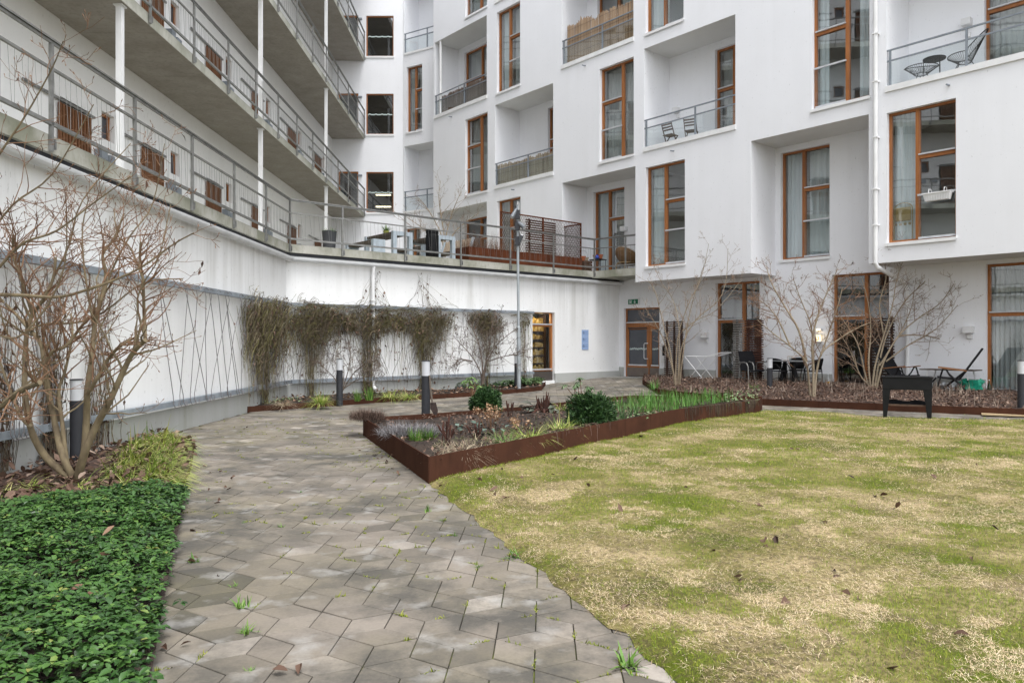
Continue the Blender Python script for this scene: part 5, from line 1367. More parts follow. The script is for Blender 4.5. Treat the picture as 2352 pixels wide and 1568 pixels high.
def bistro(loc, rz, lab, grp):
    t = thing('bistro_chair', lab, 'chair', loc, rz, grp)
    k = MB(); k.lathe([(.20, .42), (.215, .435), (.20, .45)], 22); k.build('seat', MAT['black_fabric'], t, local=True)
    k = MB(); vs = []; n = 12
    for z, r_ in ((.47, .20), (.62, .235), (.76, .265), (.80, .262)):
        for i in range(n + 1): a = R(115 + 130*i/n); vs.append((r_*math.cos(a), r_*math.sin(a), z - (.10 if z > .7 else 0)*abs(i/n - .5)**2*2))
    fs = [(j*(n+1) + i, j*(n+1) + i + 1, (j+1)*(n+1) + i + 1, (j+1)*(n+1) + i) for j in range(3) for i in range(n)]
    k.add(vs, fs); b = k.build('backrest', MAT['black_fabric'], t, True, local=True)
    md = b.modifiers.new('thick', 'SOLIDIFY'); md.thickness = .018
    for s in (-1, 1):
        k = MB(); k.tube([(-.2, s*.20, 0), (-.17, s*.19, .44), (-.12, s*.24, .64), (.06, s*.25, .63), (.17, s*.22, .50), (.2, s*.19, .3), (.23, s*.2, 0)], .013, 7); k.build('arm_frame', MAT['black'], t, True, local=True)
    k = MB(); k.tube([(-.18, -.19, .2), (.0, 0, .26), (.2, .19, .2)], .009, 6); k.tube([(-.18, .19, .2), (.0, 0, .262), (.2, -.19, .2)], .009, 6); k.build('leg_brace', MAT['black'], t, local=True)
    return t
bc = bistro(fp(1792, .30), fa - R(5), 'black round-backed chair left of the dark garden table', 'black round-backed garden chairs')
dup(bc, fp(1829, .92), fa - R(80), 'black round-backed chair behind the dark garden table')
dup(bc, fp(1868, .70), fa + R(190), 'black round-backed chair right of the garden table, nearest the lit lamp')
# lit wall lantern
uL_ = FR.hit(1884, DR); zL = FR.z(1884, 776, DR)
t = thing('wall_lantern', 'small lit lantern glowing warm on the white wall between the garden doors', 'lamp', FR.w(uL_, DR, zL))
gl, n2, b2 = base_mat('warm_lamp_glow', .4); b2.inputs['Emission Color'].default_value = (1, .72, .34, 1); b2.inputs['Emission Strength'].default_value = .8
k = MB(FR.w); k.lathe([(.05, -.09), (.062, .0), (.05, .09)], 14, (uL_, DR - .10, zL)); k.build('lamp_glass', gl, t, True)
k = MB(FR.w); k.box(uL_ - .09, uL_ + .09, DR - .17, DR, zL + .092, zL + .12); k.box(uL_ - .07, uL_ + .07, DR - .15, DR, zL - .125, zL - .092); k.box(uL_ - .05, uL_ + .05, DR - .02, DR, zL - .092, zL + .092); k.build('housing', MAT['white_plastic'], t)
k = MB(FR.w); k.tube([(uL_ + .05*math.sin(R(a)), DR - .175, zL - .01 - .055*math.cos(R(a))) for a in range(-140, 141, 20)], .011, 6); k.build('horseshoe', MAT['charcoal'], t)
wall_box('wall_lamp', 1884, 757, DR, .15, .07, .12, 'white_plastic', t)
pl_ = bpy.data.lights.new('lantern_light', 'POINT'); pl_.energy = .35; pl_.color = (1, .74, .42); pl_.shadow_soft_size = .04
lo_ = bpy.data.objects.new('lantern_light', pl_); C.objects.link(lo_); lo_.location = FR.w(uL_, DR - .16, zL + .22)
# recliners
def recliner(loc, rz, lab, grp, foot):
    t = thing('recliner', lab, 'sun chair', loc, rz, grp)
    def panel(name, p, q, w_=.5, th=.025):
        k = MB(); k.bar(p, q, w_, th); o = k.build(name, MAT['black_fabric'], t, local=True)
        for s in (-1, 1): f = MB(); f.tube([(p[0], s*w_/2, p[2]), (q[0], s*w_/2, q[2])], .016, 8); f.build('side_tube', MAT['black'], o, local=True)
    panel('backrest', (-.16, 0, .40), (-.62, 0, 1.12)); panel('seat', (-.16, 0, .39), (.30, 0, .44))
    if foot: panel('footrest', (.32, 0, .42), (.62, 0, .05), .42)
    for s in (-1, 1):
        k = MB(); k.bar((-.30, s*.30, .60), (.28, s*.30, .67), .045, .022); k.build('armrest', MAT['redarm'], t, local=True)
        k = MB(); k.tube([(-.42, s*.29, 0), (.05, s*.29, .50), (.12, s*.29, .63), (.18, s*.29, .63), (.22, s*.29, .5), (.32, s*.29, 0)], .018, 8); k.tube([(-.3, s*.27, .6), (.35, s*.27, .0)], .014, 8); k.build('leg_frame', MAT['black'], t, True, local=True)
    return t
MAT['redarm'] = wood('varnished_armrest', (.30, .14, .06), (.2, .09, .04), .45, 0)
recliner(fp(2072, .30), fa - R(12), 'black recliner leaning left in front of the slatted screen, brown armrests', 'black folding recliners', False)
recliner(fp(2186, .15), fa + R(200), 'black recliner leaning right in front of the low plank table', 'black folding recliners', True)
c = fp(2183, .80)
t = thing('plank_table', 'low plank-topped folding table with white legs against the white wall', 'table', c, fa)
k = MB()
for i in range(5): k.box(-.60, .60, -.30 + i*.122, -.19 + i*.122, .56, .585)
k.build('table_top', MAT['greywood'], t, local=True)
for sx in (-1, 1):
    for sy in (-1, 1): k = MB(); k.tube([(sx*.42, sy*.24, .56), (sx*.55, sy*.27, 0)], .014, 6); k.build('leg', MAT['white_metal'], t, local=True)
# green bag, white bag, bottles
c = fp(2230, .62)
t = thing('green_bag', 'crumpled turquoise green plastic bag under the plank table', 'bag', c, fa)
k = MB(); n = 16; prof = [(.20, 0), (.24, .10), (.22, .22), (.24, .31), (.20, .36)]
rr = random.Random(4); vs = []; fs = []
for r_, z in prof:
    for i in range(n): a = 2*math.pi*i/n; q = r_*(1 + rr.uniform(-.22, .2)); vs.append((q*math.cos(a)*1.1, q*math.sin(a)*.6, z*(1 + rr.uniform(-.16, .12)) if z else 0))
for j in range(4):
    for i in range(n): fs.append((j*n + i, j*n + (i+1) % n, (j+1)*n + (i+1) % n, (j+1)*n + i))
fs.append(tuple(range(4*n, 5*n))); k.add(vs, fs); k.build('bag_body', simple('turquoise_plastic', (.02, .30, .19), (.015, .22, .14), 9, .4), t, local=True)
c = fp(2176, .62)
t = thing('white_bag', 'crumpled white plastic bag behind the leaning recliner', 'bag', c, fa)
k = MB(); vs = [(v[0]*.7, v[1]*.8, v[2]*.75) for v in vs]; k.add(vs, fs); k.build('bag_body', simple('white_film', (.6, .62, .64), (.5, .52, .54), 9, .4), t, local=True)
def bottle(loc, lab, body, liquid=None, lbl=None, h=.32, r_=.042):
    t = thing('bottle', lab, 'bottle', loc, 0, 'bottles on the patios')
    k = MB(); k.lathe([(r_*.9, 0), (r_, .01), (r_, h*.55), (r_*.8, h*.66), (r_*.35, h*.8), (r_*.33, h*.95)], 16); k.build('bottle_body', body, t, True, local=True)
    k = MB(); k.lathe([(r_*.4, h*.95), (r_*.4, h)], 12); k.build('cap', MAT['white_plastic'], t, local=True)
    if lbl: k = MB(); k.lathe([(r_*1.03, h*.14), (r_*1.03, h*.42)], 16); k.build('bottle_label', lbl, t, local=True)
clearp = simple('pale_bottle_plastic', (.42, .44, .44), (.35, .37, .37), 6, .2)
bottle(fp(1902, .95), 'clear bottle with a yellow label beside the second garden door', clearp, None, simple('yellow_label', (.62, .33, .01), (.5, .22, .01), 9, .5), .36, .05)
bottle(fp(2259, .85), 'clear bottle with a red label right of the green bag', clearp, None, simple('red_label', (.36, .03, .03), None, 9, .5), .34, .045)
bottle(fp(2272, .80), 'dark green glass bottle beside the last garden door', simple('dark_green_bottle', (.02, .035, .015), None, 6, .15), None, None, .36, .042)
# black raised planter table on the back path
pa = Vector(G(2031, 964)); pb = Vector(G(2137, 968)); dv = pb - pa; ang = math.atan2(dv.y, dv.x); Lw = math.hypot(dv.x, dv.y) + .06; Dp = .46
cc = (pa + pb)/2 + Vector((-math.sin(ang), math.cos(ang), 0))*(Dp/2 - .03)
t = thing('planter_table', 'black plastic raised planter table with tapered legs and a brown shelf on the back path', 'planter', (cc.x, cc.y, float(gz(cc.x, cc.y))), ang)
x0, x1, y0, y1 = -Lw/2, Lw/2, -Dp/2, Dp/2
k = MB(); k.box(x0, x1, y0, y0 + .03, .58, .81); k.box(x0, x1, y1 - .03, y1, .58, .81); k.box(x0, x0 + .03, y0 + .03, y1 - .03, .58, .81); k.box(x1 - .03, x1, y0 + .03, y1 - .03, .58, .81); k.box(x0 + .03, x1 - .03, y0 + .03, y1 - .03, .6, .64)
k.build('planting_box', MAT['black'], t, local=True, bevel=.008)
k = MB(); k.box(x0 - .02, x1 + .02, y0 - .02, y0 + .035, .805, .83); k.box(x0 - .02, x1 + .02, y1 - .035, y1 + .02, .805, .83); k.box(x0 - .02, x0 + .035, y0 + .036, y1 - .036, .805, .83); k.box(x1 - .035, x1 + .02, y0 + .036, y1 - .036, .805, .83); k.build('rim', MAT['black'], t, local=True, bevel=.006)
k = MB(); k.box(x0 + .035, x1 - .035, y0 + .035, y1 - .035, .77, .812); k.build('lid', MAT['charcoal'], t, local=True)
for sx in (-1, 1):
    for sy in (-1, 1):
        ex, ey = (x1 if sx > 0 else x0), (y1 if sy > 0 else y0); k = MB()
        for (w1, w2, t1) in ((.14, .055, .03),):
            a = [(ex, ey), (ex - sx*w1, ey), (ex - sx*w1, ey - sy*.03), (ex - sx*.03, ey - sy*.03), (ex - sx*.03, ey - sy*w1*.9), (ex, ey - sy*w1*.9)]
            b_ = [(ex - sx*.012, ey - sy*.01), (ex - sx*.067, ey - sy*.01), (ex - sx*.067, ey - sy*.035), (ex - sx*.04, ey - sy*.035), (ex - sx*.04, ey - sy*.06), (ex - sx*.012, ey - sy*.06)]
            k.add([(p[0], p[1], .579) for p in a] + [(p[0], p[1], 0) for p in b_], [tuple(range(6)), tuple(range(11, 5, -1))] + [(i, i + 6, (i+1) % 6 + 6, (i+1) % 6) for i in range(6)])
        k.build('leg', MAT['black'], t, local=True)
k = MB()
for i in range(4): k.box(x0 + .09, x1 - .09, y0 + .05 + i*.092, y0 + .125 + i*.092, .27, .30)
k.build('shelf', MAT['chairwood'], t, local=True)
k = MB(); xs_ = [x0 + .1 + i*(Lw - .2)/10 for i in range(11)]
for i in range(10): k.add([(xs_[i], -.1, .305), (xs_[i+1], -.1, .305), (xs_[i+1], .12, .36 + .015*math.sin(i + 1)), (xs_[i], .12, .36 + .015*math.sin(i))], [(0, 1, 2, 3)])
k.build('folded_cover', MAT['black_fabric'], t, local=True)
# small wooden board at the right edge of the path
bp = G(2340, 957)
t = thing('wooden_board', 'pale wooden board lying on the back path at the right edge', 'board', bp, R(-30))
k = MB(); k.box(-.6, .6, -.12, .12, .015, .04); k.build('board', simple('pale_wood', (.42, .32, .19), (.34, .25, .14), 4, .7, stretch=(.4, 4, 4)), t, local=True)
# ================================================================== PLANTS
def leafmesh(name, P, D, N, L, W, fold, curl, rnd, mat, parent=None, rows=2):
    """leaves as folded strips along a midrib: P base, D direction, N face normal"""
    P = np.asarray(P, float); D = np.asarray(D, float); N = np.asarray(N, float); n = len(P)
    D /= np.linalg.norm(D, axis=1)[:, None] + 1e-9; N = N - D*(N*D).sum(1)[:, None]; N /= np.linalg.norm(N, axis=1)[:, None] + 1e-9
    S = np.cross(D, N); L = np.broadcast_to(L, n)[:, None]; W = np.broadcast_to(W, n)[:, None]; fold = np.broadcast_to(fold, n)[:, None]; curl = np.broadcast_to(curl, n)[:, None]
    prof = {2: [(0, .12), (.5, 1), (1, .05)], 3: [(0, .16), (.33, .78), (.68, .95), (1, .05)]}[rows]
    V = np.empty((n, len(prof)*3, 3))
    for i, (t, w_) in enumerate(prof):
        c = P + D*L*t - N*curl*L*t*t
        V[:, 3*i] = c - S*W*w_/2 + N*fold*W*w_; V[:, 3*i+1] = c; V[:, 3*i+2] = c + S*W*w_/2 + N*fold*W*w_
    q = []
    for i in range(len(prof) - 1): q += [(3*i, 3*i+1, 3*i+4, 3*i+3), (3*i+1, 3*i+2, 3*i+5, 3*i+4)]
    fs = (np.arange(n)[:, None, None]*len(prof)*3 + np.array(q)[None]).reshape(-1, 4)
    return fast_mesh(name, V.reshape(-1, 3), fs, mat, parent, np.repeat(rnd, len(q)), smooth=True)
def runit(r, n): v = r.normal(0, 1, (n, 3)); return v / np.linalg.norm(v, axis=1)[:, None]
MAT['litter'] = leafy('dead_leaf', [(0, (.035, .02, .014)), (.3, (.085, .046, .03)), (.6, (.14, .085, .06)), (.85, (.22, .145, .105)), (1, (.30, .22, .17))], .75, 1.6, .16)
MAT['litter_pale'] = leafy('pale_dead_leaf', [(0, (.07, .035, .022)), (.4, (.16, .09, .055)), (.8, (.29, .19, .13)), (1, (.38, .28, .21))], .75, 1.6, .16)
MAT['cover'] = leafy('ground_cover_leaf', [(0, (.012, .034, .008)), (.3, (.03, .078, .017)), (.65, (.055, .125, .026)), (.9, (.10, .18, .038)), (1, (.18, .20, .05))], .36, 1.4, .15, spec=.36)
MAT['cover2'] = leafy('ground_cover_leaf_far', [(0, (.04, .085, .03)), (.5, (.08, .145, .05)), (1, (.14, .21, .08))], .4, 1.4, .15, spec=.5)
MAT['bark'] = simple('grey_brown_bark', (.235, .185, .11), (.135, .103, .065), 14, .85, bmp=.5, bscale=60, stretch=(1, 1, .4))
MAT['twig'] = simple('red_brown_twigs', (.23, .132, .075), (.135, .072, .042), 9, .75)
MAT['bark_pale'] = simple('pale_shrub_bark', (.30, .245, .17), (.21, .165, .115), 12, .85, bmp=.4, bscale=60)
MAT['twig_pale'] = simple('straw_brown_twigs', (.27, .195, .135), (.17, .115, .08), 9, .8)
MAT['grey_twig'] = simple('grey_brown_twigs', (.155, .12, .095), (.09, .068, .055), 9, .85)
def litter(name, poly, n, hz, L, seed, mat, lift=.05, keepout=None, lab=None, cat='fallen leaves', dens=None):
    r = np.random.default_rng(seed); X, Y = scatter(poly, n, r)
    if keepout is not None: k = ~inpoly(keepout, X, Y); X, Y = X[k], Y[k]
    if dens is not None: k = r.random(len(X)) < dens(X, Y); X, Y = X[k], Y[k]
    n = len(X); a = r.uniform(0, 6.28, n); el = r.normal(.05, .33, n)
    D = np.stack([np.cos(a)*np.cos(el), np.sin(a)*np.cos(el), np.sin(el)], 1); N = np.stack([r.normal(0, .35, n), r.normal(0, .35, n), np.ones(n)], 1)
    Z = gz(X, Y) + hz + np.abs(r.normal(0, lift, n))
    l = L*r.uniform(.55, 1.25, n)
    o = leafmesh(name, np.stack([X, Y, Z], 1), D, N, l, l*r.uniform(.45, .75, n), r.uniform(-.1, .45, n), r.normal(0, .35, n), np.clip(r.normal(.5, .24, n), 0, 1), MAT[mat], None, 3 if L > .08 else 2)
    tag(o, lab or 'mass of curled brown fallen leaves covering the bed', cat, kind='stuff'); return o
# ---- left bed: dark green ground cover in front, leaf litter behind, pale sedge along the path
GC = [(-.94, 1.6), (-1.58, 3.31), (-2.18, 4.8), (-3.03, 7.0), (-3.2, 7.35), (-3.7, 7.05), (-4.3, 6.5), FLp(6.0), FLp(.5), (-3, .5)]
litter('fallen_leaves', BEDL, 8500, .07, .092, 1, 'litter', .035, GC, 'curled brown fallen leaves around the bare shrub in the left bed')
def ground_cover(name, poly, n_per, hgt, leafL, seed, mat, lab, base, rows=3, per=6, edge_soft=.25):
    r = np.random.default_rng(seed); X, Y = scatter(poly, n_per, r); n = len(X)
    ox = .09*(vnoise(X, Y, .28, seed + 7) - .5); X = X + ox + np.where(r.random(n) < .06, r.normal(0, .05, n), 0)
    e = sstep(edge_dist(poly, X, Y)/edge_soft)
    H = base + hgt*(.35 + .65*e)*(.62 + .5*vnoise(X, Y, .32, seed) + .25*vnoise(X, Y, .12, seed + 1))
    low = r.random(n) < .30; H = np.where(low, base + (H - base)*r.uniform(.25, .8, n), H)
    Z = gz(X, Y) + H
    ph = r.uniform(0, 6.28, n); tx, ty = r.normal(0, .22, n), r.normal(0, .22, n); sz = r.uniform(.55, 1.35, n); tone = np.clip(r.normal(.45, .2, n), 0, 1)
    P = []; D = []; N = []; LL = []; RR = []
    for k in range(per):
        a = ph + k*2*math.pi/per*1.0 + r.normal(0, .2, n); el = r.normal(.10, .28, n)
        d = np.stack([np.cos(a)*np.cos(el) , np.sin(a)*np.cos(el), np.sin(el)], 1); nn = np.stack([tx - np.cos(a)*np.sin(el), ty - np.sin(a)*np.sin(el), np.ones(n)], 1)
        P.append(np.stack([X, Y, Z + r.normal(0, .006, n)], 1) + d*.006); D.append(d); N.append(nn); LL.append(leafL*sz*r.uniform(.75, 1.15, n)); RR.append(np.clip(tone + r.normal(0, .12, n) - .18*low, 0, 1))
    P = np.concatenate(P); D = np.concatenate(D); N = np.concatenate(N); LL = np.concatenate(LL); RR = np.concatenate(RR)
    o = leafmesh(name, P, D, N, LL, LL*.56, .16, .25, RR, MAT[mat], None, rows); tag(o, lab, 'ground cover', kind='stuff')
    sh = sheet(name + '_soil', poly, lambda x, y: gz(x, y) + base + hgt*.18, .15, MAT['soil'])
ground_cover('ground_cover', GC, 23000, .15, .043, 5, 'cover', 'dense dark green evergreen ground cover in the left foreground', .05)
sedge_poly = [(-3.42, 7.4), (-4.0, 8.9), (-4.75, 10.6), (-5.4, 11.6), (-5.3, 10.5), (-4.8, 9.2), (-4.45, 8.3), (-3.9, 7.6)]
def sedge(name, poly, n, L, seed, lab, cat, mat, az0, azs, wd=.007, base=.06, lean=.95, droop=1.0, kind='stuff', per=42):
    r = np.random.default_rng(seed); m = max(1, n // per); cx, cy = scatter(poly, m*4, r); cx, cy = cx[:m], cy[:m]
    X = np.repeat(cx, per) + r.normal(0, .045, len(cx)*per); Y = np.repeat(cy, per) + r.normal(0, .045, len(cx)*per); n = len(X)
    az = r.normal(az0, azs, n); Z = gz(X, Y) + base
    o = blades(name, X, Y, Z, L*r.uniform(.6, 1.2, n), np.full(n, wd)*r.uniform(.7, 1.2, n), np.abs(r.normal(lean, .3, n)), az, r.random(n), MAT[mat], 5, None, droop)
    tag(o, lab, cat, kind=kind); return o
sedge('sedge_grass', sedge_poly, 4200, .42, 9, 'pale yellow-green striped sedge spilling over the path at the left bed', 'grass', 'variegated', R(-30), .75, wd=.0155, lean=1.12, droop=1.15)
sedge('sedge_grass', [(-4.9, 7.0), (-3.5, 7.6), (-3.6, 8.1), (-5.0, 7.5)], 420, .34, 10, 'flattened pale sedge blades among the leaves behind the ground cover', 'grass', 'variegated', R(10), 1.5, lean=1.3)

# ---- bare shrubs
class Shrub:
    def __init__(s, seed, minr=.0022): s.minr = minr; s.rr = random.Random(seed); s.big = MB(); s.small = MB(); s.tips = []
    def limb(s, pts, r0, r1, n=8):
        """a smoothed main stem through the given points"""
        P = [Vector(p) for p in pts]; out = []
        for i in range(len(P) - 1):
            p0 = P[max(i-1, 0)]; p1 = P[i]; p2 = P[i+1]; p3 = P[min(i+2, len(P)-1)]
            for k in range(4):
                t = k/4; out.append(.5*((2*p1) + (p2 - p0)*t + (2*p0 - 5*p1 + 4*p2 - p3)*t*t + (3*p1 - p0 - 3*p2 + p3)*t**3))
        out.append(P[-1]); m = len(out); rs = [r0 + (r1 - r0)*(i/(m-1))**.8 for i in range(m)]
        rs = [q*(1 + s.rr.uniform(-.06, .06)) for q in rs]
        s.big.tube(out, rs, n); return out, rs
    def twig(s, p, d, L, r, lev, up, wig, nch, lens, bud=True):
        rr = s.rr; seg = 6 if lev <= 1 else 4; pts = [Vector(p)]; d = Vector(d).normalized()
        for i in range(seg):
            d = (d + Vector((rr.gauss(0, wig), rr.gauss(0, wig), rr.gauss(0, wig*.7) + up/seg))).normalized(); pts.append(pts[-1] + d*(L/seg))
        rs = [max(r*(1 - .72*i/seg), s.minr*.75) for i in range(seg + 1)]
        (s.big if r > .011 else s.small).tube(pts, rs, 6 if r > .008 else (4 if r > .004 else 3))
        if bud and lev >= 2: s.tips.append((pts[-1], d))
        if lev < 3:
            n = max(0, int(nch*rr.uniform(.7, 1.3)*(1 if lev < 2 else .7)))
            for k in range(n):
                t = rr.uniform(.22, 1.0); i = min(int(t*seg), seg - 1); q = pts[i].lerp(pts[i+1], t*seg - i)
                dd = (pts[i+1] - pts[i]).normalized(); side = dd.cross(Vector((rr.gauss(0, 1), rr.gauss(0, 1), rr.gauss(0, 1)))).normalized()
                s.twig(q, dd*.65 + side*.75, L*lens*rr.uniform(.5, 1.15), max(r*(1 - .7*t)*.62, s.minr), lev + 1, up, wig, nch, lens, bud)
    def spread(s, limb, n, t0, L, r, up=.25, wig=.16, nch=5, lens=.45, out=.8, lev=1):
        pts, rs = limb; m = len(pts) - 1; rr = s.rr
        for k in range(n):
            t = t0 + (1 - t0)*(k + rr.random())/n; i = min(int(t*m), m - 1); q = pts[i].lerp(pts[i+1], t*m - i)
            dd = (pts[i+1] - pts[i]).normalized(); side = dd.cross(Vector((rr.gauss(0, 1), rr.gauss(0, 1), rr.gauss(0, 1)))).normalized()
            s.twig(q, dd*(1 - out*.5) + side*out + Vector((0, 0, .15)), L*(1.15 - .55*t)*rr.uniform(.6, 1.2), min(r, rs[i]*.6), lev, up, wig, nch, lens)
    def finish(s, name, lab, cat, loc, bark, twigm, group=None, buds=0, leaves=0):
        t = thing(name, lab, cat, loc, 0, group)
        s.big.build('trunk', MAT[bark], t, True); s.small.build('branches', MAT[twigm], t, True)
        rr = s.rr
        if buds and s.tips:
            k = MB()
            for p, d in s.tips[::buds]: k.tube([p - d*.004, p + d*.008, p + d*.026], [.0025, .005, .0008], 4)
            k.build('buds', MAT['twig'], t)['kind'] = 'stuff'
        if leaves and s.tips:
            tp = rr.sample(s.tips, min(leaves, len(s.tips))); r = np.random.default_rng(3); n = len(tp)
            leafmesh('dead_leaves', [tuple(p) for p, d in tp], np.stack([r.normal(0, .3, n), r.normal(0, .3, n), -np.ones(n)], 1), runit(r, n), r.uniform(.05, .10, n), r.uniform(.015, .03, n), .4, .3, r.uniform(.0, .4, n), MAT['litter'], t)
        return t
def px(pts, Y0, dy=0.0, seed=0):
    rr = random.Random(seed); out = []
    for i, (x, y) in enumerate(pts): out.append(pt(x, y, Y0 + dy*i/(len(pts)-1) + (rr.uniform(-.08, .08) if i else 0)))
    return out
S = Shrub(12, .0028); Yb = 7.75
st = [([(165, 1098), (118, 1062), (92, 1030), (71, 985), (58, 915), (57, 845), (62, 762), (75, 722), (98, 690), (122, 640), (128, 590)], .044, .012, -.3),
      ([(168, 1095), (146, 1052), (129, 985), (112, 905), (102, 832), (92, 786), (62, 750), (30, 715), (-15, 672)], .040, .013, .3),
      ([(180, 1095), (193, 1040), (199, 960), (201, 890), (210, 830), (217, 752), (232, 690), (243, 630), (236, 585), (262, 548), (285, 490)], .042, .009, .25),
      ([(178, 1096), (196, 1035), (222, 975), (250, 925), (280, 860), (304, 812), (334, 781)], .044, .020, -.35),
      ([(160, 1098), (150, 1040), (144, 980), (135, 900), (150, 850), (166, 770), (163, 720)], .030, .009, .5)]
limbs = [S.limb(px(a, Yb, dy, i), r0, r1, 10) for i, (a, r0, r1, dy) in enumerate(st)]
sec = [([(102, 835), (120, 808), (150, 795), (175, 765), (203, 728)], .022, .014, .1), ([(201, 905), (222, 870), (250, 822), (278, 793), (303, 778)], .022, .014, -.25), ([(334, 781), (331, 720), (328, 640), (321, 600), (323, 555)], .020, .009, -.1),
       ([(72, 980), (45, 950), (0, 832)], .022, .012, -.2), ([(-60, 985), (0, 935), (50, 895), (92, 878)], .030, .024, -.9), ([(-30, 676), (50, 678), (135, 682), (200, 665), (270, 640), (330, 610), (400, 560), (445, 535)], .021, .006, -.5),
       ([(62, 762), (100, 745), (180, 740), (240, 715), (330, 650), (420, 640)], .016, .006, .2), ([(75, 722), (52, 650), (32, 590), (30, 540)], .02, .009, -.2), ([(-25, 640), (20, 590), (60, 555), (130, 530), (210, 470), (300, 405)], .018, .005, -.7),
       ([(-40, 420), (0, 352), (57, 268), (118, 160), (145, 95)], .012, .004, -1.2), ([(-40, 560), (30, 470), (120, 400), (215, 240)], .013, .004, -.9), ([(217, 752), (205, 690), (192, 600), (190, 520), (205, 450)], .016, .005, .3),
       ([(232, 690), (262, 610), (300, 540), (350, 470), (378, 330)], .014, .004, -.1), ([(328, 640), (300, 570), (270, 540), (262, 480)], .012, .005, .3), ([(334, 781), (315, 700), (330, 650), (365, 590), (392, 470)], .011, .004, -.4), ([(122, 640), (160, 560), (190, 460), (300, 330)], .012, .004, -.2),
       ([(-20, 760), (40, 775), (110, 700), (150, 600), (152, 480)], .014, .005, -.5)]
sl_ = [S.limb(px(a, Yb + dy*.7, dy*.6, 50 + i), r0, r1, 7) for i, (a, r0, r1, dy) in enumerate(sec)]
for l in limbs: S.spread(l, 12, .34, .80, .012, .34, .15, 3, .45)
for i, l in enumerate(sl_): S.spread(l, 18 if i in (0, 1, 2, 5, 6, 7, 8, 16) else 13, .10, .62, .009, .3, .16, 3, .45)
S.finish('bare_shrub', 'large bare multi-stemmed shrub with tangled twigs in the left bed', 'shrub', pt(168, 1098, Yb), 'bark', 'twig', None, 2, 40)
def fan_shrub(seed, base, Yb, stems, lab, bark, twigm, r0, n2, L2, nch=4, lens=.45, buds=2, leaves=0, r2=.007, grp=None, name='bare_shrub', up=.25, wig=.15, cat='shrub'):
    s = Shrub(seed, .0040); ls = []
    for i, (pp, f) in enumerate(stems): ls.append(s.limb(px(pp, Yb, f, seed*10 + i), r0*(1 if i < 5 else .7), r0*.22, 7))
    for l in ls: s.spread(l, n2, .28, L2, r2, up, wig, nch, lens)
    return s.finish(name, lab, cat, base, bark, twigm, grp, buds, leaves)
gB = G(1555, 889, .06)
fan_shrub(21, gB, gB[1], [([(1550, 889), (1545, 850), (1522, 775), (1500, 735), (1480, 705)], -.5), ([(1552, 889), (1553, 830), (1560, 760), (1585, 690), (1610, 640), (1628, 560)], .4), ([(1560, 889), (1568, 820), (1580, 740), (1600, 660), (1625, 590)], -.3),
      ([(1560, 889), (1565, 800), (1598, 735), (1650, 690), (1668, 640), (1672, 570)], .3), ([(1550, 889), (1540, 810), (1520, 730), (1505, 670), (1487, 640)], .6), ([(1556, 889), (1560, 760), (1546, 690), (1520, 650), (1502, 610)], .2), ([(1568, 760), (1600, 735), (1645, 712), (1705, 640)], -.3)],
      'bare pale-stemmed shrub in front of the first slatted screen', 'bark_pale', 'twig_pale', .025, 11, .75, 4, .42, 2, 0, .009, 'bare shrubs in the leaf bed')
gB = G(1866, 918, .06)
fan_shrub(22, gB, gB[1], [([(1862, 920), (1858, 880), (1850, 830), (1815, 795), (1775, 765), (1740, 735)], -.4), ([(1868, 920), (1868, 870), (1868, 810), (1862, 745), (1840, 690), (1822, 640)], .3), ([(1870, 920), (1875, 860), (1888, 810), (1925, 780), (1965, 755), (2000, 740)], .2),
      ([(1868, 850), (1866, 780), (1880, 720), (1905, 660), (1925, 615)], -.3), ([(1852, 830), (1835, 760), (1800, 700), (1772, 650), (1760, 610)], .4), ([(1885, 815), (1905, 760), (1925, 700), (1935, 660)], -.2), ([(1815, 795), (1790, 740), (1765, 705), (1745, 690)], .1)],
      'small bare multi-stemmed tree with spreading crown beside the round bollard and table', 'bark_pale', 'twig', .033, 14, .78, 4, .44, 2, 60, .0095, 'bare shrubs in the leaf bed', 'bare_tree', .3, .17, 'tree')
gB = G(2003, 896, .06)
fan_shrub(23, gB, gB[1], [([(1998, 898), (1985, 850), (1970, 790), (1940, 740), (1905, 700)], .3), ([(2003, 898), (2010, 840), (2030, 770), (2050, 700), (2060, 640), (2085, 570)], -.3), ([(2012, 898), (2030, 830), (2065, 770), (2110, 730), (2165, 690), (2215, 610)], -.2),
      ([(2008, 898), (2020, 830), (2040, 760), (2080, 690), (2130, 640), (2150, 590)], .4), ([(2000, 898), (1995, 830), (2000, 760), (1995, 700), (1980, 640)], .1), ([(2035, 830), (2090, 790), (2150, 755), (2200, 700)], -.5), ([(1992, 880), (1975, 860), (1950, 800), (1925, 760)], -.2), ([(2020, 840), (2045, 800), (2075, 750), (2095, 700), (2100, 660)], .2), ([(2030, 770), (2020, 700), (2035, 640), (2030, 600)], .3), ([(2065, 770), (2120, 770), (2170, 780), (2195, 770)], .1)],
      'wide bare shrub with many pale stems behind the black planter table', 'bark_pale', 'twig_pale', .029, 12, .82, 4, .44, 2, 8, .009, 'bare shrubs in the leaf bed')
gB = pt(1108, 893, 20.6)
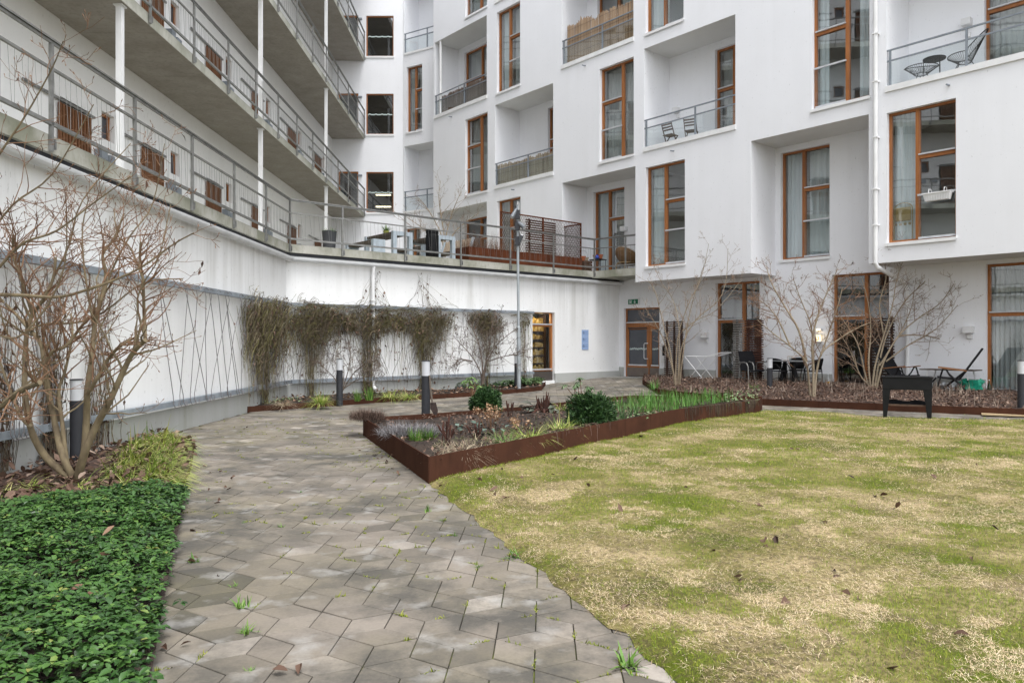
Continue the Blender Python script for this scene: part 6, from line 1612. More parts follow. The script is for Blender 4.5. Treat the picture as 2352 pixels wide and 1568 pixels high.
fan_shrub(24, gB, gB[1], [([(1106, 895), (1105, 860), (1085, 820), (1058, 790), (1040, 770)], .2), ([(1108, 895), (1112, 850), (1135, 800), (1160, 775), (1185, 755)], -.3), ([(1107, 895), (1108, 840), (1100, 790), (1085, 755), (1070, 735)], .4), ([(1108, 895), (1115, 840), (1125, 790), (1130, 750), (1135, 725)], .2), ([(1085, 830), (1060, 825), (1040, 828)], -.2), ([(1122, 830), (1150, 820), (1178, 815), (1200, 812)], .1)],
      'small bare maple with fine twigs in front of the trellis, left of the floodlight pole', 'grey_twig', 'grey_twig', .026, 13, .66, 5, .45, 0, 30, .009, None, 'bare_tree', .1, .2, 'tree')
gB = pt(783, 900, 17.9)
fan_shrub(25, gB, gB[1], [([(783, 900), (768, 868), (745, 845), (730, 830)], .1), ([(785, 900), (800, 850), (805, 810), (800, 790)], .3), ([(785, 900), (810, 860), (838, 835), (855, 825)], -.2), ([(784, 900), (790, 850), (775, 815), (770, 795)], .3), ([(786, 895), (815, 875), (850, 862), (868, 855)], .1)],
      'low bare twiggy shrub behind the bollard below the trellis', 'grey_twig', 'grey_twig', .016, 14, .45, 5, .45, 0, 0, .007, None, 'bare_shrub', .1, .2)
gB = (-2.35, 26.3, DECK)
fan_shrub(26, gB, gB[1], [([(1020, 590), (1015, 545), (1000, 510), (975, 470), (955, 450)], .2), ([(1020, 590), (1025, 540), (1035, 500), (1050, 460), (1060, 440)], -.2), ([(1020, 590), (1020, 540), (1012, 490), (1008, 450), (1012, 415)], .3), ([(1022, 590), (1040, 540), (1070, 510), (1100, 490)], .1), ([(1018, 590), (1000, 550), (965, 520), (935, 500)], .2), ([(1020, 560), (985, 530), (945, 520), (900, 480)], -.2)],
      'bare fan-shaped shrub behind the terrace tables', 'bark_pale', 'twig_pale', .030, 10, .75, 3, .42, 0, 0, .009, None, 'bare_shrub', .3)

# ---- climbers on the trellis
MAT['vine'] = leafy('tangled_vine', [(0, (.05, .037, .027)), (.35, (.125, .098, .066)), (.55, (.16, .13, .08)), (.75, (.105, .10, .03)), (.9, (.17, .155, .06)), (1, (.32, .26, .18))], .85, 1.3, .2)
def ribbons(name, paths, rad, rnd, mat, parent):
    """3-sided tubes for many paths of equal length: paths (n,k,3)"""
    P = np.asarray(paths, float); n, k, _ = P.shape
    T = np.gradient(P, axis=1); T /= np.linalg.norm(T, axis=2)[..., None] + 1e-9
    A = np.cross(T, np.array([.31, .87, .38])); A /= np.linalg.norm(A, axis=2)[..., None] + 1e-9; B = np.cross(T, A)
    V = np.empty((n, k, 3, 3)); rad = np.broadcast_to(rad, (n,))[:, None, None]*np.linspace(1, .45, k)[None, :, None]
    for j in range(3): V[:, :, j] = P + (A*math.cos(2.094*j) + B*math.sin(2.094*j))*rad
    q = [(i*3 + j, i*3 + (j+1) % 3, (i+1)*3 + (j+1) % 3, (i+1)*3 + j) for i in range(k - 1) for j in range(3)]
    fs = (np.arange(n)[:, None, None]*k*3 + np.array(q)[None]).reshape(-1, 4)
    return fast_mesh(name, V.reshape(-1, 3), fs, mat, parent, np.repeat(rnd, len(q)))
def vine(lab, fr, uc, clumps, seed, longs=18, trunks=5, zt=2.42, peak=None, leaves=260, dleaf=.085, runners=20, hw=.8):
    """ragged climber: tangles (u, z, half width, half height, strands), long loose strands, woody stems"""
    r = np.random.default_rng(seed); k = 9; tt = np.linspace(0, 1, k); paths = []; rad = []; lv = []
    zb = float(gz(*fr.w(uc, -.15, 0)[:2])) + .1
    t = thing('climbing_vine', lab, 'climber', fr.w(uc, -.15, zb), 0, 'bare climbers on the trellis wall')
    for cu, cz, ru, rz, n in clumps:
        for i in range(int(n*1.5)):
            a0 = r.uniform(0, 6.28); q = r.random(); u = cu + ru*r.uniform(-1, 1)*1.05; z = cz + rz*r.uniform(-1.1, .9)*(.35 + 1.1*float(vnoise(np.array([u + 30.]), np.array([seed*1.]), .2, seed)))
            d0 = -.08 - .26*(1 - q*q)*r.random()
            if r.random() < .45:       # curls
                R_ = r.uniform(.04, .15); b0 = r.uniform(0, 6.28); tu = r.uniform(2, 5)
                p = [fr.w(u + R_*math.cos(b0 + x*tu), d0 - .05*math.sin(b0 + x*3), z + R_*math.sin(b0 + x*tu) - .12*x) for x in tt]
            else:                      # hanging
                L = rz*r.uniform(.35, 1.25); w1 = r.normal(0, .035, k).cumsum(); w2 = r.normal(0, .02, k).cumsum(); sl = r.normal(0, .15)
                p = [fr.w(u + w1[j] + sl*x, min(d0*(1 - .3*x) + w2[j], -.05), z - L*x + .05*math.sin(3*x)) for j, x in enumerate(tt)]
            paths.append(p); rad.append(r.uniform(.0035, .008))
            if r.random() < .5: lv.append(p[int(r.integers(0, k))])
    for i in range(longs*2):
        u = uc + r.normal(0, .55)*hw; w1 = r.normal(0, .03, k).cumsum(); ze = zb + abs(r.normal(0, .55)); pull = (uc - u)*r.uniform(0, .5)
        p = [fr.w(u + w1[j] + pull*x, -.09 - .06*math.sin(2*x), zt - .2 - (zt - .2 - ze)*x) for j, x in enumerate(tt)]; paths.append(p); rad.append(r.uniform(.003, .0065))
        if r.random() < .6: lv.append(p[int(r.integers(2, k))])
    for i in range(trunks):
        u = uc + r.normal(0, .05); w1 = r.normal(0, .022, k).cumsum(); sp = r.normal(0, .25)*hw
        paths.append([fr.w(u + w1[j] + sp*x**2.5, -.13, zb - .05 + (zt - zb - .15)*x) for j, x in enumerate(tt)]); rad.append(r.uniform(.008, .018))
    for i in range(trunks*4):
        u = uc + r.normal(0, .07); w1 = r.normal(0, .03, k).cumsum(); hh = r.uniform(.3, .9)
        p = [fr.w(u + w1[j], -.12 - abs(r.normal(0, .03)), zb + (zt - zb)*hh*x) for j, x in enumerate(tt)]; paths.append(p); rad.append(r.uniform(.003, .006)); lv.append(p[int(r.integers(0, k))])
    for i in range(runners):
        u = uc + r.uniform(-1, 1)*hw; w1 = r.normal(0, .05, k).cumsum(); le = r.uniform(.4, 1.0)
        paths.append([fr.w(u + (x - .5)*le, -.13 - .05*abs(math.sin(3*x)), zt - .05 + w1[j]*.5 + .07*math.sin(x*3.14)) for j, x in enumerate(tt)]); rad.append(r.uniform(.003, .006))
    if peak:
        pu, pz = peak
        for i in range(15):
            u = pu + r.normal(0, .42); w1 = r.normal(0, .04, k).cumsum(); top = pz - abs(r.normal(0, .3)); p = [fr.w(u + (pu - u)*x + w1[j], -.07 - .04*abs(w1[j]), zt + (top - zt)*x) for j, x in enumerate(tt)]
            paths.append(p); rad.append(r.uniform(.003, .006)); lv += [p[int(q)] for q in r.integers(0, k, 3)]
    paths = np.array(paths); ribbons('stems', paths, np.array(rad), r.random(len(paths)), MAT['vine'], t)
    Pp = np.array(lv); Pp = Pp[r.permutation(len(Pp))[:leaves]]; n2 = len(Pp); l = dleaf*r.uniform(.5, 1.25, n2)
    leafmesh('dead_leaves', Pp, np.stack([r.normal(0, .5, n2), r.normal(0, .5, n2), -np.ones(n2)], 1), runit(r, n2), l, l*.6, .35, .3, np.clip(r.normal(.45, .25, n2), 0, 1), MAT['litter'], t)
    return t
u_ = lambda x: FT.hit(x, -.15)
v_ = lambda x: FL.hit(x, -.15)
ww = lambda x0, x1: (u_(x1) - u_(x0))/2
vine('dense hanging climber at the inner corner of the trellis wall, leftmost mass', FL, v_(612), [(v_(592), 2.15, .75, .42, 230), (v_(620), 2.05, .9, .55, 330), (v_(640), 2.2, .7, .38, 200), (v_(585), 1.7, .45, .6, 130), (v_(612), 1.55, .5, .7, 150), (v_(645), 1.75, .5, .6, 150)], 61, 60, 10, 2.42, None, 330, hw=1.5)
vine('dense hanging climber just right of the wall corner', FT, .62, [(.35, 2.15, .45, .36, 170), (.85, 2.12, .42, .40, 170), (.45, 1.75, .45, .55, 150), (.95, 1.9, .4, .4, 110)], 62, 30, 5, 2.38, None, 190, hw=.7)
vine('leafy climber along the upper strip between the corner and the drain pipe', FT, u_(765), [(u_(735), 2.25, .3, .14, 40), (u_(775), 2.12, .35, .20, 90), (u_(800), 2.05, .3, .28, 90)], 66, 8, 0, 2.38, None, 170, hw=.6)
vine('climber around the white drain pipe with a thick woody trunk', FT, u_(845), [(u_(830), 2.12, .42, .30, 170), (u_(868), 2.15, .38, .30, 150), (u_(850), 1.6, .22, .5, 90)], 63, 26, 8, 2.40, (u_(868), 3.45), 300, hw=.7)
vine('leafy climber hanging from the strip right of the drain pipe', FT, u_(905), [(u_(898), 2.12, .35, .24, 90), (u_(920), 2.1, .25, .2, 50)], 67, 9, 0, 2.38, None, 150, hw=.5)
vine('dense climber left of the small maple that climbs to the gutter', FT, u_(975), [(u_(952), 2.15, .38, .32, 150), (u_(985), 2.05, .5, .45, 280), (u_(1020), 2.18, .4, .28, 110), (u_(975), 1.5, .28, .5, 110)], 64, 30, 7, 2.42, (u_(972), 3.5), 280, hw=.8)
vine('small rounded climber tuft hanging above the small maple', FT, u_(1118), [(u_(1105), 2.2, .4, .2, 130), (u_(1128), 2.12, .42, .26, 170), (u_(1118), 1.7, .35, .4, 60)], 65, 14, 3, 2.36, None, 150, hw=.6)
vine('thin climber strands at the right end of the trellis beside the glazed door', FT, u_(1205), [(u_(1205), 2.2, .25, .16, 24)], 68, 14, 2, 2.36, None, 30, hw=.3)
def wall_strands(lab, fr, uc, hw, seed, n, nl, z0=.1, z1=2.4):
    r = np.random.default_rng(seed); k = 10; paths = []
    t = thing('climbing_vine', lab, 'climber', fr.w(uc, -.12, 0), 0, 'bare climbers on the trellis wall')
    for i in range(n):
        tt = np.linspace(0, 1, k); u = uc + r.normal(0, .4)*hw; w1 = r.normal(0, .035, k).cumsum(); hh = z0 + (z1 - z0)*r.uniform(.4, 1)
        paths.append([fr.w(u + w, -.07 - .05*r.random(), z0 + (hh - z0)*a) for a, w in zip(tt, w1)])
    paths = np.array(paths); ribbons('stems', paths, r.uniform(.003, .007, n), r.random(n)*.6, MAT['vine'], t)
    Pp = paths[r.integers(0, n, nl), r.integers(0, k, nl)]; l = .09*r.uniform(.5, 1.2, nl)
    leafmesh('dead_leaves', Pp, np.stack([r.normal(0, .4, nl), r.normal(0, .4, nl), -np.ones(nl)], 1), runit(r, nl), l, l*.5, .4, .3, np.clip(r.normal(.3, .2, nl), 0, 1), MAT['litter'], t)
wall_strands('withered climber strands on the left wall at the picture edge', FL, v_(28), .22, 71, 26, 60)
wall_strands('thick withered climber bundle on the left wall behind the bare shrub', FL, v_(132), .22, 72, 70, 130)
wall_strands('thin withered climber strands on the left wall right of the charcoal bollard', FL, v_(238), .6, 73, 44, 60)

# ---- the raised steel planter
def pl_h(X, Y): return float(planter_soil(np.array([X]), np.array([Y]))[0])
def gp(x, y): p = G(x, y, .21); return (p[0], p[1], pl_h(p[0], p[1]))
litter('fallen_leaves', PL, 7000, .235, .055, 15, 'litter', .015, None, 'brown leaf fragments on the soil of the steel planter', dens=lambda X, Y: .25 + .75*(vnoise(X, Y, .7, 3) > .5))
def yew(x, y, w_, h, lab, seed):
    c = gp(x, y); r = np.random.default_rng(seed); n = 9500
    t = thing('yew_shrub', lab, 'shrub', c, 0, 'clipped evergreen shrubs in the planter')
    d = runit(r, n); d[:, 2] = np.abs(d[:, 2]*1.0); lump = .52 + .60*vnoise(d[:, 0]*3 + 5, d[:, 1]*3 + d[:, 2]*2 + 5, .8, seed) + .10*vnoise(d[:, 0]*3 + 9, d[:, 2]*4 + 5, .33, seed + 1)
    rad = lump*r.uniform(.70, 1.06, n)
    P = np.stack([c[0] + d[:, 0]*rad*w_/2, c[1] + d[:, 1]*rad*w_/2, c[2] + .02 + (d[:, 2]*.88 + .04)*rad*h], 1)
    D = d + r.normal(0, .45, (n, 3)) + np.array([0, 0, .15]); l = r.uniform(.035, .075, n)
    leafmesh('foliage', P, D, runit(r, n) + np.array([0, 0, .6]), l, l*.34, .1, .25, np.clip(r.normal(.42, .22, n) + .25*(rad - .85), 0, 1), MAT['yew'], t)
    k = MB(); k.lathe([(.05*w_, 0), (.26*w_, .06*h), (.29*w_, .30*h), (.2*w_, .52*h), (.06*w_, .6*h)], 14, c); k.build('dark_core', MAT['soil'], t, True)  # added solid dark core, stops the view through the needles
MAT['yew'] = leafy('yew_needles', [(0, (.012, .03, .010)), (.4, (.025, .062, .018)), (.75, (.05, .105, .028)), (1, (.085, .155, .045))], .5, 4, .15)
yew(1115, 946, .56, .46, 'dark green yew ball at the back edge of the planter, left of the dead stump', 81)
yew(1355, 975, .70, .52, 'dark green yew mound at the front edge of the planter', 82)
# rhododendron
def rhodo(x, y, lab, seed, h=.62, stems=7, spread=.30, L=.125, mat='rhodo'):
    c = gp(x, y) if y > 0 else x; rr = random.Random(seed); t = thing('rhododendron', lab, 'shrub', c)
    k = MB(); P = []; D = []; N = []; 
    for i in range(stems):
        a = 2*math.pi*i/stems + rr.uniform(-.3, .3); rd = spread*rr.uniform(.35, 1.1) if i else 0
        e = Vector((c[0] + math.cos(a)*rd, c[1] + math.sin(a)*rd, c[2] + h*rr.uniform(.7, 1.05) - rd*.25)); m_ = Vector(c).lerp(e, .5) + Vector((rr.gauss(0, .03), rr.gauss(0, .03), .05))
        k.tube([c, m_, e], [.009, .007, .004], 5)
        for q in range(10):
            b = 2*math.pi*q/10 + rr.uniform(-.2, .2); el = rr.uniform(-.9, .15); P.append(e); D.append((math.cos(b)*math.cos(el), math.sin(b)*math.cos(el), math.sin(el))); N.append((math.cos(b)*.6 , math.sin(b)*.6, 1))
    k.build('stems', MAT['twig'], t); r = np.random.default_rng(seed); n = len(P)
    leafmesh('leaves', [tuple(p) for p in P], D, N, L*r.uniform(.7, 1.15, n), L*.33*r.uniform(.8, 1.1, n), .12, .2, r.random(n), MAT[mat], t, 3)
MAT['rhodo'] = leafy('rhododendron_leaf', [(0, (.055, .10, .04)), (.5, (.11, .17, .075)), (1, (.20, .27, .15))], .4, 3, .12)
MAT['bright'] = leafy('bright_leaf', [(0, (.07, .14, .035)), (.5, (.13, .23, .06)), (1, (.22, .33, .11))], .5, 3, .12)
rhodo(1332, 940, 'rhododendron with drooping leaf whorls behind the front yew mound', 83)
p = pt(1085, 900, 18.8); p = (p[0], p[1], float(gz(p[0], p[1])) + .1); rhodo(p, -1, 'bright green leafy shrub between the planter bollard and the trellis wall', 84, .5, 9, .28, .13, 'bright')
p = pt(945, 900, 19.3)
# rotten stump with its roots and tarp
c = gp(1247, 948); t = thing('dead_stump', 'rotten dark red tree stump split into upright splinters in the planter', 'stump', c)
rr = random.Random(9); k = MB()
for i in range(34):
    a = rr.uniform(0, 6.28); rd = .03 + .085*rr.random(); hh = (.36 if math.cos(a) > .2 else .30)*rr.uniform(.5, 1.12)*(1 if abs(math.sin(a)) > .25 else .6)
    b = Vector((c[0] + math.cos(a)*rd, c[1] + math.sin(a)*rd*.8, c[2] - .03)); lean = Vector((math.cos(a)*.05 + rr.gauss(0, .015), math.sin(a)*.03, 0))
    k.tube([b, b + lean*.4 + Vector((0, 0, hh*.5)), b + lean + Vector((0, 0, hh))], [.026, .02, .005], 5)
k.build('splinters', MAT['rotwood'] if 'rotwood' in MAT else MAT.setdefault('rotwood', simple('rotten_wood', (.075, .03, .02), (.035, .016, .012), 25, .9, bmp=.6, bscale=50, stretch=(1, 1, .25))), t)
k = MB()
for i in range(7):
    a = 2*math.pi*i/7 + .3; k.tube([c, (c[0] + .14*math.cos(a), c[1] + .14*math.sin(a), c[2] + .05), (c[0] + .30*math.cos(a), c[1] + .26*math.sin(a), c[2] - .02)], [.045, .03, .012], 6)
k.build('roots', MAT['rotwood'], t)
r = np.random.default_rng(5); n = 26; a = r.uniform(2.2, 5.6, n)
P = np.stack([c[0] + r.uniform(-.34, .30, n), c[1] + r.uniform(-.12, .1, n), c[2] + r.uniform(.0, .12, n)], 1); l = r.uniform(.10, .20, n)
big = thing('hosta_remains', 'large grey-green leathery withered leaves around the dead stump', 'plant', c)
leafmesh('leaves', P, np.stack([np.cos(a), np.sin(a), r.normal(0, .35, n)], 1), runit(r, n)*.5 + np.array([0, 0, 1]), l, l*.55, .3, .4, r.random(n), leafy('leathery_leaf', [(0, (.03, .025, .02)), (.4, (.085, .10, .07)), (.8, (.16, .18, .14)), (1, (.08, .05, .035))], .45, 3, .1), big, 3)
# upright dead stalk clumps
def stalks(x, y, n, h, lab, seed, spread=.10):
    c = gp(x, y); rr = random.Random(seed); t = thing('dead_stalks', lab, 'plant', c, 0, 'clumps of dead upright stalks'); k = MB()
    for i in range(n):
        a = rr.uniform(0, 6.28); e = Vector((math.cos(a)*spread*rr.uniform(.3, 1.3), math.sin(a)*spread*.7, h*rr.uniform(.55, 1.05))); b = Vector(c) + Vector((rr.gauss(0, .025), rr.gauss(0, .02), -.02))
        k.tube([b, b + e*.5 + Vector((rr.gauss(0, .01), 0, 0)), b + e*.8, b + e], [.008, .008, .014, .009], 5)
    k.build('stalks', MAT['rotwood'], t)
stalks(1025, 1022, 8, .36, 'clump of dark brown dead stalks at the left front of the planter', 31, .15)
stalks(1094, 1010, 7, .24, 'clump of dark dead stalks beside the straw tuft', 32, .10)
stalks(1170, 955, 5, .30, 'few dark dead stalks right of the back yew ball', 33, .05)
# dry hydrangea-like heads
def dry_heads(x, y, lab, seed, n=12, h=.30, spread=.22):
    c = gp(x, y); rr = random.Random(seed); r = np.random.default_rng(seed); t = thing('dry_flower_heads', lab, 'plant', c, 0, 'dry flower heads in the planter'); k = MB(); P = []
    for i in range(n):
        a = rr.uniform(0, 6.28); rd = spread*math.sqrt(rr.random()); e = Vector((c[0] + rd*math.cos(a), c[1] + rd*math.sin(a), c[2] + h*rr.uniform(.5, 1.1))); k.tube([(c[0] + rd*.4*math.cos(a), c[1] + rd*.4*math.sin(a), c[2] - .02), e], [.004, .003], 4)
        for q in range(12): P.append(e + Vector((rr.gauss(0, .028), rr.gauss(0, .028), rr.gauss(0, .022))))
    k.build('stems', MAT['twig'], t); m_ = len(P); l = r.uniform(.025, .05, m_)
    leafmesh('flower_heads', [tuple(p) for p in P], runit(r, m_), runit(r, m_), l, l*.8, .3, .2, r.random(m_), MAT['dryhead'], t)['kind'] = 'stuff'
MAT['dryhead'] = leafy('dry_petal', [(0, (.16, .075, .035)), (.5, (.30, .17, .09)), (1, (.46, .33, .22))], .8, 3, .1)
dry_heads(1128, 985, 'dry brown flower heads in the middle of the planter', 35, 14, .28, .25)
dry_heads(1190, 990, 'dry brown flower heads beside the bare soil patch', 36, 9, .14, .16)
def mini(name, lab, cat, x, y, n, L, sp, mat, seed, wd=.010, lean=.5, droop=.6, base=None, grp=None):
    c = base or gp(x, y); t = thing(name, lab, cat, c, 0, grp); plant_tuft('blades', t, (c[0], c[1], c[2] - .01), n, L, sp, MAT[mat], wd, seed, lean, droop); return t
gs = 'grassy tufts in the steel planter'
mini('sedge_tuft', 'yellow-striped sedge tuft at the front edge of the planter left of the yew mound', 'grass', 1290, 986, 240, .32, .18, 'variegated', 41, .011, 1.0, 1.0, None, gs)
mini('sedge_tuft', 'long flattened yellow-striped sedge tuft in the middle of the planter front edge', 'grass', 1215, 1003, 240, .34, .18, 'variegated', 42, .010, 1.1, 1.0, None, gs)
mini('sedge_tuft', 'fresh green grass tuft at the planter front edge', 'grass', 1160, 1014, 200, .28, .13, 'green', 43, .009, .9, .9, None, gs)
mini('sedge_tuft', 'pale yellow sedge tuft behind the dead stump', 'grass', 1290, 940, 130, .28, .15, 'variegated', 44, .010, .9, 1.0, None, gs)
mini('straw_tuft', 'collapsed pale straw tuft in the front corner of the planter', 'grass', 1060, 1036, 260, .34, .15, 'strawb', 45, .007, 1.1, 1.0, None, gs)
mini('iris_leaves', 'small green upright leaf clump near the left planter edge', 'plant', 955, 1012, 70, .20, .10, 'green', 46, .016, .3, .3, None, gs)
mini('iris_leaves', 'second small upright leaf clump, brown-tipped, left of the dead stalks', 'plant', 985, 1008, 60, .17, .09, 'green', 47, .014, .3, .3, None, gs)
for i, (x, y, n) in enumerate(((1408, 966, 26), (1430, 960, 26), (1455, 956, 26), (1318, 974, 20), (1390, 978, 16))):
    mini('iris_leaves', ['stiff grey-green iris leaves right beside the front yew mound', 'stiff iris leaves at the front edge, middle of three clumps right of the yew', 'stiff iris leaves at the front edge, farthest right of three clumps by the yew', 'stiff iris leaves growing left in front of the yew mound', 'stiff iris leaves growing at the foot of the yew mound'][i], 'plant', x, y, n, .30, .07, 'iris', 50 + i, .028, .25, .3, None, 'iris clumps in the planter') if 'iris' in MAT else MAT.setdefault('iris', leafy('iris_blade', [(0, (.06, .12, .045)), (.5, (.11, .18, .07)), (1, (.19, .26, .12))], .5, 2, .15)) and mini('iris_leaves', 'stiff grey-green iris leaves right beside the front yew mound', 'plant', x, y, n, .30, .07, 'iris', 50 + i, .028, .25, .3, None, 'iris clumps in the planter')
# grey heather-like cushions
def cushion(name, lab, x, y, n, w_, h, mat, seed, L=.10, base=None, cat='plant'):
    c = base or gp(x, y); r = np.random.default_rng(seed); t = thing(name, lab, cat, c); k = 5
    a = r.uniform(0, 6.28, n); rd = w_/2*np.sqrt(r.random(n)); X = c[0] + rd*np.cos(a); Y = c[1] + rd*np.sin(a); Z = c[2] + h*r.random(n)*(1 - (rd/(w_/2))**2*.6)
    az = a + r.normal(0, 1, n)
    blades('twigs', X, Y, Z, L*r.uniform(.5, 1.2, n), np.full(n, .0055), np.abs(r.normal(.75, .45, n)), az, r.random(n), MAT[mat], 3, t, .4)
MAT['lavender'] = leafy('grey_lavender_twig', [(0, (.10, .095, .10)), (.5, (.21, .20, .205)), (1, (.32, .31, .31))], .9, 3, .1)
cushion('lavender_cushion', 'grey dried lavender cushion at the left planter edge', 930, 1003, 1500, .75, .13, 'lavender', 61, .13)
cushion('lavender_cushion', 'grey-green dried cushion behind the first lavender', 978, 1000, 900, .5, .10, 'lavender', 62, .11)
cushion('dry_thyme', 'brown dry creeping plant hanging over the left corner of the planter', 846, 962, 2200, .55, .13, 'twig_brown', 63, .14, (-2.30, 11.95, .25))
cushion('dry_ground_plants', 'brown dry mossy patch behind the front edge of the planter', 1475, 940, 1500, 1.3, .06, 'bright', 64, .07)
# daffodils
DF = [gp(x, y)[:2] for x, y in ((1400, 945), (1420, 928), (1470, 917), (1600, 915), (1690, 917), (1640, 935), (1540, 950), (1480, 955))]
r = np.random.default_rng(70); X, Y = scatter(DF, 1500, r); n = len(X); Z = planter_soil(X, Y) - .01
o = blades('daffodil_leaves', X, Y, Z, r.uniform(.20, .33, n), np.full(n, .016), np.abs(r.normal(.22, .14, n)), r.uniform(0, 6.28, n), np.clip(r.normal(.5, .25, n), 0, 1), MAT['daff'] if 'daff' in MAT else MAT.setdefault('daff', leafy('daffodil_blade', [(0, (.04, .11, .018)), (.5, (.075, .19, .03)), (1, (.14, .27, .055))], .45, 2, .15)), 4, None, .3)
tag(o, 'bright green daffodil leaves standing in the far part of the planter', 'plants', kind='stuff')
def leaf_patch(name, lab, polyp, n, L, mat, seed, hz=.06, lift=.05, cat='plant'):
    r = np.random.default_rng(seed); X, Y = scatter(polyp, n, r); n = len(X); a = r.uniform(0, 6.28, n); el = r.normal(.1, .3, n)
    c = (float(np.mean(X)), float(np.mean(Y)), float(gz(np.mean(X), np.mean(Y))) + hz)
    t = thing(name, lab, cat, c)
    leafmesh('leaves', np.stack([X, Y, gz(X, Y) + hz + lift*r.random(n)], 1), np.stack([np.cos(a), np.sin(a), np.sin(el)], 1), np.stack([r.normal(0, .25, n), r.normal(0, .25, n), np.ones(n)], 1), L*r.uniform(.6, 1.2, n), L*.8*r.uniform(.7, 1.1, n), .1, .2, r.random(n), MAT[mat], t)
    return t
MAT['palegreen'] = leafy('pale_green_leaf', [(0, (.09, .15, .06)), (.5, (.17, .25, .11)), (1, (.27, .34, .17))], .5, 3, .12)
leaf_patch('leafy_perennial', 'pale green scalloped perennial at the far right end of the planter', [gp(x, y)[:2] for x, y in ((1640, 925), (1680, 912), (1745, 906), (1742, 925), (1690, 935))], 340, .07, 'palegreen', 71, .25, .13)
leaf_patch('leafy_perennial', 'pale green low leaves in front of the daffodils', [gp(x, y)[:2] for x, y in ((1440, 962), (1480, 950), (1520, 948), (1490, 965))], 220, .05, 'palegreen', 72, .23, .05)
leaf_patch('hellebore', 'blue-green leathery leaves between the dry flower heads', [gp(x, y)[:2] for x, y in ((1050, 1000), (1080, 985), (1165, 985), (1150, 1005), (1090, 1015))], 60, .11, 'helle' if MAT.setdefault('helle', leafy('hellebore_leaf', [(0, (.03, .06, .045)), (.5, (.07, .11, .085)), (1, (.14, .18, .15))], .45, 3, .1)) else '', 73, .26, .08)
# low messy growth between the perennials
def messy(name, lab, poly, n, L, mat, seed, hz=.23, wd=.006, lean=.9):
    r = np.random.default_rng(seed); X, Y = scatter(poly, n, r); k = r.random(len(X)) < .15 + .85*(vnoise(X, Y, .4, seed) > .48); k = edge_dist(PL, X[k], Y[k]) > .14 if False else (k & (edge_dist(PL, X, Y) > .15)); X, Y = X[k], Y[k]; n = len(X)
    o = blades(name, X, Y, planter_soil(X, Y) - .005, L*r.uniform(.4, 1.2, n), np.full(n, wd), np.abs(r.normal(lean, .4, n)), r.uniform(0, 6.28, n), r.random(n), MAT[mat], 3, None, .7); tag(o, lab, 'plants', kind='stuff')
messy('low_growth', 'dry brown stems and twigs lying over the planter soil', PL, 9000, .17, 'twig_brown', 91)
messy('low_growth', 'low olive and green moss and seedlings in the planter', [PL[0], PL[1], PL[2], gp(1500, 930)[:2], gp(1300, 960)[:2], gp(1000, 1015)[:2]], 12000, .08, 'lowgreen' if MAT.setdefault('lowgreen', leafy('low_green', [(0, (.07, .075, .03)), (.5, (.13, .15, .05)), (1, (.24, .23, .12))], .8, 1.5, .2)) else '', 92, wd=.010)
messy('low_growth', 'pale straw lying between the plants of the planter front', [PL[0], PL[1], gp(1200, 990)[:2], gp(1000, 1020)[:2]], 3200, .2, 'strawb', 93, wd=.006, lean=1.3)
MAT['matted'] = leafy('matted_roots', [(0, (.022, .014, .01)), (.6, (.06, .04, .028)), (.85, (.10, .07, .05)), (1, (.09, .12, .04))], .9, 3, .1)
# roots trailing over the steel edge
def trail(lab, pts, n, drop, seed, mat):
    r = np.random.default_rng(seed); k = 6; paths = []; t = thing('trailing_roots', lab, 'plant', (*pts[0], .28), 0, 'dry trailing growth over the planter edge')
    a, b = np.array(pts[0]), np.array(pts[1]); s = (b - a)/np.linalg.norm(b - a); o_ = np.array([s[1], -s[0]])
    for i in range(n):
        f = r.random(); cl = float(vnoise(np.array([f*np.linalg.norm(b - a) + 9.]), np.array([seed*1.]), .22, seed))
        if r.random() > .15 + cl: continue
        p = a + (b - a)*f; L = drop*r.uniform(.15, 1.1)*(.3 + .9*cl); h = float(gz(*p)) + .27; w1 = r.normal(0, .012, k).cumsum()
        q = [(-.12, .02), (-.03, .03), (.015, .005), (.02, -.35*L), (.022, -.7*L), (.025, -L)]
        paths.append([(p[0] + o_[0]*d + s[0]*w1[j], p[1] + o_[1]*d + s[1]*w1[j], h + z) for j, (d, z) in enumerate(q)])
    n = len(paths); ribbons('strands', np.array(paths), r.uniform(.0022, .0045, n), r.random(n), MAT[mat], t)['kind'] = 'stuff'
P1, P2, P3 = np.array(PL[1]), np.array(PL[2]), np.array(PL[3])
trail('thin dry strands hanging over the planter front below the sedge', (tuple(P1 + (P2 - P1)*.08), tuple(P1 + (P2 - P1)*.42)), 26, .2, 81, 'twig_brown')
trail('thick dark matted growth hanging over the planter front near its far end', (tuple(P2 + (P3 - P2)*.06), tuple(P2 + (P3 - P2)*.75)), 260, .26, 82, 'matted')
trail('dark matted growth with green leaves hanging over the far right corner of the planter', (tuple(P2 + (P3 - P2)*.8), tuple(P3)), 200, .28, 83, 'matted')

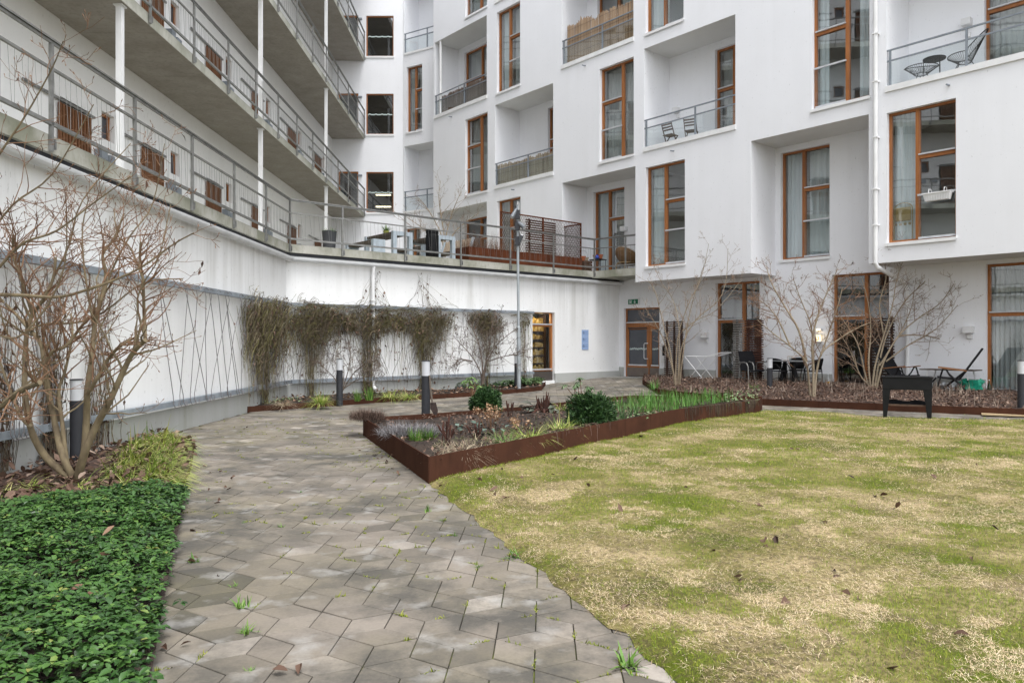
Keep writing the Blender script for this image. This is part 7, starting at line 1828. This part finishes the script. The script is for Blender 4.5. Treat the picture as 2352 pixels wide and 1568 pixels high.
# ---- bed below the trellis
litter('fallen_leaves', BEDB, 2600, .12, .085, 16, 'litter_pale', .03, None, 'light brown fallen leaves in the bed below the trellis', dens=lambda X, Y: .45 + .55*(vnoise(X, Y, .8, 5) > .42))
GB = [g2(1080, 893), g2(1150, 897), g2(1235, 893), g2(1250, 880), FT.w(FT.hit(1218), -.12, 0)[:2], FT.w(FT.hit(1140), -.12, 0)[:2], FT.w(FT.hit(1040), -.12, 0)[:2], g2(1040, 886)]
ground_cover('ground_cover', GB, 3800, .17, .075, 18, 'cover2', 'green evergreen ground cover around the floodlight pole', .12, 2, 5, .15)
def bedb(x, y): p = G(x, y, .12); return p
gs = 'plant tufts in the bed below the trellis'
mini('sedge_tuft', 'bushy yellow-green grass tuft left of the second bollard', 'grass', 0, 0, 260, .42, .13, 'variegated', 91, .014, .85, 1.0, bedb(738, 926), gs)
mini('iris_leaves', 'upright fresh green leaves right of the second bollard', 'plant', 0, 0, 60, .34, .08, 'green', 92, .030, .2, .3, bedb(848, 918), gs)
mini('iris_leaves', 'smaller upright green leaves beside the second bollard', 'plant', 0, 0, 40, .28, .07, 'green', 93, .026, .25, .3, bedb(820, 920), gs)
mini('sedge_tuft', 'sprawling yellow-green tuft in front of the drain pipe', 'grass', 0, 0, 190, .40, .2, 'variegated', 94, .012, 1.0, 1.0, bedb(895, 912), gs)
mini('sedge_tuft', 'sprawling yellow-green tuft at the bed edge left of the planter bollard', 'grass', 0, 0, 180, .40, .2, 'variegated', 95, .012, 1.05, 1.0, bedb(940, 911), gs)
leaf_patch('ivy_patch', 'small ivy leaves creeping on the edging at the wall corner', [g2(x, y) for x, y in ((600, 940), (690, 934), (690, 926), (620, 930))], 200, .05, 'cover2' if False else 'palegreen', 74, .12, .05)
mini('straw_tuft', 'withered pale grass tuft below the corner climber', 'grass', 0, 0, 160, .35, .15, 'strawb', 96, .010, 1.0, 1.0, bedb(650, 930), gs)

# ---- leaf bed in front of the patios
litter('fallen_leaves', BEDR, 26000, .13, .068, 17, 'litter', .028, None, 'brown fallen leaves covering the bed along the patios', dens=lambda X, Y: .97*((.7639*X + .6454*Y) < 19.6))
r = np.random.default_rng(77); X, Y = scatter(BEDR, 24000, r); s_ = .7639*X + .6454*Y; w_ = r.random(len(X)) < np.where(s_ > 18.6, .45, .12) + .35*((X > 8.2) & (s_ > 17.2)); X, Y = X[w_], Y[w_]; s_ = s_[w_]; n = len(X)
cl = vnoise(X, Y, .45, 12); kk = (cl > .42) & (s_ < 19.9); X, Y, n = X[kk], Y[kk], int(kk.sum())
o = blades('dry_stems', X, Y, gz(X, Y) + .12, r.uniform(.12, .36, n), np.full(n, .012), np.abs(r.normal(.5, .35, n)), r.uniform(0, 6.28, n), r.random(n), leafy('dry_perennial_stem', [(0, (.09, .06, .045)), (.5, (.22, .165, .125)), (1, (.38, .31, .25))], .85, 2, .15), 3, None, .3)
tag(o, 'dry brown perennial stems standing along the patio edge of the leaf bed', 'plants', kind='stuff')
mini('green_tuft', 'small bright green tuft in the leaf bed left of the bollard', 'plant', 0, 0, 50, .22, .08, 'green', 97, .022, .7, .8, G(1732, 893, .12), 'small green tufts in the leaf bed')
mini('green_tuft', 'dark green leaf tuft at the left end of the leaf bed', 'plant', 0, 0, 50, .34, .10, 'daff', 98, .022, .35, .5, G(1502, 893, .12), 'small green tufts in the leaf bed')
# ---- weeds in the paving joints, leaves blown about
def weeds():
    r = np.random.default_rng(88); PX = [(553, 1395, 1.3), (567, 1452, 1.2), (1445, 1530, 1.6), (540, 1345, .6), (575, 1540, .5), (645, 1210, .7), (980, 1175, 1.0), (1100, 1300, .7), (1180, 1280, 1.3), (475, 1150, .6), (560, 1200, .5), (450, 1290, 1.1), (690, 1130, .5), (870, 1060, .6), (930, 1130, .5), (1045, 1230, .6), (700, 960, .7), (760, 950, .7), (640, 990, .5), (590, 970, .6), (1675, 1262, .0), (2067, 938, 1.3), (1990, 940, 1.0), (820, 1100, .4), (760, 1180, .4), (1020, 1195, .7)]
    X = []; Y = []; L = []
    for x, y, s in PX:
        if s <= 0: continue
        p = G(x, y); m = int(14 + 10*s)
        X += list(p[0] + r.normal(0, .012*s + .004, m)); Y += list(p[1] + r.normal(0, .012*s + .004, m)); L += list(.085*s*r.uniform(.5, 1.2, m))
    X, Y, L = map(np.array, (X, Y, L)); n = len(X)
    o = blades('paving_weeds', X, Y, gz(X, Y) - .005, L*.8, L*.13, np.abs(r.normal(.75, .35, n)), r.uniform(0, 6.28, n), r.random(n), MAT['green'], 3, None, .6)
    tag(o, 'small green weeds growing in the joints of the paving', 'weeds', kind='stuff')
weeds()
pathpoly = [(-1.4, 3.2), (.6, 3.3), (-.9, 7.9), (-2.4, 12.0), (-.0, 14.1), (2.6, 17.2), (3.5, 21), (1.2, 21), (-2.5, 18.2), (-5.4, 15.8), (-5.3, 12.4), (-3.9, 9.3)]
PXL = [(417, 1493), (450, 1290), (505, 1318), (525, 1125), (470, 1218), (480, 1070), (560, 985), (648, 1003), (500, 1155), (540, 1100), (905, 1075), (920, 1080), (885, 1062), (840, 1035), (860, 1045), (675, 1540), (1180, 1292), (1000, 1120), (465, 1128), (870, 1055), (890, 1050), (705, 955), (930, 1090), (495, 1085)]
def loose(name, px_, lab, L, seed, jitter=.05, per=2, lift=.01, mat='litter'):
    r = np.random.default_rng(seed); P = []
    for x, y in px_:
        p = G(x, y)
        for i in range(r.integers(1, per + 1)): P.append((p[0] + r.normal(0, jitter), p[1] + r.normal(0, jitter), p[2] + lift + .01*i))
    P = np.array(P); n = len(P); a = r.uniform(0, 6.28, n); el = r.normal(.15, .3, n); l = L*r.uniform(.6, 1.2, n)
    o = leafmesh(name, P, np.stack([np.cos(a), np.sin(a), np.sin(el)], 1), np.stack([r.normal(0, .5, n), r.normal(0, .5, n), np.ones(n)], 1), l, l*r.uniform(.4, .7, n), r.uniform(.2, .6, n), r.normal(.1, .4, n), np.clip(r.normal(.35, .22, n), 0, 1), MAT[mat], None, 3)
    tag(o, lab, 'fallen leaves', kind='stuff')
loose('fallen_leaves', PXL, 'scattered curled brown leaves lying on the paving', .06, 5)
PXG = [(1404, 1410), (1448, 1413), (1640, 1275), (1635, 1280), (1745, 1272), (1768, 1268), (2238, 1292), (1960, 1390), (1950, 1385), (1125, 1142), (1110, 1115), (1200, 1110), (1205, 1115), (1140, 1150), (1165, 1155), (1260, 1100), (1270, 1108), (1300, 1110), (1150, 1090), (1230, 1068), (1310, 1065), (1352, 1072), (1362, 1130), (1480, 1010), (1465, 1195), (1437, 1197), (1700, 1165), (1755, 1180), (2020, 1150), (2055, 1180), (2150, 1110), (2195, 1150), (2085, 1020), (1830, 1040), (1960, 1110), (1570, 1130), (1600, 1060), (1675, 1090), (1880, 1060), (2240, 1080), (2310, 1165), (2290, 1230), (1900, 1215), (1830, 1270), (2140, 1320), (2180, 1480), (2050, 1555), (1915, 1330), (1690, 1345), (1790, 1420)]
loose('fallen_leaves', PXG, 'scattered dark curled leaves lying on the lawn', .075, 6, .03, 2, .045)
loose('fallen_leaves', [(240, 1450), (225, 1300), (150, 1450), (255, 1345), (160, 1365)], 'few orange-brown leaves lying on the dark green ground cover', .10, 7, .03, 2, .20, 'litter_pale')
